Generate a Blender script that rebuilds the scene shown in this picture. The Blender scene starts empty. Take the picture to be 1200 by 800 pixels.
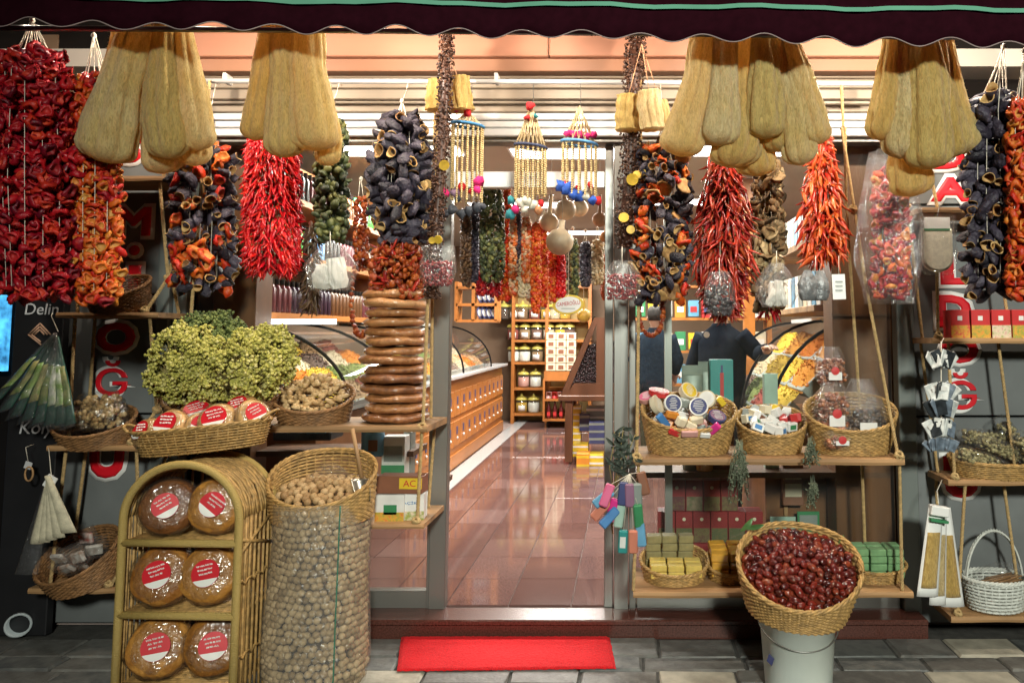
import bpy, math, random
from mathutils import Vector, Matrix, Euler, noise
random.seed(7)
rnd = random.random
def U(a, b): return a + (b - a) * random.random()
RAD = math.radians
PI = math.pi
sc = bpy.context.scene
COL = sc.collection

# ------------------------------------------------------------------ camera
FPX, CX, HOR, TILT, H = 900.0, 735.0, 390.0, RAD(4.5), 1.53
CY = HOR - FPX * math.tan(TILT)
cd = bpy.data.cameras.new('camera'); cam = bpy.data.objects.new('camera', cd); COL.objects.link(cam)
cam.location = (0, 0, H); cam.rotation_euler = (RAD(90) + TILT, 0, 0)
cd.sensor_fit = 'HORIZONTAL'; cd.sensor_width = 36; cd.lens = FPX / 1200 * 36
cd.shift_x = (600 - CX) / 1200; cd.shift_y = (CY - 400) / 1200
cd.clip_start = .05; cd.clip_end = 200
sc.camera = cam

# ------------------------------------------------------------------ world: night sky
w = bpy.data.worlds.new('World'); sc.world = w; w.use_nodes = True
wn = w.node_tree.nodes; wl = w.node_tree.links
sky = wn.new('ShaderNodeTexSky'); sky.sky_type = 'NISHITA'; sky.sun_disc = False
sky.sun_elevation = RAD(-4); sky.sun_rotation = RAD(160)
bgn = wn['Background']; bgn.inputs[1].default_value = 0.12
wl.new(sky.outputs[0], bgn.inputs[0])

# ------------------------------------------------------------------ lamps of the place
def lamp(name, kind, loc, energy, col, size=.1, aim=None, spot=None, size_y=None, blend=.5):
    l = bpy.data.lights.new(name, kind); l.energy = energy; l.color = col
    if kind == 'AREA':
        l.size = size
        if size_y: l.shape = 'RECTANGLE'; l.size_y = size_y
    else: l.shadow_soft_size = size
    if spot: l.spot_size = RAD(spot); l.spot_blend = blend
    o = bpy.data.objects.new(name, l); COL.objects.link(o); o.location = loc
    if aim: o.rotation_euler = (Vector(aim) - Vector(loc)).to_track_quat('-Z', 'Y').to_euler()
    return o
# the street lamp across the lane (behind the camera) and the lamps under the awning
lamp('street_lamp_light', 'SPOT', (1.3, -4.6, 4.15), 2900, (.97, 1.0, .88), .40, (.35, 4, 1.0), 56, blend=.85)
AWN_X = (-2.75, -1.95, -1.15, -.35, .45, 1.2, 1.75)
AWN_E = (20, 36, 42, 40, 40, 40, 46)
for ax, ae in zip(AWN_X, AWN_E):
    lamp('awning_lamp_light', 'POINT', (ax, 3.40, 2.96), ae, (1.0, .86, .70), .03)
for lx, ly, e in ((-1.9, 6.0, 92), (-.35, 6.1, 92), (1.1, 6.0, 80), (-1.2, 8.6, 115), (.5, 8.4, 95), (-.9, 11.0, 150)):
    lamp('ceiling_panel_light', 'AREA', (lx, ly, 2.93), e, (1.0, .95, .87), 1.1, (lx, ly, 0), size_y=.3)

sc.view_settings.view_transform = 'Standard'; sc.view_settings.look = 'None'
sc.view_settings.exposure = 0.0; sc.view_settings.gamma = 1.0
sc.view_settings.use_curve_mapping = False
cy = sc.cycles
cy.use_denoising = True
try: cy.denoiser = 'OPENIMAGEDENOISE'
except Exception: pass
cy.max_bounces = 6; cy.diffuse_bounces = 3; cy.glossy_bounces = 3; cy.transmission_bounces = 4
cy.transparent_max_bounces = 14; cy.sample_clamp_indirect = 4.0; cy.caustics_reflective = False; cy.caustics_refractive = False

# ------------------------------------------------------------------ pixel -> place (distance always given by what the thing touches)
_c, _s = math.cos(TILT), math.sin(TILT)
def P(px, py, d):
    u = (px - CX) / FPX; v = -(py - CY) / FPX
    k = d / (_c - v * _s)
    return Vector((u * k, d, H + (_s + v * _c) * k))
def M_PX(py, d):
    v = -(py - CY) / FPX
    return d / (_c - v * _s) / FPX
def X(px, d, py=400): return P(px, py, d).x
def Z(py, d): return P(CX, py, d).z

# ------------------------------------------------------------------ materials
MATS = {}
def _new(name):
    m = bpy.data.materials.new(name); m.use_nodes = True
    return m, m.node_tree.nodes, m.node_tree.links, m.node_tree.nodes['Principled BSDF']
def _ramp(nodes, stops):
    r = nodes.new('ShaderNodeValToRGB'); e = r.color_ramp.elements
    while len(e) < len(stops): e.new(.5)
    for i, c in enumerate(stops):
        if len(c) == 4: p, col = c[0], c[1:]
        else: p, col = i / max(1, len(stops) - 1), c
        e[i].position = p; e[i].color = (*col, 1)
    return r
def mat(name, col, rough=.6, metal=0., var=.25, vs=6., bump=.0, bs=40., spec=.5, trans=0., sss=0., emit=0., stops=None, noisy=.3, coat=0., stretch=None, sheen=0., transl=0., detail=4):
    """Principled with noise colour variation; stops = palette picked per object / per piece."""
    if name in MATS: return MATS[name]
    m, n, l, b = _new(name)
    tc = n.new('ShaderNodeTexCoord'); src = tc.outputs['Object']
    if stretch:
        mp = n.new('ShaderNodeMapping'); mp.inputs['Scale'].default_value = stretch
        l.new(src, mp.inputs[0]); src = mp.outputs[0]
    nz = n.new('ShaderNodeTexNoise'); nz.inputs['Scale'].default_value = vs; nz.inputs['Detail'].default_value = detail
    l.new(src, nz.inputs['Vector'])
    if stops:
        oi = n.new('ShaderNodeObjectInfo'); at = n.new('ShaderNodeAttribute'); at.attribute_name = 'rnd'
        ad = n.new('ShaderNodeMath'); l.new(oi.outputs['Random'], ad.inputs[0]); l.new(at.outputs['Fac'], ad.inputs[1])
        fr = n.new('ShaderNodeMath'); fr.operation = 'FRACT'; l.new(ad.outputs[0], fr.inputs[0])
        ma = n.new('ShaderNodeMath'); ma.operation = 'MULTIPLY_ADD'; l.new(nz.outputs['Fac'], ma.inputs[0])
        ma.inputs[1].default_value = noisy * 2
        sb = n.new('ShaderNodeMath'); sb.operation = 'SUBTRACT'; l.new(fr.outputs[0], sb.inputs[0]); sb.inputs[1].default_value = noisy
        l.new(sb.outputs[0], ma.inputs[2])
        r = _ramp(n, stops); l.new(ma.outputs[0], r.inputs[0]); l.new(r.outputs[0], b.inputs['Base Color'])
        cs = r.outputs[0]
    else:
        lo = tuple(max(0, c * (1 - var)) for c in col); hi = tuple(min(1, c * (1 + var)) for c in col)
        r = _ramp(n, [(.28, *lo), (.72, *hi)]); l.new(nz.outputs['Fac'], r.inputs[0]); l.new(r.outputs[0], b.inputs['Base Color'])
        cs = r.outputs[0]
    b.inputs['Roughness'].default_value = rough; b.inputs['Metallic'].default_value = metal
    b.inputs['Specular IOR Level'].default_value = spec
    if coat: b.inputs['Coat Weight'].default_value = coat; b.inputs['Coat Roughness'].default_value = .12
    if sheen: b.inputs['Sheen Weight'].default_value = sheen
    if sss:
        b.inputs['Subsurface Weight'].default_value = sss; b.inputs['Subsurface Radius'].default_value = (.03, .015, .006); b.inputs['Subsurface Scale'].default_value = .3
    if emit:
        l.new(cs, b.inputs['Emission Color']); b.inputs['Emission Strength'].default_value = emit
    if bump:
        bn = n.new('ShaderNodeTexNoise'); bn.inputs['Scale'].default_value = bs; bn.inputs['Detail'].default_value = 3
        l.new(src, bn.inputs['Vector'])
        bp = n.new('ShaderNodeBump'); bp.inputs['Strength'].default_value = bump; bp.inputs['Distance'].default_value = .01
        l.new(bn.outputs['Fac'], bp.inputs['Height']); l.new(bp.outputs[0], b.inputs['Normal'])
    if transl:
        tr = n.new('ShaderNodeBsdfTranslucent'); l.new(cs, tr.inputs[0])
        mx = n.new('ShaderNodeMixShader'); mx.inputs[0].default_value = transl
        l.new(b.outputs[0], mx.inputs[1]); l.new(tr.outputs[0], mx.inputs[2]); l.new(mx.outputs[0], n['Material Output'].inputs[0])
    MATS[name] = m
    return m
def film(name, tint=(1, 1, 1), gloss=.12, rough=.07, bs=45., bump=.7, milky=.02, fmax=.3, base=.05):
    """thin wrinkled plastic film or glass: see-through with real reflections"""
    if name in MATS: return MATS[name]
    m, n, l, b = _new(name); n.remove(b)
    tr = n.new('ShaderNodeBsdfTransparent'); tr.inputs[0].default_value = (*tint, 1)
    gl = n.new('ShaderNodeBsdfGlossy'); gl.inputs['Roughness'].default_value = rough
    df = n.new('ShaderNodeBsdfDiffuse'); df.inputs[0].default_value = (*[min(1, t * .9) for t in tint], 1)
    lw = n.new('ShaderNodeLayerWeight'); lw.inputs[0].default_value = gloss
    if bump:
        tc = n.new('ShaderNodeTexCoord'); nz = n.new('ShaderNodeTexNoise'); nz.inputs['Scale'].default_value = bs; nz.inputs['Detail'].default_value = 2
        nz.inputs['Distortion'].default_value = 1.2
        l.new(tc.outputs['Object'], nz.inputs['Vector'])
        bp = n.new('ShaderNodeBump'); bp.inputs['Strength'].default_value = bump; bp.inputs['Distance'].default_value = .03
        l.new(nz.outputs['Fac'], bp.inputs['Height']); l.new(bp.outputs[0], gl.inputs['Normal']); l.new(bp.outputs[0], lw.inputs['Normal'])
    fm = n.new('ShaderNodeMath'); fm.operation = 'MULTIPLY_ADD'; l.new(lw.outputs['Fresnel'], fm.inputs[0]); fm.inputs[1].default_value = fmax; fm.inputs[2].default_value = base
    m1 = n.new('ShaderNodeMixShader'); l.new(fm.outputs[0], m1.inputs[0]); l.new(tr.outputs[0], m1.inputs[1]); l.new(gl.outputs[0], m1.inputs[2])
    m2 = n.new('ShaderNodeMixShader'); m2.inputs[0].default_value = milky; l.new(m1.outputs[0], m2.inputs[1]); l.new(df.outputs[0], m2.inputs[2])
    l.new(m2.outputs[0], n['Material Output'].inputs[0])
    MATS[name] = m
    return m

# ------------------------------------------------------------------ mesh builder
class MB:
    def __init__(s): s.v = []; s.f = []; s.m = []; s.r = []; s.cur = 0; s.cr = 0.
    def add(s, vs, fs, mi=None):
        o = len(s.v); s.v.extend(tuple(v) for v in vs)
        for i, f in enumerate(fs):
            s.f.append(tuple(k + o for k in f)); s.m.append(s.cur if mi is None else mi[i]); s.r.append(s.cr)
        return s
    def geo(s, g, M):
        s.add([M @ Vector(v) for v in g[0]], g[1], g[2] if len(g) > 2 and g[2] else None); return s
    def box(s, c, d, b=0., rot=None):
        x, y, z = d[0] / 2, d[1] / 2, d[2] / 2
        M = Matrix.Translation(c) @ (rot.to_4x4() if rot else Matrix())
        if b <= 0:
            vs = [(i * x, j * y, k * z) for i in (-1, 1) for j in (-1, 1) for k in (-1, 1)]
            fs = [(0, 1, 3, 2), (4, 6, 7, 5), (0, 4, 5, 1), (2, 3, 7, 6), (0, 2, 6, 4), (1, 5, 7, 3)]
        else:
            vs = []; idx = {}
            for i in (-1, 1):
                for j in (-1, 1):
                    for k in (-1, 1):
                        for a in range(3):
                            p = [i * (x - b), j * (y - b), k * (z - b)]; p[a] = (i * x, j * y, k * z)[a]
                            idx[(i, j, k, a)] = len(vs); vs.append(tuple(p))
            fs = []
            for a in range(3):
                o1, o2 = (a + 1) % 3, (a + 2) % 3
                for sg in (-1, 1):
                    q = []
                    for (p1, p2) in ((-1, -1), (1, -1), (1, 1), (-1, 1)):
                        k = [0, 0, 0]; k[a] = sg; k[o1] = p1; k[o2] = p2; q.append(idx[(*k, a)])
                    fs.append(tuple(q if sg > 0 else q[::-1]))
                for p1 in (-1, 1):
                    for p2 in (-1, 1):
                        q = []
                        for sg, ax in ((-1, o1), (1, o1), (1, o2), (-1, o2)):
                            k = [0, 0, 0]; k[a] = sg; k[o1] = p1; k[o2] = p2; q.append(idx[(*k, ax)])
                        fs.append(tuple(q if p1 * p2 > 0 else q[::-1]))
            for i in (-1, 1):
                for j in (-1, 1):
                    for k in (-1, 1):
                        q = [idx[(i, j, k, a)] for a in range(3)]
                        fs.append(tuple(q if i * j * k > 0 else q[::-1]))
        return s.add([M @ Vector(v) for v in vs], fs)
    def tube(s, path, r, n=6, closed=False, cap=True, flat=1.):
        path = [Vector(p) for p in path]; L = len(path)
        rr = [r(i / (L - 1)) for i in range(L)] if callable(r) else (list(r) if isinstance(r, (list, tuple)) else [r] * L)
        t0 = (path[1] - path[0]).normalized()
        up = Vector((0, 0, 1)) if abs(t0.z) < .9 else Vector((1, 0, 0))
        nn = (up - t0 * up.dot(t0)).normalized(); vs = []
        for i, p in enumerate(path):
            a = path[i - 1] if (i or closed) else p
            b = path[(i + 1) % L] if (i < L - 1 or closed) else p
            t = (b - a)
            t = t.normalized() if t.length > 1e-9 else t0
            nn = nn - t * nn.dot(t)
            nn = nn.normalized() if nn.length > 1e-6 else Vector((1, 0, 0))
            bb = t.cross(nn)
            for k in range(n):
                q = 2 * PI * k / n
                vs.append(p + (nn * math.cos(q) * flat + bb * math.sin(q)) * rr[i])
        fs = []
        for i in range(L if closed else L - 1):
            j = (i + 1) % L
            for k in range(n):
                k2 = (k + 1) % n
                fs.append((i * n + k, i * n + k2, j * n + k2, j * n + k))
        if cap and not closed: fs += [tuple(range(n))[::-1], tuple(range((L - 1) * n, L * n))]
        return s.add(vs, fs)
    def lathe(s, prof, n=12, M=None, mi=None, fn=None):
        M = M or Matrix(); vs = []; fs = []; mm = []
        for i, (r, z) in enumerate(prof):
            for k in range(n):
                q = 2 * PI * k / n
                p = Vector((r * math.cos(q), r * math.sin(q), z))
                if fn: p = fn(p, i, q)
                vs.append(M @ p)
        for i in range(len(prof) - 1):
            for k in range(n):
                k2 = (k + 1) % n
                fs.append((i * n + k, i * n + k2, (i + 1) * n + k2, (i + 1) * n + k)); mm.append(mi[i] if mi else s.cur)
        if prof[0][0] > 1e-6: fs.append(tuple(range(n))[::-1]); mm.append(mi[0] if mi else s.cur)
        if prof[-1][0] > 1e-6: fs.append(tuple(range((len(prof) - 1) * n, len(prof) * n))); mm.append(mi[-1] if mi else s.cur)
        return s.add(vs, fs, mm)
    def grid(s, fn, nu, nv, closed_u=False):
        vs = [fn(i / (nu if closed_u else nu - 1), j / (nv - 1)) for j in range(nv) for i in range(nu)]; fs = []
        for j in range(nv - 1):
            for i in range(nu if closed_u else nu - 1):
                i2 = (i + 1) % nu
                fs.append((j * nu + i, j * nu + i2, (j + 1) * nu + i2, (j + 1) * nu + i))
        return s.add(vs, fs)
    def prism(s, pts, axis_vec):
        n = len(pts); a = Vector(axis_vec); pts = [Vector(p) for p in pts]
        vs = pts + [p + a for p in pts]
        fs = [tuple(range(n))[::-1], tuple(range(n, 2 * n))] + [(i, (i + 1) % n, n + (i + 1) % n, n + i) for i in range(n)]
        return s.add(vs, fs)
    def data(s, name, mats, smooth=True):
        me = bpy.data.meshes.new(name); me.from_pydata(s.v, [], s.f)
        for m in (mats if isinstance(mats, (list, tuple)) else [mats]): me.materials.append(m)
        me.polygons.foreach_set('material_index', s.m)
        if any(s.r):
            a = me.attributes.new('rnd', 'FLOAT', 'FACE'); a.data.foreach_set('value', s.r)
        if smooth: me.polygons.foreach_set('use_smooth', [True] * len(s.f))
        me.update()
        return me
    def build(s, name, mats, parent=None, smooth=True, label=None, cat=None, group=None, kind=None):
        return put(s.data(name, mats, smooth), name, parent, label=label, cat=cat, group=group, kind=kind)

def wm(o):
    m = o.matrix_basis
    return wm(o.parent) @ o.matrix_parent_inverse @ m if o.parent else m
def tag(o, label=None, cat=None, group=None, kind=None):
    if label: o['label'] = label
    if cat: o['category'] = cat
    if group: o['group'] = group
    if kind: o['kind'] = kind
    return o
def put(me, name, parent=None, M=None, label=None, cat=None, group=None, kind=None):
    """link a mesh (world coordinates, or at matrix M) under its thing"""
    o = bpy.data.objects.new(name, me); COL.objects.link(o)
    if M is not None: o.matrix_basis = M
    if parent:
        o.parent = parent; o.matrix_parent_inverse = wm(parent).inverted()
    return tag(o, label, cat, group, kind)
def thing(name, label, cat, loc=(0, 0, 0), rot=(0, 0, 0), group=None, kind=None):
    o = bpy.data.objects.new(name, None); COL.objects.link(o); o.location = loc; o.rotation_euler = rot; o.empty_display_size = .05
    o.matrix_basis = Matrix.Translation(loc) @ Euler(rot).to_matrix().to_4x4()
    return tag(o, label, cat, group, kind)
def copy_tree(o, parent=None, M=None):
    c = o.copy(); COL.objects.link(c); c.parent = parent
    if M is not None: c.matrix_basis = M
    for ch in list(o.children):
        if ch is not c: copy_tree(ch, c)
    return c
def TRS(loc, rot=(0, 0, 0), s=1.):
    S = Matrix.Diagonal((*((s, s, s) if not hasattr(s, '__len__') else s), 1))
    return Matrix.Translation(loc) @ (rot if isinstance(rot, Matrix) else Euler(rot).to_matrix()).to_4x4() @ S
def RROT(): return Euler((U(0, 6.28), U(0, 6.28), U(0, 6.28))).to_matrix()
def text(body, size, loc, m, parent=None, name='lettering', extrude=.001, bold=0., rot=(PI / 2, 0, 0), shear=0., fit=None):
    """flat lettering as a mesh centred on loc; fit=(width, height) stretches it to that size"""
    c = bpy.data.curves.new(name, 'FONT'); c.body = body; c.size = size; c.extrude = extrude; c.bevel_depth = bold; c.bevel_resolution = 0
    c.shear = shear; c.resolution_u = 3
    t = bpy.data.objects.new('tmp', c); me = bpy.data.meshes.new_from_object(t); bpy.data.objects.remove(t)
    xs = [v.co.x for v in me.vertices]; yy = [v.co.y for v in me.vertices]
    mx, my = (min(xs) + max(xs)) / 2, (min(yy) + max(yy)) / 2
    kx, ky = (fit[0] / (max(xs) - min(xs)), fit[1] / (max(yy) - min(yy))) if fit else (1, 1)
    mz = max(abs(v.co.z) for v in me.vertices) or 1.
    for v in me.vertices: v.co.z *= extrude / mz
    for v in me.vertices: v.co.x = (v.co.x - mx) * kx; v.co.y = (v.co.y - my) * ky
    me.materials.clear(); me.materials.append(m)
    o = bpy.data.objects.new(name, me); COL.objects.link(o); o.matrix_basis = TRS(loc, rot)
    if parent: o.parent = parent; o.matrix_parent_inverse = wm(parent).inverted()
    return o
def helix(a, b, r, turns, ph, n=None):
    a, b = Vector(a), Vector(b); t = (b - a).normalized(); up = Vector((1, 0, 0)) if abs(t.x) < .8 else Vector((0, 0, 1))
    u = t.cross(up).normalized(); v = t.cross(u); n = n or max(6, int(turns * 7))
    return [a.lerp(b, i / n) + (u * math.cos(ph + 2 * PI * turns * i / n) + v * math.sin(ph + 2 * PI * turns * i / n)) * r for i in range(n + 1)]
def rope(mb, pts, r=.008, pitch=.05):
    for a, b in zip(pts[:-1], pts[1:]):
        L = (Vector(b) - Vector(a)).length; tu = L / pitch
        for k in (0, PI * 2 / 3, PI * 4 / 3): mb.tube(helix(a, b, r * .52, tu, k), r * .56, 5)
    return mb

# ------------------------------------------------------------------ shared materials
M_ALU = mat('brushed_aluminium', (.30, .30, .28), .38, .75, var=.1, vs=3, bump=.05, bs=200, stretch=(1, 1, .05))
M_ALUW = mat('pale_aluminium', (.70, .71, .70), .35, .3, var=.06, vs=4)
M_WOOD = mat('varnished_brown_wood', (.135, .055, .02), .38, var=.4, vs=7, stretch=(1, 1, .12), bump=.08, bs=30)
M_WOODD = mat('dark_brown_wood', (.10, .045, .02), .45, var=.4, vs=7, stretch=(1, 1, .12))
M_PLANK = mat('raw_plank_wood', (.33, .185, .08), .7, var=.55, vs=9, stretch=(.12, 1, 1), bump=.25, bs=60)
M_HONEY = mat('honey_oak', (.40, .145, .032), .38, var=.3, vs=6, stretch=(1, .12, .5), bump=.05, bs=30)
M_ROPE = mat('sisal_rope', (.50, .34, .15), .85, var=.3, vs=60, bump=.5, bs=400)
M_TWINE = mat('white_cotton_string', (.72, .66, .55), .9, var=.15, vs=50)
M_BLACK = mat('black_board', (.012, .012, .014), .5, var=.3, vs=3)
M_WHITE = mat('white_paint', (.78, .78, .76), .45, var=.05, vs=5)
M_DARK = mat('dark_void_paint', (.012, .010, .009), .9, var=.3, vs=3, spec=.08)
M_FILM = film('clear_plastic_film')
M_GLASS = film('shop_window_glass', (.95, .97, .96), .12, .015, bump=0, milky=.008, fmax=.9, base=.01)
M_BAG = film('hazy_bag_film', (1, 1, 1), .16, .13, 45, .6, .025, .3, .11)
M_CRINK = film('crinkled_cellophane', (1, .99, .96), .16, .15, 42, .45, .012, .3, .17)
# ================================================================== THE SETTING
F = 4.14          # distance of the shop front
ZS = .09          # height of the shop floor / step
# street: base sheet and stone slabs
M_GROUND = mat('mortar_and_grit', (.05, .048, .043), .9, var=.4, vs=20, bump=.4, bs=120)
g = MB(); g.box((-.5, -3, -.06), (40, 16, .1)); street = g.build('street', M_GROUND, smooth=False, kind='structure')
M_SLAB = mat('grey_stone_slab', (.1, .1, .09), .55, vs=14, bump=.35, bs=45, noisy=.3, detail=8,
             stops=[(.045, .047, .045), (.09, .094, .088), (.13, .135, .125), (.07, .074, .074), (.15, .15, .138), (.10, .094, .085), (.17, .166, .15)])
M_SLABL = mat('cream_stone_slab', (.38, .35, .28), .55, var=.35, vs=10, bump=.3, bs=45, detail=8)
ys = [3.998, 3.78, 3.63, 3.49, 3.33, 3.12, 2.92, 2.7, 2.45, 2.2]
for ri in range(len(ys) - 1):
    y1, y0 = ys[ri], ys[ri + 1]; x = -3.9 + U(0, .3)
    while x < 2.9:
        wd = U(.28, .52); a, b = x + .005, x + wd - .005
        j = lambda: U(-.006, .006)
        cxm = (a + b) / 2; z = .0 + U(-.003, .004)
        mb = MB(); e = .008
        top = [(a + e + j(), y0 + .012 + j(), z), (b - e + j(), y0 + .012 + j(), z), (b - e + j(), y1 - .012 + j(), z + U(-.002, .002)), (a + e + j(), y1 - .012 + j(), z)]
        mid = [(a, y0 + .004, z - .01), (b, y0 + .004, z - .01), (b, y1 - .004, z - .01), (a, y1 - .004, z - .01)]
        bot = [(p[0], p[1], -.03) for p in mid]
        vs = [(p[0] - cxm, p[1] - y0, p[2]) for p in top + mid + bot]
        mb.add(vs, [(0, 1, 2, 3)] + [(4 + i, 4 + (i + 1) % 4, (i + 1) % 4, i) for i in range(4)] + [(8 + i, 8 + (i + 1) % 4, 4 + (i + 1) % 4, 4 + i) for i in range(4)])
        pxc = cxm * FPX / ((y0 + y1) / 2) + CX
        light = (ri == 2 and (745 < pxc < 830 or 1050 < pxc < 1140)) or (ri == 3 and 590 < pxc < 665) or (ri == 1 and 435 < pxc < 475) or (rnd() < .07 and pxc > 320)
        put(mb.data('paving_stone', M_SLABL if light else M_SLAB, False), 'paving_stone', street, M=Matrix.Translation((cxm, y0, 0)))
        x += wd
# granite step and floor of the shop
M_GRAN = mat('red_granite', (.21, .085, .062), .16, var=.45, vs=140, spec=.5, detail=8)
M_GRAND = mat('dark_red_granite', (.085, .03, .022), .25, var=.45, vs=120, detail=8)
XL, XR = X(432, F), X(1066, F)
mb = MB(); mb.box(((XL + XR) / 2, 4.08, ZS - .055), (XR - XL, .16, .08)); mb.box(((XL + XR) / 2, 4.075, ZS - .012), (XR - XL, .18, .028), .006)
mb.build('doorstep', M_GRAND, smooth=False, kind='structure')
floor = MB().box((-.6, 8.55, ZS - .05), (7.2, 8.74, .08)).build('shop_floor', mat('pale_grout', (.30, .24, .22), .7, var=.2), smooth=False, kind='structure')
tile_me = {}
tw, tl = .333, .44
for i in range(-4, 8):
    for j in range(19):
        cxm = -1.63 + (i + .5) * tw; cym = 4.20 + (j + .5) * tl
        if cxm < -1.63 and j > 5: continue
        v = (i * 7 + j * 3) % 4
        if v not in tile_me:
            tile_me[v] = MB().box((0, 0, 0), (tw - .005, tl - .005, .02), .0015).data('floor_tile', mat('polished_red_tile', (.3, .12, .09), .075, vs=110, noisy=.5, detail=8,
                stops=[(.10, .052, .045), (.115, .06, .053), (.16, .097, .088), (.12, .064, .057), (.105, .054, .047)]), False)
        put(tile_me[v], 'floor_tile', floor, M=Matrix.Translation((cxm, cym, ZS - .008)) @ Euler((U(-.0012, .0012), U(-.0012, .0012), 0)).to_matrix().to_4x4())
M_STRIP = mat('pale_granite_strip', (.42, .43, .43), .2, var=.35, vs=90, detail=8)
put(MB().box((-1.72, 10.1, ZS + .002), (.18, 6.4, .012)).data('border_strip', M_STRIP, False), 'border_strip', floor)
# shop shell
M_WALLI = mat('brown_shop_wall', (.20, .13, .08), .7, var=.12, vs=4)
M_CEIL = mat('pale_ceiling_boards', (.46, .42, .37), .6, var=.06, vs=3)
MB().box((-.6, 8.6, 3.05), (7.4, 8.9, .1)).build('ceiling', M_CEIL, smooth=False, kind='structure')
MB().box((-.6, 13.05, 1.6), (7.4, .1, 3.2)).build('wall_back', M_WALLI, smooth=False, kind='structure')
MB().box((-3.25, 8.6, 1.6), (.1, 8.8, 3.2)).build('wall_left', M_WALLI, smooth=False, kind='structure')
MB().box((2.35, 8.6, 1.6), (.1, 8.8, 3.2)).build('wall_right', M_WALLI, smooth=False, kind='structure')
# LED ceiling panels inside the shop (they carry the ceiling_panel_light lamps)
M_LED = mat('lit_led_panel', (1, .97, .92), .5, var=0, emit=9.)
for k, (lx, ly, lab) in enumerate(((-1.9, 6.0, 'white LED panel lit above the bottle shelves, left of the doorway'), (-.35, 6.1, 'white LED panel lit in the ceiling just inside the doorway'),
        (1.1, 6.0, 'white LED panel lit above the curved spice counter'), (-1.2, 8.6, 'white LED panel over the drawer counter, halfway back'),
        (.5, 8.4, 'white LED panel halfway back on the right of the shop'), (-.9, 11.0, 'farthest white LED panel, near the shelves of jars'))):
    t = thing('ceiling_light', lab, 'ceiling light', (lx, ly, 3.0), group='LED panels in the shop ceiling')
    MB().box((lx, ly, 2.985), (1.2, .36, .03), .004).build('housing', M_ALUW, t, False)
    MB().box((lx, ly, 2.966), (1.14, .31, .008)).build('diffuser', M_LED, t, False)

# ---------------- shop front: header beam, shutter, posts, panels
M_BEAM = mat('peach_varnished_beam', (.34, .155, .095), .5, var=.22, vs=3, stretch=(.15, 1, 1))
zb0, zb1 = Z(66, 3.98), Z(15, 3.98)
fx0, fx1 = X(216, F), X(1062, F)
mb = MB()
for a, b in ((150, 640), (640, 1062)):
    mb.box(((X(a, 3.98) + X(b, 3.98)) / 2, 4.05, (zb0 + zb1) / 2), (X(b, 3.98) - X(a, 3.98) - .004, .14, zb1 - zb0), .006)
bt = thing('header_beam', 'pale varnished wooden beam under the awning above the shop front', 'beam', ((fx0 + fx1) / 2, 4.05, zb0))
mb.build('beam_board', M_BEAM, bt, False)
MB().box(((fx0 + fx1) / 2, 4.09, (Z(66, 4.02) + Z(81, 4.02)) / 2 - .01), (fx1 - fx0 + .3, .13, Z(66, 4.02) - Z(81, 4.02)), .004).build('soffit_board', mat('brown_soffit', (.26, .125, .07), .5, var=.15, vs=3, stretch=(.15, 1, 1)), bt, False)
sh = thing('roller_shutter', 'rolled-up ribbed metal shutter above the shop doorway', 'shutter', ((fx0 + fx1) / 2, F, Z(165, F)))
M_SHB = mat('beige_shutter_metal', (.27, .22, .165), .45, .2, var=.08, vs=3)
ribs = [(81, 92, 4.10, M_SHB), (92, 104, 4.12, M_SHB), (104, 117, 4.12, M_SHB), (117, 123, 4.14, M_SHB), (123, 132, 4.10, M_SHB), (132, 141, 4.08, M_ALUW), (141, 150, 4.09, M_ALUW), (150, 160, 4.08, M_ALUW)]
for (a, b, d, m) in ribs:
    za, zb = Z(a, d), Z(b, d)
    w0 = X(1000, d) if a > 200 else fx1
    MB().box(((fx0 + fx1) / 2, d + .05, (za + zb) / 2), (fx1 - fx0 - .01, .1, za - zb - .004), .006).build('slat', m, sh, False)
MB().box(((fx0 + fx1) / 2, 4.16, (Z(160, F) + Z(168, F)) / 2), (fx1 - fx0, .1, Z(160, F) - Z(168, F)), .002).build('bottom_rail', M_ALU, sh, False)
# hanging pipe along the front
zp = Z(96, 3.9)
pt = thing('hanging_rail', 'long thin metal pipe with hooks running across the shop front', 'rail', (0, 3.9, zp))
MB().tube([(X(225, 3.9), 3.9, zp + .004), (X(640, 3.9), 3.9, zp), (X(1060, 3.9), 3.9, zp - .012)], .0135, 10).build('pipe', M_ALUW, pt)
for px in (250, 577, 905, 1045):
    MB().box((X(px, 3.92), 3.95, zp + .03), (.02, .07, .05), .003).build('bracket', M_ALUW, pt, False)
# door frame and windows
fr = thing('door_frame', 'grey aluminium frame of the open shop doorway', 'door frame', (X(620, F), F, ZS))
def post(px, wpx, d, z0, z1, th=.07, name='post', m=M_ALU, par=fr, w_=None):
    wd = w_ or wpx * M_PX(500, d)
    return MB().box((X(px, d), d + th / 2, (z0 + z1) / 2), (wd, th, z1 - z0), .003).build(name, m, par, False)
zt = Z(200, F)
post(517, 19, F, ZS, Z(168, F))
post(507.5, 5, F + .012, ZS, Z(168, F))
post(728, 17, F, ZS, Z(168, F)); post(741, 8, F + .012, ZS, Z(168, F)); post(713.5, 10, F + .03, ZS, Z(168, F))
MB().box(((X(527, F) + X(708, F)) / 2, F + .05, (Z(200, F) + Z(219, F)) / 2), (X(708, F) - X(527, F) - .002, .06, Z(200, F) - Z(219, F)), .004).build('door_header', M_ALUW, fr, False)
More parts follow.
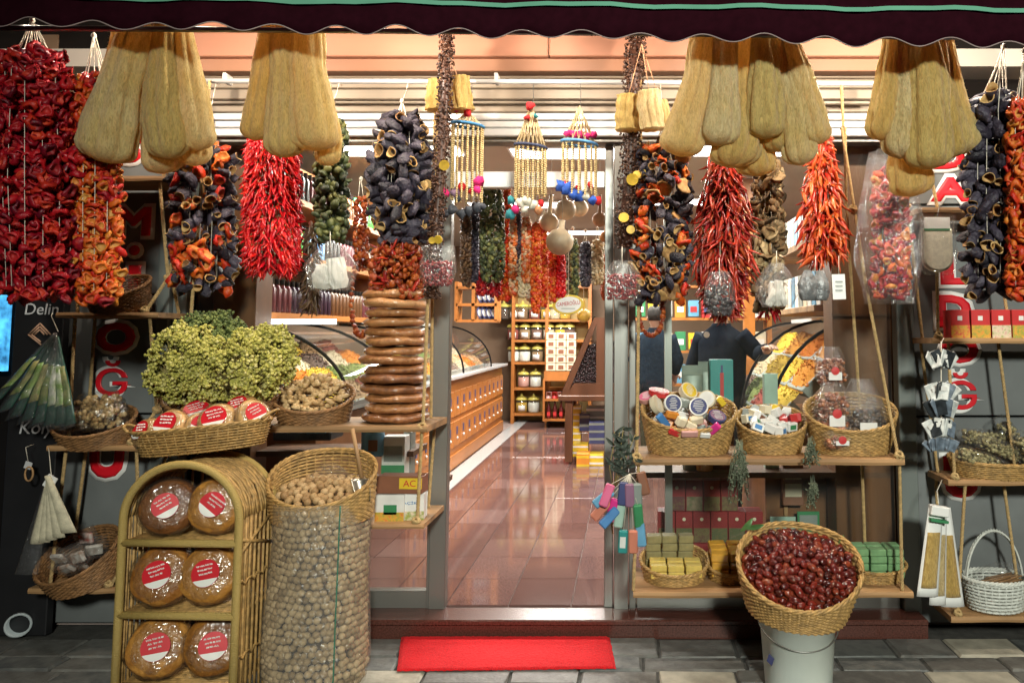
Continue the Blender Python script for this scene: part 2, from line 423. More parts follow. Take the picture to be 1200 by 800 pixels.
# left window
lw_ = thing('shop_window', 'left shop window in a grey aluminium frame behind the bread stack', 'window', (X(360, F), F, ZS))
MB().box(((X(216, F) + X(505, F)) / 2, F + .045, ZS + .045), (X(505, F) - X(216, F), .06, .09), .003).build('bottom_rail', M_ALU, lw_, False)
MB().box(((X(216, F) + X(505, F)) / 2, F + .06, (Z(168, F) + ZS + .09) / 2), (X(505, F) - X(216, F) - .002, .006, Z(168, F) - ZS - .09)).build('pane', M_GLASS, lw_, False)
rw_ = thing('shop_window', 'right shop window in a grey frame behind the soap baskets', 'window', (X(890, F), F, ZS))
MB().box(((X(746, F) + X(1048, F)) / 2, F + .045, ZS + .045), (X(1048, F) - X(746, F), .06, .09), .003).build('bottom_rail', M_ALU, rw_, False)
MB().box(((X(746, F) + X(1048, F)) / 2, F + .06, (Z(168, F) + ZS + .09) / 2), (X(1048, F) - X(746, F) - .002, .006, Z(168, F) - ZS - .09)).build('pane', M_GLASS, rw_, False)
MB().box((X(783, F + .1), F + .13, (ZS + Z(168, F)) / 2), (.04, .05, Z(168, F) - ZS)).build('mullion', M_ALU, rw_, False)
# wooden pillars beside the windows
pl = thing('wooden_pillar', 'broad brown varnished wooden pillar right of the right shop window', 'pillar', (X(1015, F), F, ZS))
MB().box(((X(975, 4.3) + X(1047, 4.3)) / 2, 4.38, (ZS + Z(166, 4.3)) / 2), (X(1047, 4.3) - X(975, 4.3), .2, Z(166, 4.3) - ZS), .004).build('shaft', M_WOOD, pl, False)
MB().box(((X(975, 4.28) + X(1047, 4.28)) / 2, 4.275, Z(369, 4.27)), (X(1047, 4.28) - X(975, 4.28), .012, .012)).build('moulding', M_WOODD, pl, False)
pl = thing('wooden_pillar', 'brown wooden pillar left of the left shop window behind the hanging aubergines', 'pillar', (X(270, F), F, ZS))
MB().box(((X(250, 4.3) + X(300, 4.3)) / 2, 4.38, (ZS + Z(166, 4.3)) / 2), (X(300, 4.3) - X(250, 4.3), .2, Z(166, 4.3) - ZS), .004).build('shaft', M_WOOD, pl, False)
MB().box(((X(222, 4.3) + X(250, 4.3)) / 2, 4.42, (ZS + Z(166, 4.3)) / 2), (X(250, 4.3) - X(222, 4.3) - .01, .1, Z(166, 4.3) - ZS), .004).build('side_panel', M_WOODD, pl, False)
# right edge post + sign panels with stacked red letters
M_PANEL = mat('grey_sign_panel', (.15, .16, .16), .5, var=.22, vs=3, bump=.05, bs=30)
M_PANELG = mat('grey_green_post', (.17, .19, .18), .42, .2, var=.15, vs=3)
M_RED = mat('red_letter', (.62, .008, .018), .4, var=.1, vs=4)
def sign_panel(label, x0, x1, ztop, letters, d, postx, join_z):
    t = thing('sign_panel', label, 'sign', ((x0 + x1) / 2, d, 0))
    zz = [.02] + join_z + [ztop]
    for a, b in zip(zz[:-1], zz[1:]):
        MB().box(((x0 + x1) / 2, d + .03, (a + b) / 2), (x1 - x0, .05, b - a - .012), .003).build('board', M_PANEL, t, False)
    for (a, b, dd) in postx:
        MB().box(((a + b) / 2, d + .02 + dd, ztop / 2 + .01), (b - a, .08, ztop), .004).build('post', M_PANELG, t, False)
    for (ch, px, y0, y1, wpx) in letters:
        py = (y0 + y1) / 2; p = P(px, py, d); k = M_PX(py, d); s = (y1 - y0) * k * 1.4; q = 9 * k
        bd = .3 if ch == '\u011e' else 1.
        text(ch, s, (p.x, d, p.z), M_WHITE, t, 'letter_outline', .001, s * .085 * bd, fit=(wpx * k, (y1 - y0) * k))
        text(ch, s, (p.x, d - .004, p.z), M_RED, t, 'letter', .002, s * .05 * bd, fit=(wpx * k - q, (y1 - y0) * k - q))
    return t
dp = F - .01
sign_panel('dark grey panel with stacked red letters behind the rope shelves, left end', X(70, dp), X(183, dp), Z(120, dp),
    [('S', 153, 150, 196, 38), ('M', 157, 238, 281, 50), ('I', 158, 306, 352, 24), ('.', 158, 283, 304, 22), ('O', 136, 373, 417, 56), ('\u011e', 134, 418, 468, 52), ('U', 126, 500, 564, 50)], dp,
    [(X(184, dp), X(198, dp), 0), (X(199, dp), X(215, dp), .03)], [Z(485, dp), Z(345, dp), Z(215, dp)])
sign_panel('grey panel with stacked red letters behind the rope shelves, right end', X(1071, dp), X(1330, dp), Z(120, dp),
    [('D', 1112, 165, 203, 46), ('A', 1114, 203, 241, 58), ('L', 1122, 296, 338, 50), ('D', 1118, 341, 388, 50), ('O', 1124, 390, 430, 54), ('\u011e', 1128, 432, 484, 52), ('U', 1126, 530, 587, 50)], dp,
    [(X(1050, dp), X(1070, dp), 0)], [Z(488, dp), Z(240, dp)])
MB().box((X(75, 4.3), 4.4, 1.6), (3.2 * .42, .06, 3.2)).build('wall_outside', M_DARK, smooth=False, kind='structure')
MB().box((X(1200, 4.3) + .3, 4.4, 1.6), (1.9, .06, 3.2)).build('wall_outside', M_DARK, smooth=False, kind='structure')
# building above the front, behind the awning
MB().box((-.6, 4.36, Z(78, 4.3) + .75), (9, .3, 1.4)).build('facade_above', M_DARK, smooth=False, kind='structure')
# black neighbour board at the far left, with lettering
bx = thing('neighbour_board', 'black notice board with white lettering and diamond logo, far left', 'sign', (X(40, 4.05), 4.05, 0))
MB().box(((X(14, 4.02) + X(72, 4.02)) / 2, 4.05, 1.2), (X(72, 4.02) - X(14, 4.02), .05, 2.4), .004).build('board', M_BLACK, bx, False)
M_LETW = mat('pale_grey_letter', (.55, .56, .58), .5, var=.05)
p = P(49, 362, 4.02); text('Delin', .085, (p.x, 4.02, p.z), M_LETW, bx, shear=.1)
p = P(50, 503, 4.02); text('Kolyej', .095, (p.x, 4.02, p.z), M_LETW, bx, shear=.15)
p = P(46, 392, 4.02)
mb = MB()
for k, s in enumerate((.058, .042, .026)):
    for sg in (-1, 1):
        mb.tube([(p.x, 4.021, p.z + s), (p.x + sg * s, 4.021, p.z)], .0045, 4)
    if k < 2:
        mb.tube([(p.x - s, 4.021, p.z), (p.x + .2 * s, 4.021, p.z - s * .9)], .0045, 4)
mb.build('diamond_logo', mat('copper_logo', (.5, .3, .2), .5, var=.1), bx)
# blue lit neighbour window
nb = thing('neighbour_window', 'blue lit shop window of the neighbour at the left edge', 'window', (X(2, 4.3), 4.3, 1))
MB().box((X(0, 4.3), 4.28, Z(390, 4.3)), (.12, .03, .42)).build('lit_pane', mat('blue_lit_screen', (.05, .28, .9), .3, vs=14, var=.9, emit=1.6), nb, False)
MB().box((X(0, 4.3) - .03, 4.28, Z(555, 4.3)), (.08, .03, .8)).build('lit_strip', mat('blue_lit_strip', (.03, .12, .3), .3, vs=9, var=.8, emit=.35), nb, False)

# ---------------- awning
M_AWN = mat('maroon_awning_canvas', (.017, .002, .005), .9, var=.2, vs=30, spec=.05, bump=.1, bs=300)
M_AWT = mat('green_awning_stripe', (.10, .30, .20), .8, var=.1)
M_TRIM = mat('pale_awning_trim', (.34, .26, .25), .8, var=.1)
aw = thing('awning', 'dark maroon awning with scalloped valance and thin green stripe', 'awning', (-.3, 2.9, 2.5))
DV = 2.9
def valz(x):
    px = x * FPX / DV + CX; base = Z(28 + .0215 * px, DV)
    return base - .0 + .017 * math.cos((px - 55) / 73.5 * 2 * PI - PI)
x0, x1 = X(-160, DV), X(1360, DV); N = 330
def yv(x): return DV + .012 * math.sin(x * 9) + .006 * math.sin(x * 23)
mb = MB(); mb.grid(lambda u, v: (x0 + (x1 - x0) * u, yv(x0 + (x1 - x0) * u) - .012 * (1 - v), valz(x0 + (x1 - x0) * u) * (1 - v) + v * (Z(-22 + .0135 * ((x0 + (x1 - x0) * u) * FPX / DV + CX), DV))), N, 5)
va = mb.build('valance', M_AWN, aw)
sm = va.modifiers.new('thick', 'SOLIDIFY'); sm.thickness = .004
MB().tube([(x0 + (x1 - x0) * i / N, yv(x0 + (x1 - x0) * i / N) - .013, valz(x0 + (x1 - x0) * i / N)) for i in range(N + 1)], .0022, 4).build('edge_trim', M_TRIM, va)
def stz(x):
    px = x * FPX / DV + CX
    return Z(-2.5 + .0175 * px - .0000035 * px * px, DV)
mb = MB(); mb.grid(lambda u, v: (x0 + (x1 - x0) * u, yv(x0 + (x1 - x0) * u) - .017, stz(x0 + (x1 - x0) * u) + .0085 * (v * 2 - 1)), 60, 2); mb.build('green_stripe', M_AWT, va)
ztop = Z(-22, DV)
mb = MB(); mb.add([(x0, DV, ztop), (x1, DV, ztop - .03), (x1, 4.2, 3.72), (x0, 4.2, 3.75)], [(0, 1, 2, 3)]); cn = mb.build('canopy', M_AWN, aw)
cn.modifiers.new('thick', 'SOLIDIFY').thickness = .01
for px in (60, 640, 1180):
    MB().tube([(X(px, 3.1), 2.98, ztop - .04), (X(px, 3.1), 4.2, 3.2)], .018, 6).build('arm', M_DARK, aw)
MB().tube([(x0, 3.04, Z(32, 3.04)), (X(600, 3.04), 3.04, Z(38, 3.04)), (x1, 3.04, Z(46, 3.04))], .012, 6).build('hanging_bar', M_ALU, aw)
# the lamps under the awning (bodies of the awning_lamp_light lamps)
M_BULB = mat('lit_warm_bulb', (1, .82, .6), .4, var=0, emit=14.)
for k, ax in enumerate(AWN_X):
    names = ('leftmost', 'second', 'third', 'fourth', 'fifth', 'sixth', 'rightmost')
    t = thing('awning_lamp', names[k] + ' of the small warm lamps hidden up under the awning', 'lamp', (ax, 3.42, 3.12), group='lamps under the awning')
    MB().lathe([(.03, 3.02), (.045, 3.03), (.045, 3.10), (.02, 3.13), (.008, 3.30)], 12, Matrix.Translation((ax, 3.42, 0))).build('lamp_body', M_DARK, t)
    MB().lathe([(.001, 3.008), (.028, 3.010), (.03, 3.0195)], 12, Matrix.Translation((ax, 3.42, 0))).build('bulb', M_BULB, t)
# red door mat
M_MAT = mat('red_loop_mat', (.74, .004, .010), .9, var=.3, vs=220, bump=1., bs=260)
zg = .006
def G(px, py):  # on the paving
    lo, hi = 1.5, 8.
    for _ in range(40):
        m_ = (lo + hi) / 2
        if Z(py, m_) > zg: lo = m_
        else: hi = m_
    return P(px, py, lo)
c4 = [G(480, 733.5), G(715.5, 733.5), G(722, 783.5), G(465, 786.5)]
c4[0].y = min(c4[0].y, 3.985); c4[1].y = min(c4[1].y, 3.985)
mb = MB()
def mf(u, v):
    a = c4[0].lerp(c4[1], u); b = c4[3].lerp(c4[2], u); q = a.lerp(b, v)
    e = min(u, 1 - u, v, 1 - v)
    return (q.x + .004 * noise.noise(Vector((u * 14, v * 8, 3))) * (e < .01), q.y, .008 + .010 * min(1, e * 60) + .0035 * noise.noise(Vector((q.x * 90, q.y * 90, 0))))
mb.grid(mf, 160, 80); mb.build('door_mat', M_MAT, label='bright red loop-pile mat on the paving before the doorway', cat='mat')
# ================================================================== HANGING THINGS
# ---- dried pieces (shared meshes)
def g_pepper(seed, lob=3, h=.8):
    o = Vector((seed * 3.1, seed * 1.7, 0)); b = MB()
    prof = [(.001, -.5 * h), (.55, -.42 * h), (.98, -.05), (.86, .34 * h), (.60, .46 * h), (.52, .30 * h), (.45, -.1 * h), (.001, -.2 * h)]
    def fn(p, i, q):
        k = 1 + .16 * math.cos(lob * q + seed) + .42 * noise.noise(p * 2.3 + o)
        return Vector((p.x * k, p.y * k * .8, p.z + .3 * noise.noise(p * 1.5 + o * 2)))
    b.lathe(prof, 10, fn=fn, mi=[0, 0, 0, 0, 1, 1, 1, 1]); return (b.v, b.f, b.m)
def g_cup(seed, L=1.5, r=.55):
    o = Vector((seed * 2.3, 5, seed)); b = MB()
    prof = [(.001, -L / 2), (r * .55, -L * .44), (r * .85, -L * .2), (r * 1.0, L * .2), (r * 1.08, L * .5), (r * .94, L * .52), (r * .78, L * .2), (r * .5, -L * .25), (.001, -L * .3)]
    def fn(p, i, q):
        t = p.z / L; k = 1 + .14 * math.cos(2 * q + seed) + .22 * noise.noise(p * 1.7 + o)
        return Vector((p.x * k + .18 * t * t * L, p.y * k * .82, p.z + .1 * noise.noise(p * 2 + o) + .12 * math.cos(2 * q + seed) * (t > .4)))
    b.lathe(prof, 11, fn=fn, mi=[0, 0, 0, 0, 1, 1, 1, 1, 1]); return (b.v, b.f, b.m)
def g_chili(seed, L=2.6, r=.33, bend=.5):
    b = MB(); rs = random.Random(seed); a = rs.uniform(0, 6.28); k = bend * rs.uniform(.4, 1.2)
    path = [Vector((math.cos(a) * k * (t * t - .2) + .06 * math.sin(9 * t), math.sin(a) * k * (t * t - .2), -L * (t - .5))) for t in [i / 6 for i in range(7)]]
    b.cur = 1; b.tube([path[0] + Vector((.03, 0, .55)), path[0] + Vector((0, 0, -.02))], .06, 4)
    b.cur = 0; b.tube(path, [r * .55, r * 1.0, r * rs.uniform(.8, 1.1), r * .85, r * rs.uniform(.6, .8), r * .4, .02], 6, flat=.6)
    return (b.v, b.f, b.m)
def g_leafy(seed):
    b = MB(); o = Vector((seed * 1.3, 2, seed))
    b.lathe([(.001, -.5), (.5, -.35), (.7, 0), (.45, .4), (.001, .5)], 7, fn=lambda p, i, q: Vector((p.x * (1 + .5 * noise.noise(p * 2 + o)), p.y * .55, p.z + .35 * noise.noise(p * 1.6 + o)))); return (b.v, b.f, b.m)
def g_slice(seed):
    b = MB(); o = Vector((seed * 1.9, 2, seed)); n = 11
    prof = [(.001, -.10), (.55, -.16), (.95, -.02), (.9, .12), (.5, .02), (.001, .06)]
    b.lathe(prof, n, fn=lambda p, i, q: Vector((p.x * (1 + .3 * noise.noise(p * 1.5 + o)), p.y * (1 + .2 * math.cos(3 * q)), p.z + .35 * noise.noise(p * 1.2 + o)))); return (b.v, b.f, b.m)
def g_aub(seed):
    b = MB(); o = Vector((seed * 1.9, 4, seed)); L = 1.9
    pf = [(.001, -L / 2), (.3, -L * .46), (.52, -L * .3), (.62, -L * .05), (.58, L * .2), (.42, L * .4), (.2, L * .48), (.001, L / 2)]
    b.lathe(pf, 10, fn=lambda p, i, q: Vector((p.x * (1 + .55 * noise.noise(p * 1.6 + o)) + .2 * math.sin(p.z * 1.4 + seed), p.y * .62 * (1 + .5 * noise.noise(p * 2.1 + o)), p.z + .25 * noise.noise(p * 1.7 + o)))); return (b.v, b.f, b.m)
GEO = {'aub': [g_aub(i) for i in range(6)], 'pepper': [g_pepper(i, 3 + i % 2, .7 + .15 * (i % 3)) for i in range(5)], 'cup': [g_cup(i, 1.3 + .25 * (i % 3)) for i in range(5)],
       'long': [g_cup(i + 9, 2.1, .5) for i in range(4)], 'chili': [g_chili(i) for i in range(6)], 'longchili': [g_chili(i, 4.0, .34, 1.1) for i in range(6)],
       'leafy': [g_leafy(i) for i in range(5)], 'slice': [g_slice(i) for i in range(5)]}
M_INR = mat('dried_pepper_inside', (.5, .08, .02), .6, vs=3, noisy=.2, stops=[(.22, .006, .01), (.42, .014, .012), (.58, .06, .016)])
M_PEPR = mat('dried_red_pepper', (.4, .01, .01), .42, vs=1.6, noisy=.3, bump=.35, bs=6, transl=.12, stops=[(.12, .002, .012), (.36, .004, .014), (.52, .008, .014), (.26, .003, .014), (.60, .03, .012)])
M_PEPO = mat('dried_orange_pepper', (.6, .1, .02), .44, vs=1.6, noisy=.3, bump=.35, bs=6, transl=.15, stops=[(.50, .010, .008), (.64, .045, .008), (.72, .16, .012), (.56, .022, .008), (.70, .26, .025)])
M_INO = mat('dried_orange_inside', (.5, .15, .02), .6, vs=3, noisy=.2, stops=[(.35, .03, .01), (.6, .2, .03), (.55, .3, .08)])
M_AUB = mat('dried_aubergine_skin', (.03, .02, .03), .55, vs=2, noisy=.3, bump=1., bs=4, stops=[(.010, .008, .014), (.024, .019, .032), (.055, .045, .068), (.018, .012, .022), (.085, .072, .10)])
M_AUBI = mat('dried_aubergine_flesh', (.4, .24, .09), .7, vs=3, noisy=.3, bump=.2, bs=9, stops=[(.16, .07, .02), (.48, .28, .10), (.55, .36, .14), (.36, .17, .05)])
M_CHI = mat('glossy_red_chili', (.5, .01, .01), .26, vs=1.2, noisy=.25, stops=[(.44, .004, .012), (.64, .008, .014), (.70, .022, .012), (.32, .003, .012)])
M_CHID = mat('dark_red_chili', (.3, .01, .01), .26, vs=1.2, noisy=.3, stops=[(.13, .006, .008), (.34, .018, .014), (.46, .04, .016), (.22, .01, .01), (.4, .07, .02)])
M_CHIO = mat('orange_red_chili', (.5, .05, .01), .32, vs=1.2, noisy=.3, stops=[(.46, .02, .01), (.58, .06, .014), (.62, .13, .02), (.36, .012, .01)])
M_STEM = mat('dried_stem', (.28, .22, .08), .8, var=.3)
M_OKR = mat('dried_green_okra', (.1, .12, .04), .55, vs=1.6, noisy=.3, bump=.3, bs=6, stops=[(.018, .026, .014), (.04, .055, .02), (.09, .11, .035), (.20, .20, .06), (.03, .04, .02)])
M_BROWNP = mat('dried_brown_pepper', (.1, .05, .03), .5, vs=1.6, noisy=.3, stops=[(.035, .018, .010), (.10, .05, .025), (.16, .09, .04)])
M_MUSH = mat('dried_mushroom', (.3, .2, .1), .7, vs=2, noisy=.35, bump=.3, bs=6, stops=[(.04, .028, .015), (.15, .09, .04), (.34, .22, .10), (.10, .06, .025), (.42, .31, .16)])
M_APR = mat('dried_apricot_rust', (.4, .1, .02), .4, vs=1.6, noisy=.3, bump=.3, bs=6, transl=.15, stops=[(.22, .028, .008), (.40, .065, .012), (.50, .12, .018), (.30, .04, .010)])
_pm = {}
def piece_mesh(kind, mats):
    key = (kind, mats[0].name, mats[-1].name)
    if key not in _pm:
        L = []
        for g in GEO[kind]:
            b = MB(); b.add(g[0], g[1], g[2] if len(mats) > 1 else [0] * len(g[1])); L.append(b.data(kind, list(mats)))
        _pm[key] = L
    return _pm[key]
def orient(kind, phi, mode):
    out = Vector((math.cos(phi), math.sin(phi), 0))
    if mode == 'out':       # opening turned outwards and a little down
        v = (out * U(.4, 1) + Vector((0, 0, U(-.9, .5))) + Vector((U(-.5, .5), U(-.5, .5), 0))).normalized()
        return v.to_track_quat('Z', 'Y').to_matrix() @ Euler((0, 0, U(0, 6))).to_matrix()
    if mode == 'down':      # tips pointing outwards and down
        v = -(out * U(.25, 1.0) + Vector((0, 0, U(-1.6, -.3))) + Vector((U(-.4, .4), U(-.4, .4), 0))).normalized()
        return v.to_track_quat('Z', 'Y').to_matrix() @ Euler((0, 0, U(0, 6))).to_matrix()
    return RROT()
PROF = {'spindle': [(0, .42), (.12, .72), (.45, 1), (.8, .95), (1, .6)], 'column': [(0, .7), (.1, .95), (.5, 1), (.9, 1), (1, .75)], 'cone': [(0, .3), (.3, .65), (.7, 1), (1, .8)],
        'drop': [(0, .5), (.3, .85), (.6, 1), (.85, .8), (1, .35)]}
def prof(name, t):
    L = PROF[name]
    for (a, wa), (b, wb) in zip(L[:-1], L[1:]):
        if t <= b: return wa + (wb - wa) * (t - a) / (b - a)
    return L[-1][1]
def garland(label, px, y0, y1, wpx, d, mix, n, spx, shape='column', hook=None, mode='out', stuff=False, group=None, name='dried_vegetable_garland', px2=None, strings=8, cat='garland', layers=3, rail=None, hookx=None, core=0):
    """mix: list of (share, kind, mats, piece name). A bunch of strung pieces hung from hook=(pixel row of the knot)."""
    top, bot = P(px, y0, d), P(px2 or px, y1, d); k = M_PX((y0 + y1) / 2, d); R = wpx / 2 * k; s = spx * k / 2
    t = thing(name, label, cat, (top.x, d, top.z), group=group)
    st = MB() if stuff else None; tot = sum(m[0] for m in mix); allm = []
    for m in mix:
        for q in m[2]:
            if q not in allm: allm.append(q)
    for i in range(n):
        tt = (i + U(0, 1)) / n; lay = i % layers; phi = i * 2.39996 + U(-.5, .5)
        rr = R * prof(shape, tt) * (1 - .3 * lay / layers) - s * .45
        rr = max(rr, s * .2)
        c = top.lerp(bot, tt); pos = Vector((c.x + rr * math.cos(phi), c.y + rr * .85 * math.sin(phi), c.z))
        x = rnd() * tot
        for m in mix:
            x -= m[0]
            if x <= 0: break
        sz = s * U(.8, 1.2) * (m[4] if len(m) > 4 else 1)
        Mx = TRS(pos, orient(m[1], phi, m[5] if len(m) > 5 else mode), sz)
        if stuff:
            g = random.choice(GEO[m[1]]); st.cr = rnd(); mi = [allm.index(m[2][min(q, len(m[2]) - 1)]) for q in g[2]]
            st.geo((g[0], g[1], mi), Mx)
        else:
            put(random.choice(piece_mesh(m[1], m[2])), m[3], t, M=Mx)
    if stuff: st.build(mix[0][3] + '_mass', allm, t, kind='stuff')
    if core:
        cm = MB(); m = mix[0]
        for i in range(core):
            tt = U(0, 1); phi = U(0, 6.28); rr = R * prof(shape, tt) * U(.2, .72); c = top.lerp(bot, tt * .98)
            g = random.choice(GEO[m[1]]); cm.cr = rnd()
            cm.geo((g[0], g[1], [min(q, len(m[2]) - 1) for q in g[2]]), TRS((c.x + rr * math.cos(phi), c.y + rr * .85 * math.sin(phi), c.z), orient(m[1], phi, mode), s * U(.8, 1.15)))
        cm.build('inner_' + m[3] + '_mass', list(m[2]), t, kind='stuff')
    # cords through the bunch and up to the knot
    if strings:
        cb = MB(); hp = P(hookx or px, hook if hook is not None else y0 - 18, d)
        for i in range(strings):
            ph = i * 2 * PI / strings + .3; r1 = R * prof(shape, .12) * (.6 if d < 3.5 else .4)
            a = top.lerp(bot, .10); b_ = top.lerp(bot, .95)
            q = Vector((a.x + r1 * math.cos(ph), a.y + r1 * math.sin(ph), a.z))
            cb.tube([hp + Vector((U(-.006, .006), U(-.006, .006), 0)), q], .0022, 4)
            rb = R * prof(shape, .6) * (.7 if d < 3.5 else .45)
            cb.tube([q, Vector(((q.x + b_.x + rb * math.cos(ph)) / 2 + U(-.006, .006), q.y + (rb - r1) * math.sin(ph), (q.z + b_.z) / 2)), Vector((b_.x + rb * math.cos(ph) * .8, b_.y + rb * math.sin(ph), b_.z))], .0015, 4)
        cb.lathe([(.001, -.012), (.011, -.004), (.009, .008), (.001, .016)], 7, Matrix.Translation(hp))
        if rail is not None:
            rp = P(px, rail, 3.9); rp = Vector((hp.x, 3.9, rp.z))
            mid = hp.lerp(rp, .5) + Vector((.006, 0, 0))
            cb.tube([hp, mid, rp, rp + Vector((0, .018, .008)), rp + Vector((0, .03, -.012))], .0018, 4)
        cb.build('cords', M_TWINE, t)
    return t
PR = ('pepper', (M_PEPR, M_INR), 'dried_pepper'); PO = ('pepper', (M_PEPO, M_INO), 'dried_pepper')
AU = ('cup', (M_AUB, M_AUBI), 'dried_aubergine'); AC = ('aub', (M_AUB,), 'dried_aubergine'); AL = ('long', (M_AUB, M_AUBI), 'dried_aubergine')
GR = 'garlands of dried vegetables along the shop front'
def mx(w, t, *e): return (w, *t, *e)
# left end, under the awning
garland('huge dark red bunch of dried peppers hanging at the far left', 41, 62, 352, 100, 3.12, [mx(1, PR)], 290, 17.5, 'column', 24, core=900, group=GR, strings=12, px2=48, hookx=38)
garland('orange-red bunch of dried peppers right of the huge dark red one', 114, 90, 355, 58, 3.2, [mx(.92, PO), mx(.12, PR)], 240, 15.5, 'column', 42, core=330, group=GR, strings=9, px2=115, hookx=110)
# along the rail
garland('dark aubergine and orange pepper garland left of the bright red chilies', 238, 172, 340, 76, 3.8, [mx(.4, AU), mx(.3, AC), mx(.32, PO, 1.0)], 210, 19, 'column', 158, core=60, group=GR, rail=96)
garland('bright red bunch of small chilies beside the wooden shelf of bottles', 319, 160, 322, 66, 3.8, [(1, 'chili', (M_CHI, M_STEM), 'chili')], 1700, 12, 'column', 140, 'down', True, GR, rail=96)
garland('slim dark green garland of dried okra under the second loofah bunch', 388, 142, 282, 44, 3.8, [(1, 'leafy', (M_OKR,), 'dried_okra')], 170, 16, 'column', 124, 'rand', core=220, group=GR, rail=96)
garland('thin brown string of dried peppers below the green garland', 364, 272, 366, 26, 3.95, [(1, 'chili', (M_BROWNP, M_STEM), 'dried_pepper')], 130, 12, 'column', 262, 'down', True, GR, strings=3)
garland('purple-black aubergine garland above the tall stack of flat breads', 471, 136, 283, 78, 3.8, [mx(.34, AU), mx(.66, AC, 1.05)], 150, 25, 'spindle', 119, core=40, group=GR, rail=96)
garland('rust-red string bunch directly below the purple-black aubergines', 466, 286, 352, 66, 3.82, [(1, 'leafy', (M_APR,), 'dried_pepper'), (.5, 'chili', (M_CHID, M_STEM), 'dried_pepper')], 190, 14, 'column', 270, 'rand', core=260, group=GR, strings=4)
garland('narrow rust-orange string of dried fruit left of the aubergine garland', 423, 232, 316, 20, 4.0, [(1, 'leafy', (M_APR,), 'dried_fruit')], 90, 11, 'column', 210, 'rand', group=GR, strings=2)
garland('aubergine and orange pepper garland with ring-like slices right of the doorway', 775, 172, 352, 72, 3.8, [mx(.34, AU), mx(.3, AC), mx(.3, PO), (.12, 'slice', (M_AUBI,), 'dried_aubergine', 1.1)], 220, 18, 'column', 150, core=70, group=GR, rail=96)
garland('long loose bunch of dark red chilies right of the aubergine garland', 848, 192, 372, 82, 3.8, [(1, 'longchili', (M_CHID, M_STEM), 'chili')], 220, 14, 'drop', 180, 'down', core=900, group=GR, layers=4)
garland('brown and beige garland of dried mushrooms behind the red chilies', 899, 190, 360, 42, 3.95, [(1, 'slice', (M_MUSH,), 'dried_mushroom'), (.5, 'leafy', (M_MUSH,), 'dried_mushroom')], 170, 17, 'column', 170, 'rand', core=180, group=GR, rail=96)
garland('short red chili tuft under the mushroom garland', 902, 305, 372, 34, 4.05, [(1, 'chili', (M_CHI, M_STEM), 'chili')], 160, 11, 'cone', 296, 'down', True, GR, strings=3)
garland('orange-red chili garland beside the wooden pillar on the right', 964, 156, 312, 66, 3.8, [(1, 'chili', (M_CHIO, M_STEM), 'chili')], 220, 17, 'cone', 132, 'down', core=560, group=GR, rail=96)
# right end, under the awning
garland('black garland of long aubergines hanging near the right edge', 1161, 112, 345, 66, 3.2, [mx(.25, AL), mx(.2, AU), mx(.6, AC, 1.15)], 130, 25, 'column', 55, core=50, group=GR, strings=10, hookx=1176)
garland('orange-red pepper garland cut by the right edge', 1200, 118, 350, 44, 3.05, [mx(.9, PO)], 150, 18, 'column', 60, core=60, group=GR, strings=6)
# loops of dried fruit strung on a cord
def loop(label, cx, cyy, rx, ry, d, n, spx):
    k = M_PX(cyy, d); c = P(cx, cyy, d); t = thing('dried_fruit_loop', label, 'garland', c, group='loops of strung dried fruit')
    pts = []
    for i in range(n):
        a = 2 * PI * i / n; pos = c + Vector((rx * k * math.cos(a), U(-.012, .012), ry * k * math.sin(a))); pts.append(pos)
        put(random.choice(piece_mesh('leafy', (M_APR,))), 'dried_fruit', t, M=TRS(pos, RROT(), spx * k / 2 * U(.8, 1.2)))
    MB().tube(pts, .0018, 4, True).build('cord', M_TWINE, t)
loop('long rust-orange loop hanging left of the flat bread stack', 424, 345, 12, 48, 3.86, 44, 11)
loop('rust-orange loop below the aubergine and orange garland', 763, 366, 14, 27, 3.86, 36, 11)

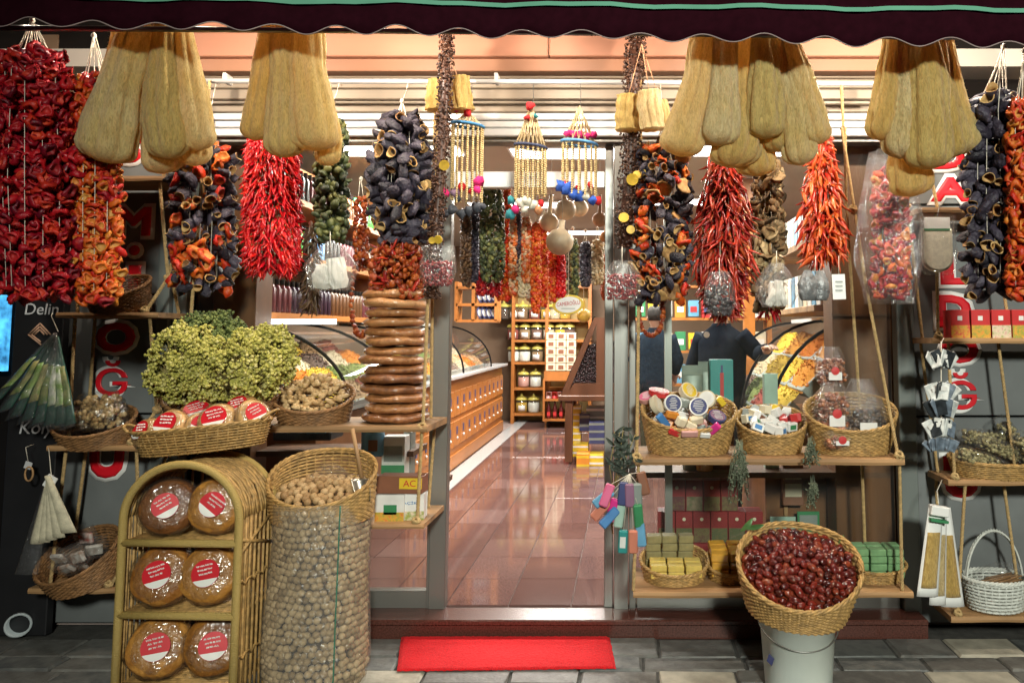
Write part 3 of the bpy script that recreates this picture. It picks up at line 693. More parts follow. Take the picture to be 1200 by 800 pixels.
# ---- loofah bunches
def m_loofah():
    m, n, l, b = _new('dried_loofah_fibre')
    tc = n.new('ShaderNodeTexCoord'); mp = n.new('ShaderNodeMapping'); mp.inputs['Scale'].default_value = (1, 1, .22); l.new(tc.outputs['Object'], mp.inputs[0])
    nz = n.new('ShaderNodeTexNoise'); nz.inputs['Scale'].default_value = 150; nz.inputs['Detail'].default_value = 5; nz.inputs['Distortion'].default_value = 1.5; l.new(mp.outputs[0], nz.inputs[0])
    n2 = n.new('ShaderNodeTexNoise'); n2.inputs['Scale'].default_value = 7; l.new(tc.outputs['Object'], n2.inputs[0])
    oi = n.new('ShaderNodeObjectInfo'); ad = n.new('ShaderNodeMath'); ad.operation = 'MULTIPLY_ADD'; l.new(oi.outputs['Random'], ad.inputs[0]); ad.inputs[1].default_value = .5
    ml = n.new('ShaderNodeMath'); ml.operation = 'MULTIPLY'; l.new(n2.outputs['Fac'], ml.inputs[0]); ml.inputs[1].default_value = .5; l.new(ml.outputs[0], ad.inputs[2])
    r = _ramp(n, [(.15, .62, .44, .12), (.5, .74, .58, .22), (.85, .82, .72, .42)]); l.new(ad.outputs[0], r.inputs[0])
    r2 = _ramp(n, [(.32, .50, .47, .40), (.58, 1, 1, 1)]); l.new(nz.outputs['Fac'], r2.inputs[0])
    mm = n.new('ShaderNodeMixRGB'); mm.blend_type = 'MULTIPLY'; mm.inputs[0].default_value = 1; l.new(r.outputs[0], mm.inputs[1]); l.new(r2.outputs[0], mm.inputs[2])
    l.new(mm.outputs[0], b.inputs['Base Color']); b.inputs['Roughness'].default_value = .85; b.inputs['Sheen Weight'].default_value = .3; b.inputs['Specular IOR Level'].default_value = .2
    bp = n.new('ShaderNodeBump'); bp.inputs['Strength'].default_value = 1.; bp.inputs['Distance'].default_value = .008; l.new(nz.outputs['Fac'], bp.inputs['Height']); l.new(bp.outputs[0], b.inputs['Normal'])
    tr = n.new('ShaderNodeBsdfTranslucent'); tr.inputs[0].default_value = (.90, .60, .24, 1); mxs = n.new('ShaderNodeMixShader'); mxs.inputs[0].default_value = .42
    l.new(b.outputs[0], mxs.inputs[1]); l.new(tr.outputs[0], mxs.inputs[2]); l.new(mxs.outputs[0], n['Material Output'].inputs[0])
    return m
M_LOOF = m_loofah()
def loofah_geo(mb, a, b, w, seed, blunt=False, fuzz=True):
    a, b = Vector(a), Vector(b); ax = (b - a); L = ax.length; o = Vector((seed * 3.7, seed * 1.1, 0)); rs = random.Random(seed)
    side = ax.normalized().cross(Vector((0, 1, 0))).normalized(); fw = side.cross(ax.normalized()); NU, NV = 66, 40; bend = rs.uniform(-.05, .05) * L
    ridges = rs.choice((7, 8, 9)); ph = rs.uniform(0, 6)
    def rad(t):
        if blunt: return .92 + .1 * t
        r = .58 + .40 * min(1, t / .75) + .04 * math.sin(t * 7 + seed)
        if t > .90: r *= math.sqrt(max(0., 1 - ((t - .90) / .102) ** 2))
        if t < .02: r *= .3 + t * 35
        return r
    def fn(u, v):
        q = 2 * PI * u; t = v; r = rad(t) * w / 2
        k = .86 + .24 * abs(math.cos(ridges * q / 2 + ph + .4 * math.sin(t * 3 + seed))) ** .55 + .10 * noise.noise(Vector((math.cos(q), math.sin(q), t * 3.5)) * 1.2 + o)
        if fuzz: k += .035 * noise.noise(Vector((math.cos(q) * 9, math.sin(q) * 9, t * 40)) + o)
        c = a + ax * t + side * (bend * math.sin(t * PI)) + side * (.008 * noise.noise(Vector((t * 4, seed, 0))))
        return c + side * (math.cos(q) * r * k) + fw * (math.sin(q) * r * k * .78)
    mb.fz = []
    for _ in range(900):
        u, v = rs.random(), rs.uniform(.03, .995); p0 = fn(u, v); nrm = (p0 - (a + ax * v)).normalized(); e = p0 + (nrm * rs.uniform(.2, 1) + Vector((rs.uniform(-1, 1), rs.uniform(-1, 1), rs.uniform(-1, 1))) * .8) * rs.uniform(.004, .010); w_ = side * .0006 if rs.random() < .5 else ax.normalized() * .0006
        mb.fz.append((p0 - w_, p0 + w_, e))
    mb.grid(fn, NU, NV, True); n0 = len(mb.v)
    base = n0 - NU * NV
    mb.f.append(tuple(range(base, base + NU))[::-1]); mb.m.append(mb.cur); mb.r.append(0); mb.f.append(tuple(range(n0 - NU, n0))); mb.m.append(mb.cur); mb.r.append(0)
def bunch(label, items, d):
    cx = sum(i[0] for i in items) / len(items)
    t = thing('loofah_bunch', label, 'loofah', P(cx, 35, d), group='bunches of big loofahs under the awning')
    for k, (xa, ya, xb, yb, w, dz) in enumerate(items):
        dd = d + dz; mb = MB(); loofah_geo(mb, P(xa, ya - 8, dd), P(xb, yb, dd), w * M_PX(120, dd) * 1.0, k + int(cx))
        lo = mb.build('loofah', M_LOOF, t); fz = MB(); [fz.add(tr3, [(0, 1, 2)]) for tr3 in mb.fz]; fz.build('loose_fibres', M_LOOF, lo, kind='stuff')
    q = P(cx, 12, d + .04); MB().tube([q + Vector((-.12, 0, -.05)), q + Vector((0, 0, .02)), q + Vector((.12, 0, -.06))], .004, 5).build('tie_cord', M_TWINE, t)
bunch('leftmost bunch of big pale loofahs beside the orange-red peppers', [(168, 26, 122, 190, 60, 0), (146, 25, 103, 182, 34, .07), (192, 28, 198, 186, 47, .02), (208, 30, 234, 176, 44, .05), (180, 60, 190, 203, 46, .12), (210, 60, 230, 194, 38, .13)], 3.1)
bunch('second loofah bunch from the left, three long loofahs and a short one', [(316, 30, 297, 164, 36, .03), (334, 34, 333, 184, 44, .01), (360, 33, 371, 176, 52, 0), (372, 90, 386, 194, 28, .1)], 3.1)
bunch('biggest loofah bunch, eight long loofahs right of the doorway', [(826, 44, 794, 182, 50, .02), (848, 44, 841, 171, 46, 0), (868, 46, 856, 196, 54, .07), (894, 44, 898, 162, 44, 0), (908, 46, 940, 193, 42, .05), (924, 50, 962, 168, 36, .03), (880, 92, 888, 206, 46, .14), (898, 60, 915, 178, 42, .08)], 3.1)
bunch('rightmost bunch of big loofahs above the bagged peppers', [(1044, 46, 1031, 164, 38, .03), (1060, 46, 1058, 186, 44, .03), (1078, 46, 1088, 198, 54, 0), (1094, 46, 1112, 186, 42, .04), (1102, 48, 1130, 180, 40, .07), (1055, 130, 1068, 230, 46, .12)], 3.1)
# small loofah pads with tapes
def pads(label, items, d, knot):
    t = thing('loofah_pads', label, 'loofah', P(*knot, d), group='short loofah pads on tapes')
    for k, (xa, ya, xb, yb, w, dz) in enumerate(items):
        mb = MB(); loofah_geo(mb, P(xa, ya, d + dz), P(xb, yb, d + dz), w * M_PX(120, d), k + 50, True); mb.build('loofah', M_LOOF, t)
        MB().tube([P(*knot, d + dz), P(xa, ya + 2, d + dz)], .0075, 4, flat=.25).build('tape', mat('peach_tape', (.55, .30, .16), .8, var=.15), t)
pads('two short loofah pads on the left clove garland', [(514, 94, 512, 130, 26, .05), (537, 91, 541, 130, 28, .02)], 3.75, (528, 66))
pads('short loofah pads on tapes beside the right clove garland', [(736, 112, 736, 153, 28, 0), (761, 107, 765, 152, 27, -.03), (774, 118, 778, 150, 16, .03)], 3.7, (752, 52))

# ---- dark clove garlands from the awning bar down past the doorway
M_CLOVE = mat('dark_cloves', (.06, .02, .01), .5, vs=3, noisy=.3, stops=[(.018, .008, .006), (.06, .022, .012), (.11, .045, .02), (.03, .012, .008)])
M_DISC = mat('dried_lemon_slice', (.6, .38, .03), .5, var=.25, vs=30)
def clove(label, pts, wpx, d, n, discs):
    t = thing('clove_garland', label, 'garland', P(pts[0][0], pts[0][1], d), group='long dark clove garlands beside the doorway')
    w = [P(a, b, d) for a, b in pts]; mb = MB(); k = M_PX(200, d); R = wpx / 2 * k
    core = MB().tube(w, R * .55, 8).build('core', M_CLOVE, t)
    L = [(w[i + 1] - w[i]).length for i in range(len(w) - 1)]; tot = sum(L)
    for i in range(n):
        x = U(0, tot); j = 0
        while j < len(L) - 1 and x > L[j]: x -= L[j]; j += 1
        c = w[j].lerp(w[j + 1], x / L[j]); q = U(0, 6.28); r = R * U(.5, 1.05)
        c = c + Vector((r * math.cos(q), r * math.sin(q), 0)); mb.cr = rnd()
        mb.geo(random.choice(GEO['leafy']), TRS(c, RROT(), U(.008, .0125)))
    mb.build('clove_mass', M_CLOVE, t, kind='stuff')
    for (a, b, s) in discs:
        c = P(a, b, d) + Vector((0, -R - .004, 0)); MB().lathe([(.001, -.002), (s * k, -.003), (s * k, .003), (.001, .002)], 12, TRS(c, (PI / 2 + U(-.4, .4), U(-.4, .4), 0))).build('lemon_slice', M_DISC, t, False)
clove('left dark clove garland with lemon slices, beside the aubergines', [(524, 30), (521, 120), (515, 220), (508, 300), (506, 350)], 19, 3.7, 1500, [(516, 282, 5), (523, 196, 6), (509, 283, 4)])
clove('right dark clove garland with yellow lemon slices, right of the doorway', [(746, 38), (742, 100), (738, 200), (732, 290)], 26, 3.78, 1500, [(741, 213, 7), (746, 208, 5), (731, 257, 6), (739, 271, 5), (753, 205, 4)])

# ---- strung bead ornaments over the doorway
M_BEAD = mat('straw_beads', (.62, .46, .22), .5, var=.3, vs=40)
M_BAND = [mat('blue_ribbon', (.04, .20, .42), .7, var=.2, vs=20), mat('navy_ribbon', (.03, .04, .09), .7, var=.2, vs=20), mat('sky_blue_ribbon', (.10, .28, .55), .7, var=.2, vs=20)]
POMC = {'pink': (.65, .02, .16), 'red': (.55, .015, .02), 'blue': (.03, .10, .45), 'teal': (.03, .22, .25), 'white': (.75, .70, .58), 'grey': (.06, .065, .08), 'mauve': (.30, .18, .26), 'orange': (.5, .22, .1)}
def pom(mb, c, r, seed):
    o = Vector((seed, seed * 2, 0)); mb.lathe([(.001, -r), (r * .7, -r * .7), (r, 0), (r * .7, r * .7), (.001, r)], 8, Matrix.Translation(c), fn=lambda p, i, q: p * (1 + .9 * noise.noise(p * 75 + o)))
def bead_ornament(label, hook, y_ring, ring_w, y_end, n, d, band, poms, net, cap=None):
    hp = P(hook[0], hook[1], d); rc = P(hook[0], y_ring, d); k = M_PX(y_ring, d); R = ring_w / 2 * k
    t = thing('bead_ornament', label, 'ornament', hp, group='bead ornaments over the doorway')
    mb = MB(); tl = .12 if band is not None else 0
    for i in range(n):
        mb2 = MB(); q = 2 * PI * i / n; a = rc + Vector((R * math.cos(q), R * .7 * math.sin(q), R * tl * math.cos(q) * -1)); e = Vector((a.x, a.y, P(hook[0], y_end + U(-4, 4), d).z))
        Lz = a.z - e.z; m = int(Lz / .011)
        for j in range(m):
            mb2.lathe([(.003, -.005), (.0068, 0), (.003, .005)], 5, Matrix.Translation((a.x, a.y, a.z - (j + .5) * Lz / m)))
        mb2.build('bead_string', M_BEAD, t)
        for sg in (-1, 1):
            q2 = q + sg * 2 * PI / n; top = rc + Vector((R * .45 * math.cos(q2), R * .3 * math.sin(q2), (hp.z - rc.z) * .55))
            mb.tube([hp, top, a], .0028, 4)
    mb.build('net', mat('straw_net_cord', (.65, .50, .28), .8, var=.2, vs=50), t)
    if band is not None:
        MB().tube([rc + Vector((R * 1.04 * math.cos(q), R * .74 * math.sin(q), -R * tl * math.cos(q))) for q in [2 * PI * i / 20 for i in range(20)]], .0085, 6, True).build('ribbon_ring', M_BAND[band], t)
    by = {}
    for (x, y, r, c) in poms: by.setdefault(c, []).append((x, y, r))
    for c, L in by.items():
        for i, (x, y, r) in enumerate(L):
            mb = MB(); pom(mb, P(x, y, d - .03), r * k, i + x); mb.build('pompom', mat('felt_' + c, POMC[c], .9, var=.3, vs=40, bump=.4, bs=200), t)
    MB().tube([hp, Vector((hp.x, 3.9, hp.z + .03)), Vector((hp.x, 3.9, zp + .014)), Vector((hp.x, 3.925, zp + .016))], .002, 4).build('hook', M_ALU, t)
bead_ornament('leftmost bead ornament with blue ribbon ring and pink, mauve felt drops', (548, 131), 147, 36, 236, 18, 3.8, 0, [(522, 226, 5, 'pink'), (533, 226, 6, 'mauve'), (541, 219, 5, 'red'), (537, 233, 4, 'grey'), (561, 212, 6, 'pink'), (559, 222, 5, 'pink'), (551, 224, 3, 'red'), (530, 246, 5, 'grey'), (522, 251, 5, 'grey'), (541, 250, 5, 'grey'), (550, 247, 5, 'grey'), (560, 243, 6, 'grey'), (566, 242, 4, 'grey'), (535, 128, 4, 'pink'), (548, 132, 5, 'red')], 8)
bead_ornament('middle bead ornament with red top and white felt tufts', (622, 122), 172, 36, 232, 19, 3.8, 1, [(621, 124, 5, 'red'), (618, 138, 4, 'red'), (628, 136, 3, 'teal'), (599, 235, 5, 'teal'), (598, 251, 6, 'teal'), (604, 246, 5, 'pink'), (611, 238, 6, 'white'), (618, 236, 6, 'white'), (625, 240, 6, 'white'), (631, 246, 5, 'orange'), (615, 245, 5, 'white'), (634, 238, 4, 'red')], 9)
bead_ornament('rightmost bead ornament with sky blue ring and royal blue felt tufts', (679, 124), 168, 40, 228, 16, 3.8, 2, [(666, 157, 5, 'pink'), (673, 158, 5, 'pink'), (681, 159, 5, 'pink'), (689, 160, 5, 'pink'), (696, 158, 4, 'pink'), (657, 218, 6, 'blue'), (664, 221, 7, 'blue'), (672, 228, 7, 'blue'), (680, 230, 6, 'blue'), (687, 231, 5, 'white'), (695, 235, 6, 'blue'), (701, 235, 5, 'red'), (663, 216, 4, 'red'), (684, 222, 4, 'white'), (692, 217, 4, 'red'), (677, 220, 3, 'red')], 9)
# ================================================================== BASKETS AND SHELVES
M_WICK = mat('golden_wicker', (.42, .25, .085), .55, var=.45, vs=40, bump=.3, bs=200)
M_WICKD = mat('brown_wicker', (.26, .13, .05), .55, var=.45, vs=40, bump=.3, bs=200)
M_WICKW = mat('white_wicker', (.62, .63, .58), .6, var=.15, vs=40, bump=.2, bs=200)
def basket(label, loc, rot, a, b, h, mt=M_WICK, flare=.82, dip=0., rows=11, stakes=30, cat='basket', name='wicker_basket', group=None, handle=None, sr=.0042, ears=False):
    """oval basket: a, b = half width and depth at the rim; dip lowers the front of the rim"""
    t = thing(name, label, cat, loc, rot, group=group); MW = wm(t)
    def hh(q): return h * (1 - dip * (.5 - .5 * math.sin(q)) ** 1.3)
    def pt(q, v, off=0.):
        k = flare + (1 - flare) * v ** .8
        return Vector(((a * k + off) * math.cos(q), (b * k + off) * math.sin(q), v * hh(q)))
    mb = MB(); n = stakes * 2
    for r in range(rows):
        v = (r + .5) / rows; sg = 1 if r % 2 else -1
        mb.tube([MW @ pt(2 * PI * i / n, v, sr * .75 * (1 if i % 2 else -1) * sg) for i in range(n)], max(sr, h / rows * .52), 4, True, flat=.8)
    for i in range(stakes):
        q = 2 * PI * (i + .5) / stakes
        mb.tube([MW @ pt(q, v) for v in (0, .5, 1)], sr * .9, 4)
    mb.build('weave', mt, t)
    n = 96; rm = MB()
    for k in (0, PI * 2 / 3, PI * 4 / 3):
        L = []
        for i in range(n):
            q = 2 * PI * i / n; c = pt(q, 1, .002); ph = k + q * 14
            c = c + Vector((math.cos(q), math.sin(q), 0)) * math.cos(ph) * sr * 1.25 + Vector((0, 0, math.sin(ph) * sr * 1.25 + sr))
            L.append(MW @ c)
        rm.tube(L, sr * 1.25, 5, True)
    rm.build('rim', mt, t)
    bs_ = MB(); bs_.lathe([(.001, 0), (.5, 0), (1, .002), (1, .008), (.001, .010)], 28, MW @ Matrix.Diagonal((a * flare, b * flare, 1, 1))); bs_.build('base', mt, t)
    if handle:
        hm = MB()
        for k in (-.006, .006):
            hm.tube([MW @ Vector((math.cos(s) * a * .98, k, h * .8 + math.sin(s) * handle)) for s in [PI * i / 22 for i in range(23)]], .0055, 6)
        for k in (0, PI):
            hm.tube([MW @ Vector((math.cos(s) * a * .98, .008 * math.cos(30 * s + k), h * .8 + math.sin(s) * (handle + .008 * math.sin(30 * s + k)))) for s in [PI * i / 90 for i in range(91)]], .003, 4)
        hm.build('handle', mt, t)
    if ears:
        for sg in (-1, 1):
            hm = MB()
            for k in (0, PI):
                hm.tube([MW @ Vector((sg * (a + .045 * math.sin(s)), .05 * math.cos(s) + .004 * math.sin(9 * s + k), hh(0) + .01 + .03 * math.sin(s))) for s in [PI * i / 24 for i in range(25)]], .006, 5)
            hm.build('handle', mt, t)
    return t, MW, pt, hh
def shelf_planks(t, x0, x1, yf, yb, z, th=.03, m=M_PLANK, name='plank'):
    mb = MB(); n = 24
    def wob(u, e): return .005 * noise.noise(Vector((u * 5, e, z * 7)))
    sec = []
    for i in range(n + 1):
        u = i / n; x = x0 + (x1 - x0) * u
        f = yf + wob(u, 1); dz = wob(u, 5) * .6
        sec.append([(x, f, z - th + dz + .003), (x, f - .003, z - th / 2 + dz), (x, f, z - .003 + dz), (x, f + .004, z), (x, yb, z), (x, yb, z - th)])
    vs = [p for s_ in sec for p in s_]; fs = []
    for i in range(n):
        for k in range(6):
            k2 = (k + 1) % 6; fs.append((i * 6 + k, i * 6 + k2, (i + 1) * 6 + k2, (i + 1) * 6 + k))
    fs += [tuple(range(6))[::-1], tuple(range(n * 6, n * 6 + 6))]
    mb.add(vs, fs); return mb.build(name, m, t, False)
def on(px, py, d): return P(px, py, d)
def ropes(t, segs):
    for s in segs: rope(MB(), s, .0085, .045).build('rope', M_ROPE, t)
def knot(t, c, r=.02):
    mb = MB()
    for k in range(3): mb.tube([Vector(c) + Euler((k * 1.1, k * .8, 0)).to_matrix() @ Vector((r * math.cos(q), r * .8 * math.sin(q), .3 * r * math.sin(2 * q))) for q in [2 * PI * i / 14 for i in range(14)]], .0075, 5, True)
    mb.build('knot', M_ROPE, t)

# ---- rope shelves, four sets
YF, YB = 3.84, 4.10
ls = thing('rope_shelf', 'rope-hung set of rough plank shelves on the left sign panel', 'shelf', (X(120, YF), YF, Z(365, YF)))
zL = [Z(206, YF), Z(366, YF), Z(522, YF), Z(689, YF)]
ext = [(X(60, YF), X(188, YF)), (X(64, YF), X(184, YF)), (X(62, YF), X(176, YF)), (X(50, YF), X(158, YF))]
for (a, b), z in zip(ext, zL): shelf_planks(ls, a, b, YF, YB, z, .028)
for i in range(3):
    a0, a1 = ext[i]; b0, b1 = ext[i + 1]
    up, lo = zL[i] - .03, zL[i + 1]
    mid = Vector(((a1 + b1) / 2 - .01, (YF + YB) / 2 - .06, lo + (up - lo) * .27))
    ropes(ls, [[(a1 - .06, YF + .03, up), mid], [(a1 - .005, YB - .05, up), mid], [mid, (b1 - .08, YF + .02, lo)], [mid + Vector((.012, .01, 0)), (b1 - .02, YB - .05, lo)],
               [(a0 + .06, YF + .05, up), (b0 + .07, YF + .05, lo)], [(a0 + .05, YB - .05, up), (b0 + .05, YB - .05, lo)]])
    knot(ls, mid, .016); knot(ls, (b1 - .08, YF + .02, lo + .012), .016)
rope(MB(), [(ext[0][1] - .05, YF + .04, zL[0]), (ext[0][1] - .02, 3.95, 2.75)], .0085).build('rope', M_ROPE, ls)
rs_ = thing('rope_shelf', 'rope-hung set of rough plank shelves on the right sign panel', 'shelf', (X(1140, YF), YF, Z(390, YF)))
zR = [Z(243, YF), Z(396, YF), Z(562, YF), Z(722, YF)]
extR = [(X(1082, YF), X(1300, YF)), (X(1092, YF), X(1300, YF)), (X(1106, YF), X(1300, YF)), (X(1104, YF), X(1300, YF))]
for (a, b), z in zip(extR, zR): shelf_planks(rs_, a - (.0), b, YF, YB, z, .03)
for i in range(3):
    a0, a1 = extR[i]; b0, b1 = extR[i + 1]; up, lo = zR[i] - .03, zR[i + 1]
    ropes(rs_, [[(a0 + .09, YF + .02, up), (b0 + .04, YF + .02, lo)], [(a0 + .02, YB - .06, up), (b0 + .03, YB - .06, lo)], [(X(1188, YF) - .02, YF + .12, up), (X(1196, YF), YF + .10, lo)]])
    knot(rs_, (b0 + .04, YF + .015, lo + .01), .017)
rope(MB(), [(extR[0][0] + .10, YF + .02, zR[0]), (extR[0][0] + .04, 3.95, 2.75)], .0085).build('rope', M_ROPE, rs_)
# middle-left planks
Y2F, Y2B = 3.68, 4.08
ml = thing('rope_shelf', 'plank shelf on ropes carrying the ginger basket and bread stack', 'shelf', (X(350, Y2F), Y2F, Z(498, Y2F)))
zM, zM2 = Z(499, Y2F), Z(614, Y2F)
shelf_planks(ml, X(195, Y2F), X(503, Y2F), Y2F, Y2B, zM, .032); shelf_planks(ml, X(400, Y2F), X(501, Y2F), Y2F, Y2B, zM2, .024)
ropes(ml, [[(X(497, 3.7), 3.71, zM), (X(503, 3.8), 3.76, Z(345, 3.7)), (X(508, 3.85), 3.88, zp)], [(X(496, 3.7), 3.71, zM - .03), (X(492, 3.7), 3.72, zM2)], [(X(492, 3.7), 4.02, zM - .03), (X(486, 3.7), 4.02, zM2)], [(X(487, 3.7), 4.02, zM), (X(495, 3.8), 3.95, zp)],
           [(X(215, 3.7), 3.72, zM), (X(222, 3.8), 3.88, zp)]])
knot(ml, (X(497, 3.7), 3.70, zM - .01), .02); knot(ml, (X(492, 3.7), 3.70, zM2 + .01), .016)
mr = thing('rope_shelf', 'two long plank shelves on ropes below the right shop window', 'shelf', (X(900, Y2F), Y2F, Z(536, Y2F)))
zQ, zQ2 = Z(537, Y2F), Z(695, Y2F)
shelf_planks(mr, X(744, Y2F), X(1056, Y2F), Y2F, Y2B, zQ, .034); shelf_planks(mr, X(742, Y2F), X(1064, Y2F), Y2F + .02, Y2B, zQ2, .03)
ropes(mr, [[(X(746, 3.7), 3.70, zQ), (X(748, 3.8), 3.80, Z(400, 3.75)), (X(752, 3.85), 3.88, zp)], [(X(1049, 3.7), 3.70, zQ), (X(1016, 3.8), 3.80, Z(330, 3.75)), (X(994, 3.85), 3.88, Z(150, 3.88))], [(X(1030, 3.7), 4.0, zQ), (X(1002, 3.8), 3.9, Z(240, 3.9)), (X(998, 3.85), 3.88, Z(150, 3.88))],
           [(X(1051, 3.7), 3.71, zQ - .03), (X(1051, 3.7), 3.72, zQ2)], [(X(1030, 3.7), 4.02, zQ - .03), (X(1032, 3.7), 4.02, zQ2)], [(X(748, 3.7), 3.71, zQ - .03), (X(742, 3.7), 3.72, zQ2)], [(X(996, 3.85), 3.88, Z(150, 3.88)), (X(996, 3.85), 3.9, zp)]])
knot(mr, (X(746, 3.7), 3.69, zQ + .0), .022); knot(mr, (X(1049, 3.7), 3.69, zQ + .01), .02); knot(mr, (X(1006, 3.8), 3.84, Z(244, 3.8)), .02)

# ---- helper: clear bag of something
def bag(mb, c, w, h, th, seed, gather=.25, M=None, lean=0.):
    """puffy wrinkled bag, gathered at the top; c = bottom centre"""
    o = Vector((seed * 3.3, seed, 1)); M = M or Matrix()
    def fn(u, v):
        q = 2 * PI * u; k = 1 - (1 - gather) * max(0, (v - .55) / .45) ** 1.2; k *= .72 + .28 * min(1, v * 4)
        wr = 1 + .20 * noise.noise(Vector((math.cos(q) * 2.2, math.sin(q) * 2.2, v * 3.)) + o) + .12 * noise.noise(Vector((math.cos(q) * 6, math.sin(q) * 6, v * 4.5)) + o)
        if v > .6: wr += .10 * math.sin(q * 7 + seed) * (v - .6) / .4
        return M @ (Vector(c) + Vector((w / 2 * k * math.copysign(abs(math.cos(q)) ** .7, math.cos(q)) * wr + lean * v * h, th / 2 * k * math.sin(q) * wr, h * v)))
    n0 = len(mb.v); mb.grid(fn, 40, 20, True)
    mb.f.append(tuple(range(n0, n0 + 40))[::-1]); mb.m.append(mb.cur); mb.r.append(0)
def fill_pile(mb, geo, n, region, s0, s1):
    for i in range(n):
        mb.cr = rnd(); mb.geo(random.choice(geo), TRS(region(), RROT(), U(s0, s1)))
def g_nut(seed, el=1.25, rough=.12):
    b = MB(); o = Vector((seed * 1.7, 0, seed))
    b.lathe([(.001, -el), (.55, -.82 * el), (.95, -.3 * el), (.98, .25 * el), (.6, .8 * el), (.001, el)], 9, fn=lambda p, i, q: p * (1 + rough * noise.noise(p * 2.2 + o))); return (b.v, b.f, b.m)
GEO['nut'] = [g_nut(i, 1.1) for i in range(4)]; GEO['date'] = [g_nut(i + 5, 1.65, .10) for i in range(4)]; GEO['bud'] = [g_nut(i + 9, .9, .4) for i in range(4)]
def g_ginger(seed):
    rs = random.Random(seed); b = MB(); o = Vector((seed, 2, 3))
    def blob(c, dr, L, r):
        c = Vector(c); dr = Vector(dr).normalized(); n = 7
        path = [c + dr * L * (i / (n - 1) - .1) for i in range(n)]
        b.tube(path, [r * .35, r * .9, r * 1.05, r * .8, r * 1.0, r * .85, r * .3], 8)
    blob((-1.2, 0, 0), (1, .1, .1), 2.6, .55)
    for k in range(rs.choice((2, 3, 4))):
        a = rs.uniform(-1.2, 1.2); x = rs.uniform(-.9, 1.0); blob((x, 0, 0), (rs.uniform(-.3, .6), math.sin(a) + .2, math.cos(a)), rs.uniform(.9, 1.6), rs.uniform(.34, .5))
    v = [Vector(p) * (1 + .07 * noise.noise(Vector(p) * 2 + o)) for p in b.v]
    return (v, b.f, b.m)
GEO['ginger'] = [g_ginger(i) for i in range(6)]
M_GING = mat('ginger_skin', (.42, .26, .12), .6, vs=2.5, noisy=.35, bump=.25, bs=8, stops=[(.36, .21, .085), (.52, .34, .15), (.62, .43, .22), (.46, .28, .12)])
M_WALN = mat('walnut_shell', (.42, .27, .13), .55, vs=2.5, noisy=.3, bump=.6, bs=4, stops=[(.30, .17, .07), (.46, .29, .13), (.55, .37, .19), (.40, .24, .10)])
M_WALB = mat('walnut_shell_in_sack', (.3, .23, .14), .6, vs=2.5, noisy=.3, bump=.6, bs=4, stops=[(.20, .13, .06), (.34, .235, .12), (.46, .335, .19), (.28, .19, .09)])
M_DATE = mat('glossy_red_date', (.25, .012, .01), .14, vs=1.5, noisy=.3, coat=.4, stops=[(.030, .006, .004), (.085, .010, .006), (.17, .018, .009), (.05, .007, .005), (.24, .042, .016)])
M_LIND = mat('dried_linden_flower', (.4, .38, .1), .8, vs=2, noisy=.3, transl=.15, stops=[(.26, .25, .05), (.46, .43, .08), (.60, .55, .15), (.36, .33, .06), (.66, .60, .24)])
M_LINDD = mat('green_linden_flower', (.2, .24, .06), .8, vs=2, noisy=.3, stops=[(.07, .10, .03), (.14, .18, .05), (.24, .27, .08), (.10, .13, .03)])

# ---- linden basket with flower bunches
c = P(262, 488, 3.78); c.z = zM + .002
b1 = basket('wide brown wicker basket holding the yellow-green flower bunches', c, (RAD(12), 0, RAD(-8)), .285, .17, .15, M_WICKD, .8, .3, 12, 34)
def flower_bunch(label, px, py, wpx, hpx, d, m, n, seed):
    k = M_PX(py, d); c = P(px, py, d); t = thing('dried_flower_bunch', label, 'flowers', c, group='dried linden bunches in the wide basket'); mb = MB()
    st = MB(); rs = random.Random(seed); o = Vector((seed * 4, 0, 0))
    heads = []
    for i in range(int(n / 26)):
        q = rs.uniform(0, 6.28); ph = math.acos(rs.uniform(-.95, 1)); v = Vector((math.sin(ph) * math.cos(q), math.sin(ph) * math.sin(q), math.cos(ph)))
        r = 1 + .25 * noise.noise(v * 2 + o)
        h = c + Vector((v.x * wpx / 2 * k * r, v.y * wpx / 2 * .7 * k * r, v.z * hpx * .5 * k * r)); heads.append((h, v))
        st.tube([c + Vector((0, .02, -hpx * .45 * k)), h], .0015, 3)
        for j in range(26):
            mb.cr = rs.random(); w_ = Vector((rs.gauss(0, 1), rs.gauss(0, 1), rs.gauss(0, 1))) * .012
            mb.geo(GEO['bud'][j % 4], TRS(h + w_, Euler((rs.uniform(0, 6), rs.uniform(0, 6), 0)).to_matrix(), rs.uniform(.0052, .0088)))
    mb.build('flower_heads', m, t, kind='stuff'); st.build('stems', M_STEM, t, kind='stuff')
flower_bunch('yellow-green flower bunch at the front left of the wide basket', 220, 428, 78, 84, 3.64, M_LIND, 5600, 1)
flower_bunch('pale yellow flower bunch at the front right of the wide basket', 274, 436, 96, 84, 3.62, M_LIND, 7000, 2)
flower_bunch('yellowish flower bunch at the right end of the wide basket', 316, 418, 54, 66, 3.72, M_LIND, 3600, 4)
flower_bunch('darker green flower bunch at the back of the wide basket', 246, 395, 76, 52, 3.8, M_LINDD, 4200, 3)
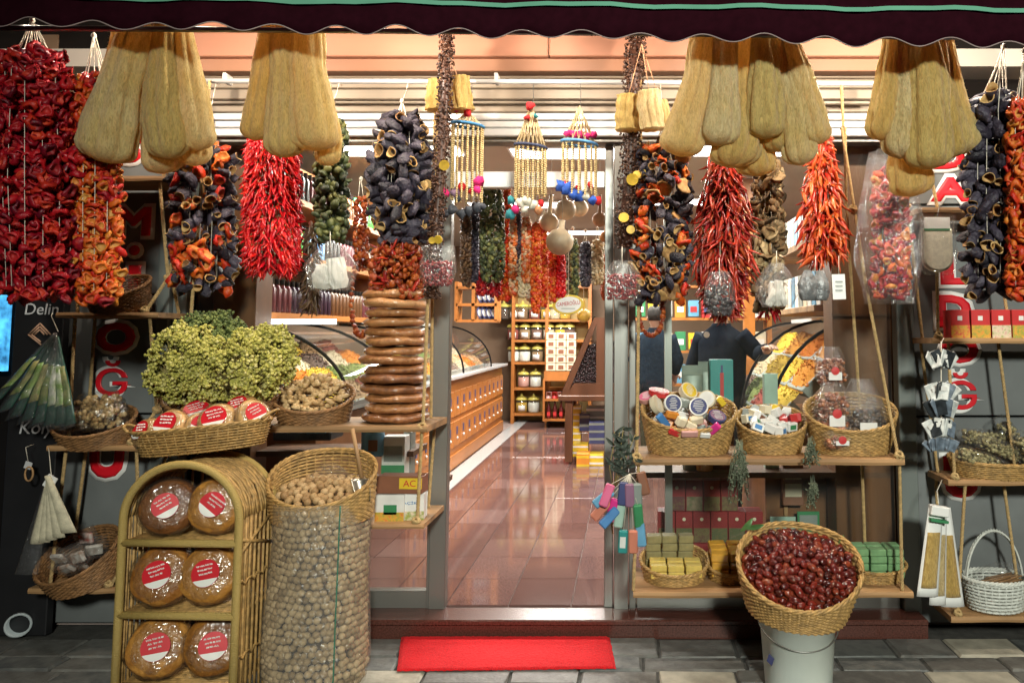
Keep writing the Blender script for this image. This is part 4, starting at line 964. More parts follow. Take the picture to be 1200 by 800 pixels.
# ---- ginger basket
c = P(369, 498, 3.84); c.z = zM + .002
bt_, MW, pt, hh = basket('round brown wicker basket full of ginger roots', c, (RAD(16), 0, RAD(10)), .185, .15, .155, M_WICKD, .84, .35, 12, 30)
gm = [MB().add(g[0], g[1]).data('ginger_root', M_GING) for g in GEO['ginger']]
for i in range(74):
    r = math.sqrt((i + .5) / 74) * .9; q = i * 2.4; lay = i % 2
    loc = MW @ Vector((.165 * r * math.cos(q), .135 * r * math.sin(q), .095 + .085 * (.5 + .5 * math.sin(q) * r) + .05 * (1 - r) - .03 * lay + U(-.008, .014)))
    put(random.choice(gm), 'ginger_root', M=TRS(loc, Euler((U(-.5, .5), U(-.6, .6), U(0, 6.28))).to_matrix(), U(.019, .027)), label='knobbly tan ginger root heaped in the round brown basket', cat='ginger', group='ginger roots in the round basket')
# ---- stack of flat breads
M_CRUST = mat('brown_ring_crust', (.3, .12, .04), .28, vs=7, noisy=.5, bump=.6, bs=24, coat=.9, detail=8, stops=[(.16, .055, .02), (.32, .125, .042), (.50, .23, .085), (.30, .11, .036), (.56, .28, .115)])
def loaf_geo(seed, thick=.27):
    b = MB(); o = Vector((seed * 2.1, 0, 0)); t = thick
    pf = [(.001, -t * .8), (.6, -t * .95), (.88, -t * .75), (.985, -t * .2), (.985, t * .25), (.88, t * .8), (.6, t), (.3, t * .9), (.001, t * .8)]
    b.lathe(pf, 26, fn=lambda p, i, q: Vector((p.x * (1 + .07 * noise.noise(p * 1.3 + o)), p.y * (1 + .07 * noise.noise(p * 1.3 + o)), p.z * (1 + .25 * noise.noise(p * 2 + o)) + .05 * noise.noise(p * 1.4 + o * 2)))); return (b.v, b.f, b.m)
def ring_loaf(seed):
    b = MB(); o = Vector((seed * 2.1, 0, 7)); t = .15
    pf = [(.001, -t * .7), (.55, -t * .9), (.84, -t * .85), (.95, -t * .5), (1.0, -t * .05), (.97, t * .4), (.88, t * .85), (.6, t), (.001, t * .75)]
    b.lathe(pf, 44, fn=lambda p, i, q: Vector((p.x * (1 + .05 * noise.noise(p * 1.6 + o)), p.y * (1 + .05 * noise.noise(p * 1.6 + o)), p.z * (1 + .3 * noise.noise(p * 2.4 + o)) + .035 * noise.noise(p * 2.2 + o * 2))) * (1 + .016 * noise.noise(p * 14 + o))); return (b.v, b.f, b.m)
LOAF = [ring_loaf(i) for i in range(5)]
lm = [MB().add(g[0], g[1]).data('bread', M_CRUST) for g in LOAF]
ycs = [354.5, 366, 377.5, 388.5, 399, 410, 420, 430, 439.5, 449.5, 460, 469, 478.5, 490]
ordn = ['topmost', 'second from the top', 'third from the top', 'fourth from the top', 'fifth from the top', 'sixth from the top', 'seventh from the top', 'seventh from the bottom', 'sixth from the bottom', 'fifth from the bottom', 'fourth from the bottom', 'third from the bottom', 'second from the bottom', 'lowest']
for i, (yc, w_) in enumerate(zip(ycs, ordn)):
    z = zM + .028 + (13 - i) * .0461
    put(lm[i % 5], 'flat_bread', M=TRS((X(462 + U(-4, 4) + (0 if i else -3), 3.84), 3.86 + U(-.01, .01), z), (U(-.03, .03), U(-.04, .04), U(0, 6.28)), .158 * U(.94, 1.05)), label='glossy brown ring bread, %s in the tall stack' % w_, cat='bread', group='flat breads in the tall stack')

# ---- rattan rack with wrapped breads, tray on top
RX, RY = X(224, 3.36), 3.36
RZ = RAD(-2)
rk = thing('rattan_rack', 'arched golden rattan rack with three shelves of wrapped breads', 'rack', (X(223, 3.25), 3.25 + .145, 0), (0, 0, RZ)); RM = wm(rk)
M_RAT = mat('wrapped_rattan', (.48, .33, .10), .45, var=.3, vs=30, bump=.7, bs=8, stretch=(14, 14, 60))
HW, DP, HT = .245, .145, .985
kx = HT - HW * .92
def arch(y, n=26, hw=HW, ht=HT):
    pts = [Vector((-hw, y, 0)), Vector((-hw, y, kx * .5)), Vector((-hw, y, kx))]
    for i in range(1, n): a = PI - PI * i / n; pts.append(Vector((hw * math.cos(a), y, kx + (ht - kx) * math.sin(a))))
    pts += [Vector((hw, y, kx)), Vector((hw, y, kx * .5)), Vector((hw, y, 0))]
    return [RM @ p for p in pts]
MB().tube(arch(-DP), .017, 8).build('front_frame', M_RAT, rk); MB().tube(arch(DP), .015, 8).build('back_frame', M_RAT, rk)
shz = [.085, .375, .665]
for z in shz:
    MB().tube([RM @ Vector((-HW, -DP, z)), RM @ Vector((HW, -DP, z))], .0165, 8).build('shelf_rail', M_RAT, rk)
    mb = MB()
    for k in range(15): mb.tube([RM @ Vector((-HW, -DP + DP * 2 * k / 14, z)), RM @ Vector((HW, -DP + DP * 2 * k / 14, z))], .0085, 5)
    mb.build('shelf_canes', M_WICK, rk, kind='stuff')
mb = MB()
for sg in (-1, 1):
    for k in range(1, 16):
        y = -DP + 2 * DP * k / 16
        mb.tube([RM @ Vector((sg * (HW + .004 * math.sin(k * 3)), y, z)) for z in (0, kx * .33, kx * .66, kx)], .006, 5)
    for z in (.2, .5):
        mb.tube([RM @ Vector((sg * (HW + .006), -DP + 2 * DP * k / 12, z + .012 * math.sin(k * 2.2))) for k in range(13)], .006, 5)
    mb.tube([RM @ Vector((sg * (HW + .006), -DP, .62)), RM @ Vector((sg * (HW + .006), DP, .75))], .008, 5); mb.tube([RM @ Vector((sg * (HW + .006), -DP, .68)), RM @ Vector((sg * (HW + .006), DP, .60))], .008, 5)
for k in range(1, 16):
    y = -DP + 2 * DP * k / 16; A = arch(y, 18, HW * 1.0, HT - .004); mb.tube([p + Vector((U(-.004, .004), U(-.004, .004), U(-.003, .003))) for p in A[2:-2]], .0062, 5)
for k in range(11):
    x = -HW + 2 * HW * (k + .5) / 11; mb.tube([RM @ Vector((x, DP, .05)), RM @ Vector((x, DP, kx + math.sqrt(max(0, 1 - (x / HW) ** 2)) * (HT - kx)))], .006, 5)
mb.build('canes', M_WICK, rk, kind='stuff')
# wrapped breads with round stickers
M_BRN = mat('wrapped_brown_bread', (.24, .10, .03), .45, vs=16, noisy=.65, bump=1., bs=40, detail=8, stops=[(.18, .065, .014), (.36, .15, .026), (.48, .22, .045), (.29, .11, .02)])
M_BRND = mat('wrapped_dark_bread', (.13, .05, .02), .45, vs=16, noisy=.65, bump=1., bs=40, detail=8, stops=[(.14, .05, .014), (.24, .09, .025), (.32, .13, .038)])
M_BUN = mat('golden_bun_crust', (.5, .25, .07), .35, vs=9, noisy=.3, coat=.4, stops=[(.38, .16, .04), (.52, .27, .09), (.62, .38, .16)])
M_STR = mat('red_sticker', (.55, .01, .02), .35, var=.1); M_STW = mat('white_sticker_print', (.75, .74, .70), .4, var=.05)
BREAD = [loaf_geo(i + 20, .42) for i in range(5)]
def wrapped_bread(label, loc, rot, r, m, seed, group, turn=0., sr=.44, thick=1.2):
    t = thing('wrapped_bread', label, 'bread', loc, rot, group=group); M = wm(t); g = BREAD[seed % 5]
    MB().geo((g[0], g[1]), M @ Matrix.Diagonal((r, r, r * thick, 1))).build('loaf', m, t)
    f = MB(); o = Vector((seed, 3, 1))
    f.lathe([(.001, -.44 * thick), (.7, -.44 * thick), (1.05, -.1), (1.05, .15), (.7, .46 * thick), (.001, .44 * thick)], 26, M @ Matrix.Diagonal((r, r, r, 1)), fn=lambda p, i, q: p * (1.0 + .09 * noise.noise(p * 3.5 + o)) + Vector((0, 0, .05 * noise.noise(p * 6 + o))))
    f.build('plastic_wrap', M_CRINK, t)
    zt = r * .48 * thick + .004; T = M @ Matrix.Rotation(turn, 4, 'Z')
    s = MB(); s.lathe([(r * sr, zt), (r * sr, zt + .001), (.0001, zt + .0012)], 26, T); st = s.build('sticker', M_STR, t, False)
    hb = MB(); n = 14; A = [(-.15 * PI - .7 * PI * i / n) for i in range(n + 1)]
    hb.add([T @ Vector((r * sr * .97 * math.cos(a), r * sr * .97 * math.sin(a), zt + .0022)) for a in A], [tuple(range(n + 1))[::-1]])
    rs = random.Random(seed)
    for row in range(3):                                                # unreadable script flourish
        y = r * sr * (.58 - .3 * row); x = -.62 + .1 * row
        while x < .5 - .05 * row:
            w_ = rs.uniform(.12, .34)
            hb.tube([T @ Vector((r * sr * (x + w_ * i / 7), y + r * sr * (.07 * math.sin(i * 2.1 + seed + x * 9) + .06 * x), zt + .003)) for i in range(8)], r * sr * .032, 4); x += w_ + .07
    hb.build('sticker_print', M_STW, st, False)
rows_ = [('top', .665, [(-.105, .5, M_BRND), (.085, -.7, M_BRN)]), ('middle', .375, [(-.115, .25, M_BRN), (.075, .15, M_BRN)]), ('bottom', .085, [(-.115, .1, M_BRN), (.105, .05, M_BRN)])]
for nm, z, L in rows_:
    for k, (x, tn, m) in enumerate(L):
        r = .126 if nm != 'top' else .118
        loc = RM @ Vector((x, -.06 + .03 * k, z + .018 + r * .93))
        wrapped_bread('film-wrapped round bread, %s of the %s shelf in the rattan rack' % (('left', 'right')[k], nm), loc, (RAD(74) + U(-.04, .04), 0, RZ + RAD(14) + U(-.12, .12)), r, m, k + int(z * 30), 'wrapped breads in the rattan rack', tn, .44)
# oblong tray of buns on top of the rack
TRX = P(238, 534, 3.36); tz = HT + .026
tr_, TM, tpt, thh = basket('oblong golden wicker tray of packed buns on the rattan rack', (X(238, 3.42), 3.46, tz), (0, RAD(-6), RAD(-4)), .305, .16, .105, M_WICK, .86, 0, 9, 40, name='wicker_tray', ears=True)
for k, (x, y, z, rx, rz, r, lab) in enumerate([(-.215, -.05, .10, 62, -25, .07, 'leftmost packed bun in the oblong tray'), (-.11, -.045, .115, 58, -8, .082, 'big packed bun second from the left in the tray, red sticker in front'),
        (-.06, .07, .145, 40, 10, .085, 'packed bun lying behind, highest on the left of the tray'), (.015, -.03, .105, 66, 30, .066, 'small packed bun in the middle of the tray'),
        (.10, -.04, .12, 60, 6, .084, 'packed bun right of the middle of the tray with white sticker half'), (.15, .06, .15, 48, -12, .08, 'packed bun behind on the right of the tray'), (.235, .0, .13, 68, 45, .072, 'rightmost packed bun standing on edge in the tray')]):
    wrapped_bread(lab, TM @ Vector((x, y, z)), (RAD(rx), 0, RAD(rz)), r, M_BUN, k + 60, 'packed buns in the oblong tray', U(-.5, .5), .62)

# ---- walnut sack with basket rim and scoop
SX, SY = X(381, 3.50), 3.52; SR, SH = .216, .79
sk = thing('walnut_sack', 'tall clear plastic sack full of walnuts beside the rattan rack', 'sack', (SX, SY, 0))
def srad(z, q): return SR * (1.0 + .05 * math.sin(z * 6 + 1) + .06 * noise.noise(Vector((math.cos(q) * 1.2, math.sin(q) * 1.2, z * 2.5)))) * (.93 if z < .05 else 1)
mb = MB(); mb.grid(lambda u, v: (SX + (srad(v * SH, 2 * PI * u) + .006 + .003 * math.sin(u * 130) * math.sin(v * 60)) * math.cos(2 * PI * u), SY + (srad(v * SH, 2 * PI * u) + .006) * .92 * math.sin(2 * PI * u), .004 + v * SH), 72, 40, True)
mb.build('plastic_skin', film('sack_film', (.99, .98, .95), .12, .16, 40, .6, .07), sk)
MB().tube([(SX + (srad(z, -.95) + .009) * math.cos(-.95 + .1 * z), SY + (srad(z, -.95) + .009) * .92 * math.sin(-.95 + .1 * z), z) for z in [SH * i / 20 for i in range(21)]], .003, 5).build('green_seam', mat('green_seam_thread', (.03, .16, .10), .6), sk)
MB().lathe([(SR * .80, .01), (SR * .86, .2), (SR * .88, SH * .6), (SR * .86, SH - .02), (.001, SH + .02)], 24, Matrix.Translation((SX, SY, 0)) @ Matrix.Diagonal((1, .92, 1, 1))).build('packed_walnut_core', mat('dark_walnut_gaps', (.05, .03, .016), .9, var=.5, vs=60), sk)
wn_, WM, wpt, whh = basket('oval wicker basket set in the mouth of the walnut sack', (SX, SY + .01, SH - .085), (RAD(4), 0, 0), .232, .178, .26, M_WICK, .93, .66, 17, 36, ears=False)
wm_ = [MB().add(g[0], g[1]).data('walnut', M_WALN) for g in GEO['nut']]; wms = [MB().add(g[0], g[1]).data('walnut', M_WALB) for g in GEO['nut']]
cnt = 0
for i in range(86):
    r = math.sqrt((i + .5) / 86) * .92; q = i * 2.39996
    loc = WM @ Vector((.205 * r * math.cos(q), .155 * r * math.sin(q), .085 + .065 * (.5 + .5 * math.sin(q) * r) + .03 * (1 - r) + U(-.006, .008)))
    put(random.choice(wm_), 'walnut', M=TRS(loc, RROT(), U(.0155, .0185)), label='loose tan walnut heaped on top of the walnut sack', cat='walnut', group='walnuts on top of the sack')
rest = MB(); z = .02; row = 0; front = []
while z < SH - .01:
    nq = 42
    for k in range(nq):
        q = 2 * PI * (k + .5 * (row % 2)) / nq + U(-.03, .03); front.append((q, z + U(-.005, .005)))
    z += .0275; row += 1
front.sort(key=lambda f: math.sin(f[0]))
for j, (q, z) in enumerate(front):
    r = srad(z, q) - .017 + U(-.004, .003); M_ = TRS((SX + r * math.cos(q), SY + r * .92 * math.sin(q), z), RROT(), U(.0145, .0178))
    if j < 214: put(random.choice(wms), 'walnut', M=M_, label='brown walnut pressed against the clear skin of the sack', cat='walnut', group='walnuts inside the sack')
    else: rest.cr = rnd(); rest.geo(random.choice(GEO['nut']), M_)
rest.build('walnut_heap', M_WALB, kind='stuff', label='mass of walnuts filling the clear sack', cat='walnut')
# scoop
sp = thing('metal_scoop', 'small metal scoop stuck in the walnuts', 'scoop', WM @ Vector((.12, .02, .12)))
a = P(424, 560, 3.5); b_ = P(413, 502, 3.52); MB().tube([a, b_], .009, 8).build('handle', mat('worn_wood_handle', (.35, .2, .09), .6), sp)
mb = MB(); dr = (a - b_).normalized(); sd = Vector((1, 0, 0)); nr = sd.cross(dr)
mb.grid(lambda u, v: a + dr * (.10 * v) + sd * (.042 * (1 - .35 * v * v)) * math.sin((u - .5) * 2.6) - nr * (.035 * (1 - math.cos((u - .5) * 2.6))), 12, 8); o_ = mb.build('blade', mat('scoop_steel', (.5, .45, .38), .3, .9, var=.2), sp); o_.modifiers.new('t', 'SOLIDIFY').thickness = .002
mb = MB(); bag(mb, WM @ Vector((0, .08, .08)), .18, .14, .10, 77, .3, Matrix()); mb.build('clear_bag', M_FILM, label='empty clear plastic bag lying among the walnuts', cat='bag')
# ================================================================== LEFT: goods on and beside the sign-panel shelves
M_PUFF = mat('puffed_grain', (.4, .27, .12), .6, vs=3, noisy=.3, stops=[(.26, .16, .06), (.42, .28, .12), (.52, .38, .2)])
# basket with a clear bag, second shelf
c = Vector((X(140, 3.95), 3.96, zL[1] + .002))
basket('brown wicker basket half hidden behind the orange-red peppers', c, (RAD(14), 0, RAD(-15)), .16, .13, .165, M_WICKD, .85, .45, 12, 26)
mb = MB(); bag(mb, c + Vector((.0, -.02, .05)), .15, .15, .1, 3, .5); mb.build('clear_bag', M_FILM, label='clear bag in the basket behind the orange-red peppers', cat='bag')
# basket with cellophane packs, third shelf
c = Vector((X(121, 3.95), 3.95, zL[2] + .002))
tb, BM, _, _ = basket('dark wicker basket of cellophane packs on the left shelf', c, (RAD(15), 0, RAD(-8)), .205, .14, .14, M_WICKD, .84, .45, 11, 28)
for k, (x, y, z, w_, lab) in enumerate([(-.09, -.03, .10, .20, 'left crinkly cellophane pack of tan snacks in the dark basket'), (.07, -.02, .11, .22, 'right crinkly cellophane pack of tan snacks in the dark basket'), (.0, .05, .15, .22, 'crinkly cellophane pack lying on top in the dark basket')]):
    t = thing('snack_pack', lab, 'pack', BM @ Vector((x, y, z)), group='cellophane packs in the dark left basket'); M = BM @ Matrix.Translation((x, y, z))
    mb = MB(); fill_pile(mb, GEO['nut'], 95, lambda: M @ Vector((U(-.42, .42) * w_, U(-.05, .05), U(-.01, .07))), .010, .016); mb.build('snack_mass', M_PUFF, t, kind='stuff')
    mb = MB(); bag(mb, (0, 0, -.03), w_ * 1.15, .12, .15, k + 5, .7, M); mb.build('cellophane', M_CRINK, t)
# round basket, lowest shelf
c = Vector((X(119, 3.95), 3.95, zL[3] + .006))
tb, BM, _, _ = basket('round tilted wicker basket of small packs on the lowest left shelf', c, (RAD(20), RAD(-8), RAD(-14)), .205, .17, .19, M_WICKD, .84, .5, 12, 32)
M_PKG = mat('printed_packet', (.5, .45, .4), .3, vs=25, noisy=.45, stops=[(.65, .62, .58), (.30, .18, .12), (.55, .10, .06), (.7, .68, .62), (.35, .3, .26)])
for k in range(7):
    q = k * 2.4; r = .11 * math.sqrt(k / 7); loc = BM @ Vector((r * math.cos(q) + .01, r * math.sin(q) - .02, .085 + .015 * k))
    t = thing('small_packet', 'shiny printed packet heaped in the round tilted basket', 'packet', loc, group='packets in the round tilted basket'); M = Matrix.Translation(loc) @ RROT().to_4x4() if False else TRS(loc, (U(.2, .9), U(-.3, .3), U(-.8, .8)))
    mb = MB(); mb.box(M @ Vector((0, 0, .012)), (.075, .022, .055), .006, M.to_3x3()); mb.build('contents', M_PKG, t, False)
    mb = MB(); bag(mb, (0, 0, -.03), .12, .11, .05, k + 40, .8, M); mb.build('wrapper', M_FILM, t)
# fan of green packets hanging
M_GPK = mat('dark_green_packet', (.02, .07, .05), .25, var=.5, vs=12); M_GLAB = mat('packet_label_print', (.35, .36, .25), .35, vs=22, noisy=.4, stops=[(.55, .55, .5), (.10, .16, .04), (.35, .30, .12), (.18, .30, .06), (.6, .58, .52)])
hp = P(68, 388, 3.72)
t = thing('packet_fan', 'fan of dark green seed packets in clear bags hanging at the left', 'packets', hp)
for k in range(8):
    bx_ = P(-6 + 12.5 * k, (470, 480, 487, 492, 496, 498, 498, 498)[k], 3.70 + .006 * k); v = bx_ - hp; wv = Vector((.070, -.022, .020))
    def quad(f0, f1, w0, w1, off, nm, m, par):
        mb = MB(); mb.grid(lambda u, vv: hp + v * (f0 + (f1 - f0) * vv) + wv * (u - .5) * (w0 + (w1 - w0) * vv) + Vector((0, -off - .008 * math.sin(u * PI) - .004 * math.sin(vv * 7 + k), 0)), 6, 10)
        o = mb.build(nm, m, par); o.modifiers.new('t', 'SOLIDIFY').thickness = .002; return o
    pk = quad(.06, 1.0, .18, 1.25, .0, 'packet', M_GPK, t); quad(.38, .80, .60, 1.02, .007, 'label', M_GLAB, pk); quad(.02, 1.03, .15, 1.4, .012, 'clear_sleeve', M_FILM, t)
MB().tube([hp, P(60, 370, 3.84), P(62, 366, 3.84)], .002, 4).build('cord', M_TWINE, t)
# white back-brushes in a clear bag
hp = P(60, 556, 3.74); M_IV = mat('ivory_sponge', (.55, .50, .36), .7, var=.2, vs=40, bump=.3, bs=200)
t = thing('sponge_strap_bundle', 'bundle of ivory bath straps hanging low at the left', 'bath straps', hp)
for k, (bx_, by_, w_) in enumerate([(32, 672, 26), (44, 636, 16), (53, 634, 15), (62, 631, 14), (72, 628, 15), (84, 622, 20)]):
    e = P(bx_, by_, 3.73 + .004 * k); v = e - hp; mm = M_PX(600, 3.73) * w_
    mb = MB(); mb.grid(lambda u, vv: hp + v * vv + Vector(((u - .5) * mm * (.25 + .75 * vv), -.012 * math.sin(u * PI) - .004 * k, 0)), 6, 12); o = mb.build('strap', M_IV if k else M_FILM, t); o.modifiers.new('t', 'SOLIDIFY').thickness = .006
MB().box(hp + Vector((.012, -.02, -.03)), (.05, .004, .06), 0, Euler((0, .5, 0)).to_matrix()).build('card', M_WHITE, t, False)
MB().tube([hp, P(57, 524, 3.84)], .002, 4).build('cord', M_TWINE, t)
t = thing('price_tag', 'small paper tag hanging on a string at the far left', 'tag', P(33, 545, 3.9))
MB().box(P(33, 545, 3.9), (.035, .003, .035), 0, Euler((0, .3, 0)).to_matrix()).build('tag_paper', M_LETW, t, False); MB().tube([P(33, 541, 3.9), P(30, 524, 3.9), P(40, 520, 3.98)], .0015, 4).build('string', M_TWINE, t)
MB().tube([P(34, 555, 3.9) + Vector((.02 * math.cos(q), 0, .035 * math.sin(q))) for q in [2 * PI * i / 16 for i in range(16)]], .005, 5, True).build('wooden_ring', M_PLANK, t)
# drain pipe on the ground
t = thing('drain_pipe', 'short pale plastic drain pipe lying on the paving, far left', 'pipe', G(8, 745))
q = G(14, 748); Mp = TRS((q.x - .03, q.y + .10, .062), (RAD(88), 0, RAD(28)))
mb = MB(); mb.lathe([(.047, -.35), (.055, -.34), (.055, .08), (.058, .08), (.058, .10), (.048, .10), (.047, -.3)], 20, Mp); mb.build('tube', mat('pale_pvc', (.45, .50, .52), .4, var=.1), t)
# ---- boxes on the lower middle-left plank, and on the shelf behind the glass
def carton(label, px, yb, wpx, hpx, d, dep, m, marks=(), rz=0., group=None, zb=None, name='carton', cat='box'):
    k = M_PX(yb, d); p = P(px, yb, d); w_, h_ = wpx * k, hpx * k; z0 = zb if zb is not None else p.z
    t = thing(name, label, cat, (p.x, d + dep / 2, z0), (0, 0, rz), group=group); M = wm(t); R3 = M.to_3x3()
    MB().box(M @ Vector((0, 0, h_ / 2)), (w_, dep, h_), .002, R3).build('card_box', m, t, False)
    for i, (x0, x1, y0, y1, mm) in enumerate(marks):
        MB().box(M @ Vector((w_ * ((x0 + x1) / 2 - .5), -dep / 2 - .0012, h_ * (y0 + y1) / 2)), (w_ * (x1 - x0), .002, h_ * (y1 - y0)), 0, R3).build('printed_panel', mm, t, False)
    return t, M, w_, h_
def cm(name, c, rough=.4, **k): return mat('print_' + name, c, rough, var=.12, vs=12, **k)
C_WH, C_RD, C_GN, C_YL, C_BR, C_PK, C_BL, C_OR, C_TL, C_CR = (cm('white', (.72, .71, .68)), cm('red', (.5, .03, .03)), cm('green', (.04, .22, .09)), cm('yellow', (.68, .47, .03)), cm('brown', (.22, .09, .05)), cm('pink', (.62, .12, .25)), cm('blue', (.06, .2, .45)), cm('orange', (.65, .24, .03)), cm('teal', (.03, .26, .25)), cm('cream', (.66, .58, .42)))
M_FRU = mat('printed_fruit', (.5, .2, .1), .4, vs=60, noisy=.5, stops=[(.6, .05, .05), (.65, .35, .05), (.25, .32, .06), (.7, .6, .45), (.5, .08, .15)])
t, M, w_, h_ = carton('white tea carton with teal swirl on the low plank, left one', 456, 612, 34, 30, 3.74, .09, C_WH, [(0, 1, 0, .34, M_FRU), (.3, .75, .25, .62, C_GN)], zb=zM2)
t, M, w_, h_ = carton('white fruit tea carton on the low plank, right one', 479, 612, 32, 30, 3.76, .09, C_WH, [(0, 1, 0, .34, M_FRU)], .1, zb=zM2)
text('AÇ\u0130K', .028, M @ Vector((0, -.047, h_ * .66)), C_BL, t, fit=(.07, .018))
t, M, w_, h_ = carton('brown carton with yellow corner lying on the two tea cartons', 468, 590, 54, 20, 3.75, .10, C_BR, [(.5, 1, .28, .9, C_YL)], -.05, zb=zM2 + 30 * M_PX(600, 3.74) + .004)
text('ACI', .03, M @ Vector((w_ * .25, -.0525, h_ * .6)), C_RD, t, fit=(.07, .03))
carton('narrow white carton standing at the right of the low plank', 492, 612, 12, 38, 3.84, .07, C_WH, [(.1, .9, .1, .5, C_CR)], .25, zb=zM2)

# ================================================================== RIGHT: baskets, soaps, dates
t1, B1, _, _ = basket('golden wicker basket heaped with colourful soaps and tins', (X(806, 3.86), 3.88, zQ + .004), (RAD(9), 0, RAD(4)), .232, .16, .25, M_WICK, .82, .42, 16, 40)
t2, B2, _, _ = basket('wicker basket of small white boxes between the two bigger baskets', (X(902, 3.88), 3.90, zQ + .002), (RAD(9), 0, 0), .17, .14, .19, M_WICK, .82, .42, 13, 32)
t3, B3, _, _ = basket('golden wicker basket of bagged nuts at the right end of the plank', (X(994, 3.86), 3.88, zQ + .004), (RAD(9), 0, RAD(-6)), .22, .155, .25, M_WICK, .82, .45, 15, 38)
C3 = {'red': C_RD, 'pink': C_PK, 'blue': C_BL, 'orange': C_OR, 'white': C_WH, 'cream': C_CR, 'green': C_GN, 'teal': C_TL, 'yellow': C_YL, 'brown': C_BR}
C3['navy'] = cm('navy', (.05, .06, .16)); C3['grey'] = cm('grey', (.25, .28, .26)); C3['rose'] = cm('rose', (.55, .28, .25)); C3['magenta'] = cm('magenta', (.6, .03, .22)); C3['mauve'] = cm('mauve', (.25, .12, .2)); C3['coral'] = cm('coral', (.58, .2, .13)); C3['sky'] = cm('sky', (.12, .32, .5)); C3['mint'] = cm('mint', (.35, .5, .42))
def bar(label, px, py, d, dims, col, rot, cat='soap', group=None, lab=None, name='soap_bar', R_=None):
    p = P(px, py, d); R3 = Euler(rot).to_matrix(); t = thing(name, label, cat, p, group=group)
    MB().box(p, dims, min(dims) * .14, R3).build('bar', C3[col], t, False)
    if lab: MB().box(p + R3 @ Vector((0, -dims[1] / 2 - .0008, 0)), (dims[0] * .72, .0016, dims[2] * .6), 0, R3).build('label', C3[lab], t, False)
    return t
def tin(label, px, py, d, r, h, col, lidcol, rot, group=None):
    p = P(px, py, d); t = thing('round_tin', label, 'tin', p, group=group); M = TRS(p, rot)
    MB().lathe([(r * .96, -h / 2), (r, -h / 2 + .003), (r, h / 2 - .008), (r * 1.03, h / 2 - .008), (r * 1.03, h / 2), (.001, h / 2)], 26, M).build('tin_body', C3[col], t, False)
    ld = MB().lathe([(r * .88, h / 2 + .0015), (.001, h / 2 + .0018)], 26, M).build('lid_print', C3[lidcol], t, False)
    pr = MB()
    for k in range(-3, 4):
        wd = math.sqrt(max(0, 1 - (k / 4.2) ** 2)) * r * .62; pr.box(M @ Vector((0, k * r * .2, h / 2 + .003)), (wd * 2 * U(.5, 1), r * .06, .001), 0, M.to_3x3())
    pr.build('lid_lettering', C3['white'], ld, False)
GS = 'soaps and tins in the heaped basket'
f_ = (RAD(-62), 0, 0)
tin('round tin with navy and white lid leaning at the left of the soap heap', 788, 473, 3.79, .043, .03, 'white', 'navy', (RAD(72), .1, .2), GS)
tin('round tin with navy lid in the middle of the soap heap', 819, 477, 3.76, .045, .03, 'white', 'navy', (RAD(66), -.1, -.1), GS)
tin('dark navy tin lying at the right of the soap heap', 840, 489, 3.78, .044, .028, 'navy', 'mauve', (RAD(35), .1, .3), GS)
tin('white tin standing at the back right of the soap heap', 829, 468, 3.86, .043, .03, 'cream', 'white', (RAD(70), .4, -.5), GS)
tin('red tin on top at the back left of the soap heap', 772, 460, 3.86, .05, .026, 'red', 'red', (.2, .15, 0), GS)
tin('cream tin lying on its side at the left of the soap heap', 769, 474, 3.80, .045, .028, 'cream', 'cream', (RAD(60), .6, .8), GS)
tin('pale yellow tin at the top of the soap heap', 806, 459, 3.90, .045, .035, 'cream', 'yellow', (RAD(50), .4, .3), GS)
tin('pink tin at the far left edge of the soap heap', 758, 466, 3.88, .04, .025, 'rose', 'pink', (.5, -.3, 0), GS)
for a in [('blue soap carton slanting at the front left of the heap', 777, 493, 3.74, (.036, .024, .082), 'blue', (.3, -.7, .2)), ('orange soap bar in the heap above the cream cube', 788, 486, 3.75, (.06, .03, .03), 'orange', (.3, .2, .4)),
          ('cream cube of soap at the front of the heap', 798, 494, 3.72, (.045, .04, .045), 'cream', (.4, .3, .5)), ('rose soap bar lying lowest at the front of the heap', 808, 507, 3.70, (.08, .035, .032), 'rose', (.4, 0, 0)),
          ('magenta soap bar at the front right of the heap', 836, 503, 3.72, (.034, .026, .075), 'magenta', (.4, .8, 0)), ('red wrapped soap at the front left of the heap', 790, 506, 3.71, (.055, .03, .03), 'red', (.4, .4, .3)),
          ('white soap carton in the middle of the heap', 816, 492, 3.74, (.065, .035, .04), 'cream', (.5, -.2, .3)), ('grey soap block at the back of the heap', 802, 472, 3.83, (.06, .05, .04), 'grey', (.3, .2, .6)),
          ('brown paper soap in the heap under the navy tin', 810, 499, 3.725, (.05, .035, .035), 'cream', (.2, .5, .2)), ('teal soap bar at the back of the heap beside the tins', 845, 470, 3.90, (.05, .03, .03), 'yellow', (.2, .9, .2)), ('white soap bar under the magenta one', 826, 509, 3.71, (.05, .03, .025), 'white', (.4, .1, .2))]:
    bar(a[0].replace('teal soap', 'yellow soap'), *a[1:], group=GS)
for k in range(26):       # soaps filling the heap below
    q = k * 2.4; r = math.sqrt(k / 26); p = B1 @ Vector((.18 * r * math.cos(q), .11 * r * math.sin(q), .12 + .06 * (.5 + .5 * math.sin(q))))
    put(MB().box((0, 0, 0), (.06, .04, .035), .005).data('soap_bar', C3[random.choice(('cream', 'grey', 'rose', 'white', 'orange'))], False), 'soap_bar', M=TRS(p, RROT()), label='soap bar lying deep in the heaped soap basket', cat='soap', group='soaps deep in the heaped basket')
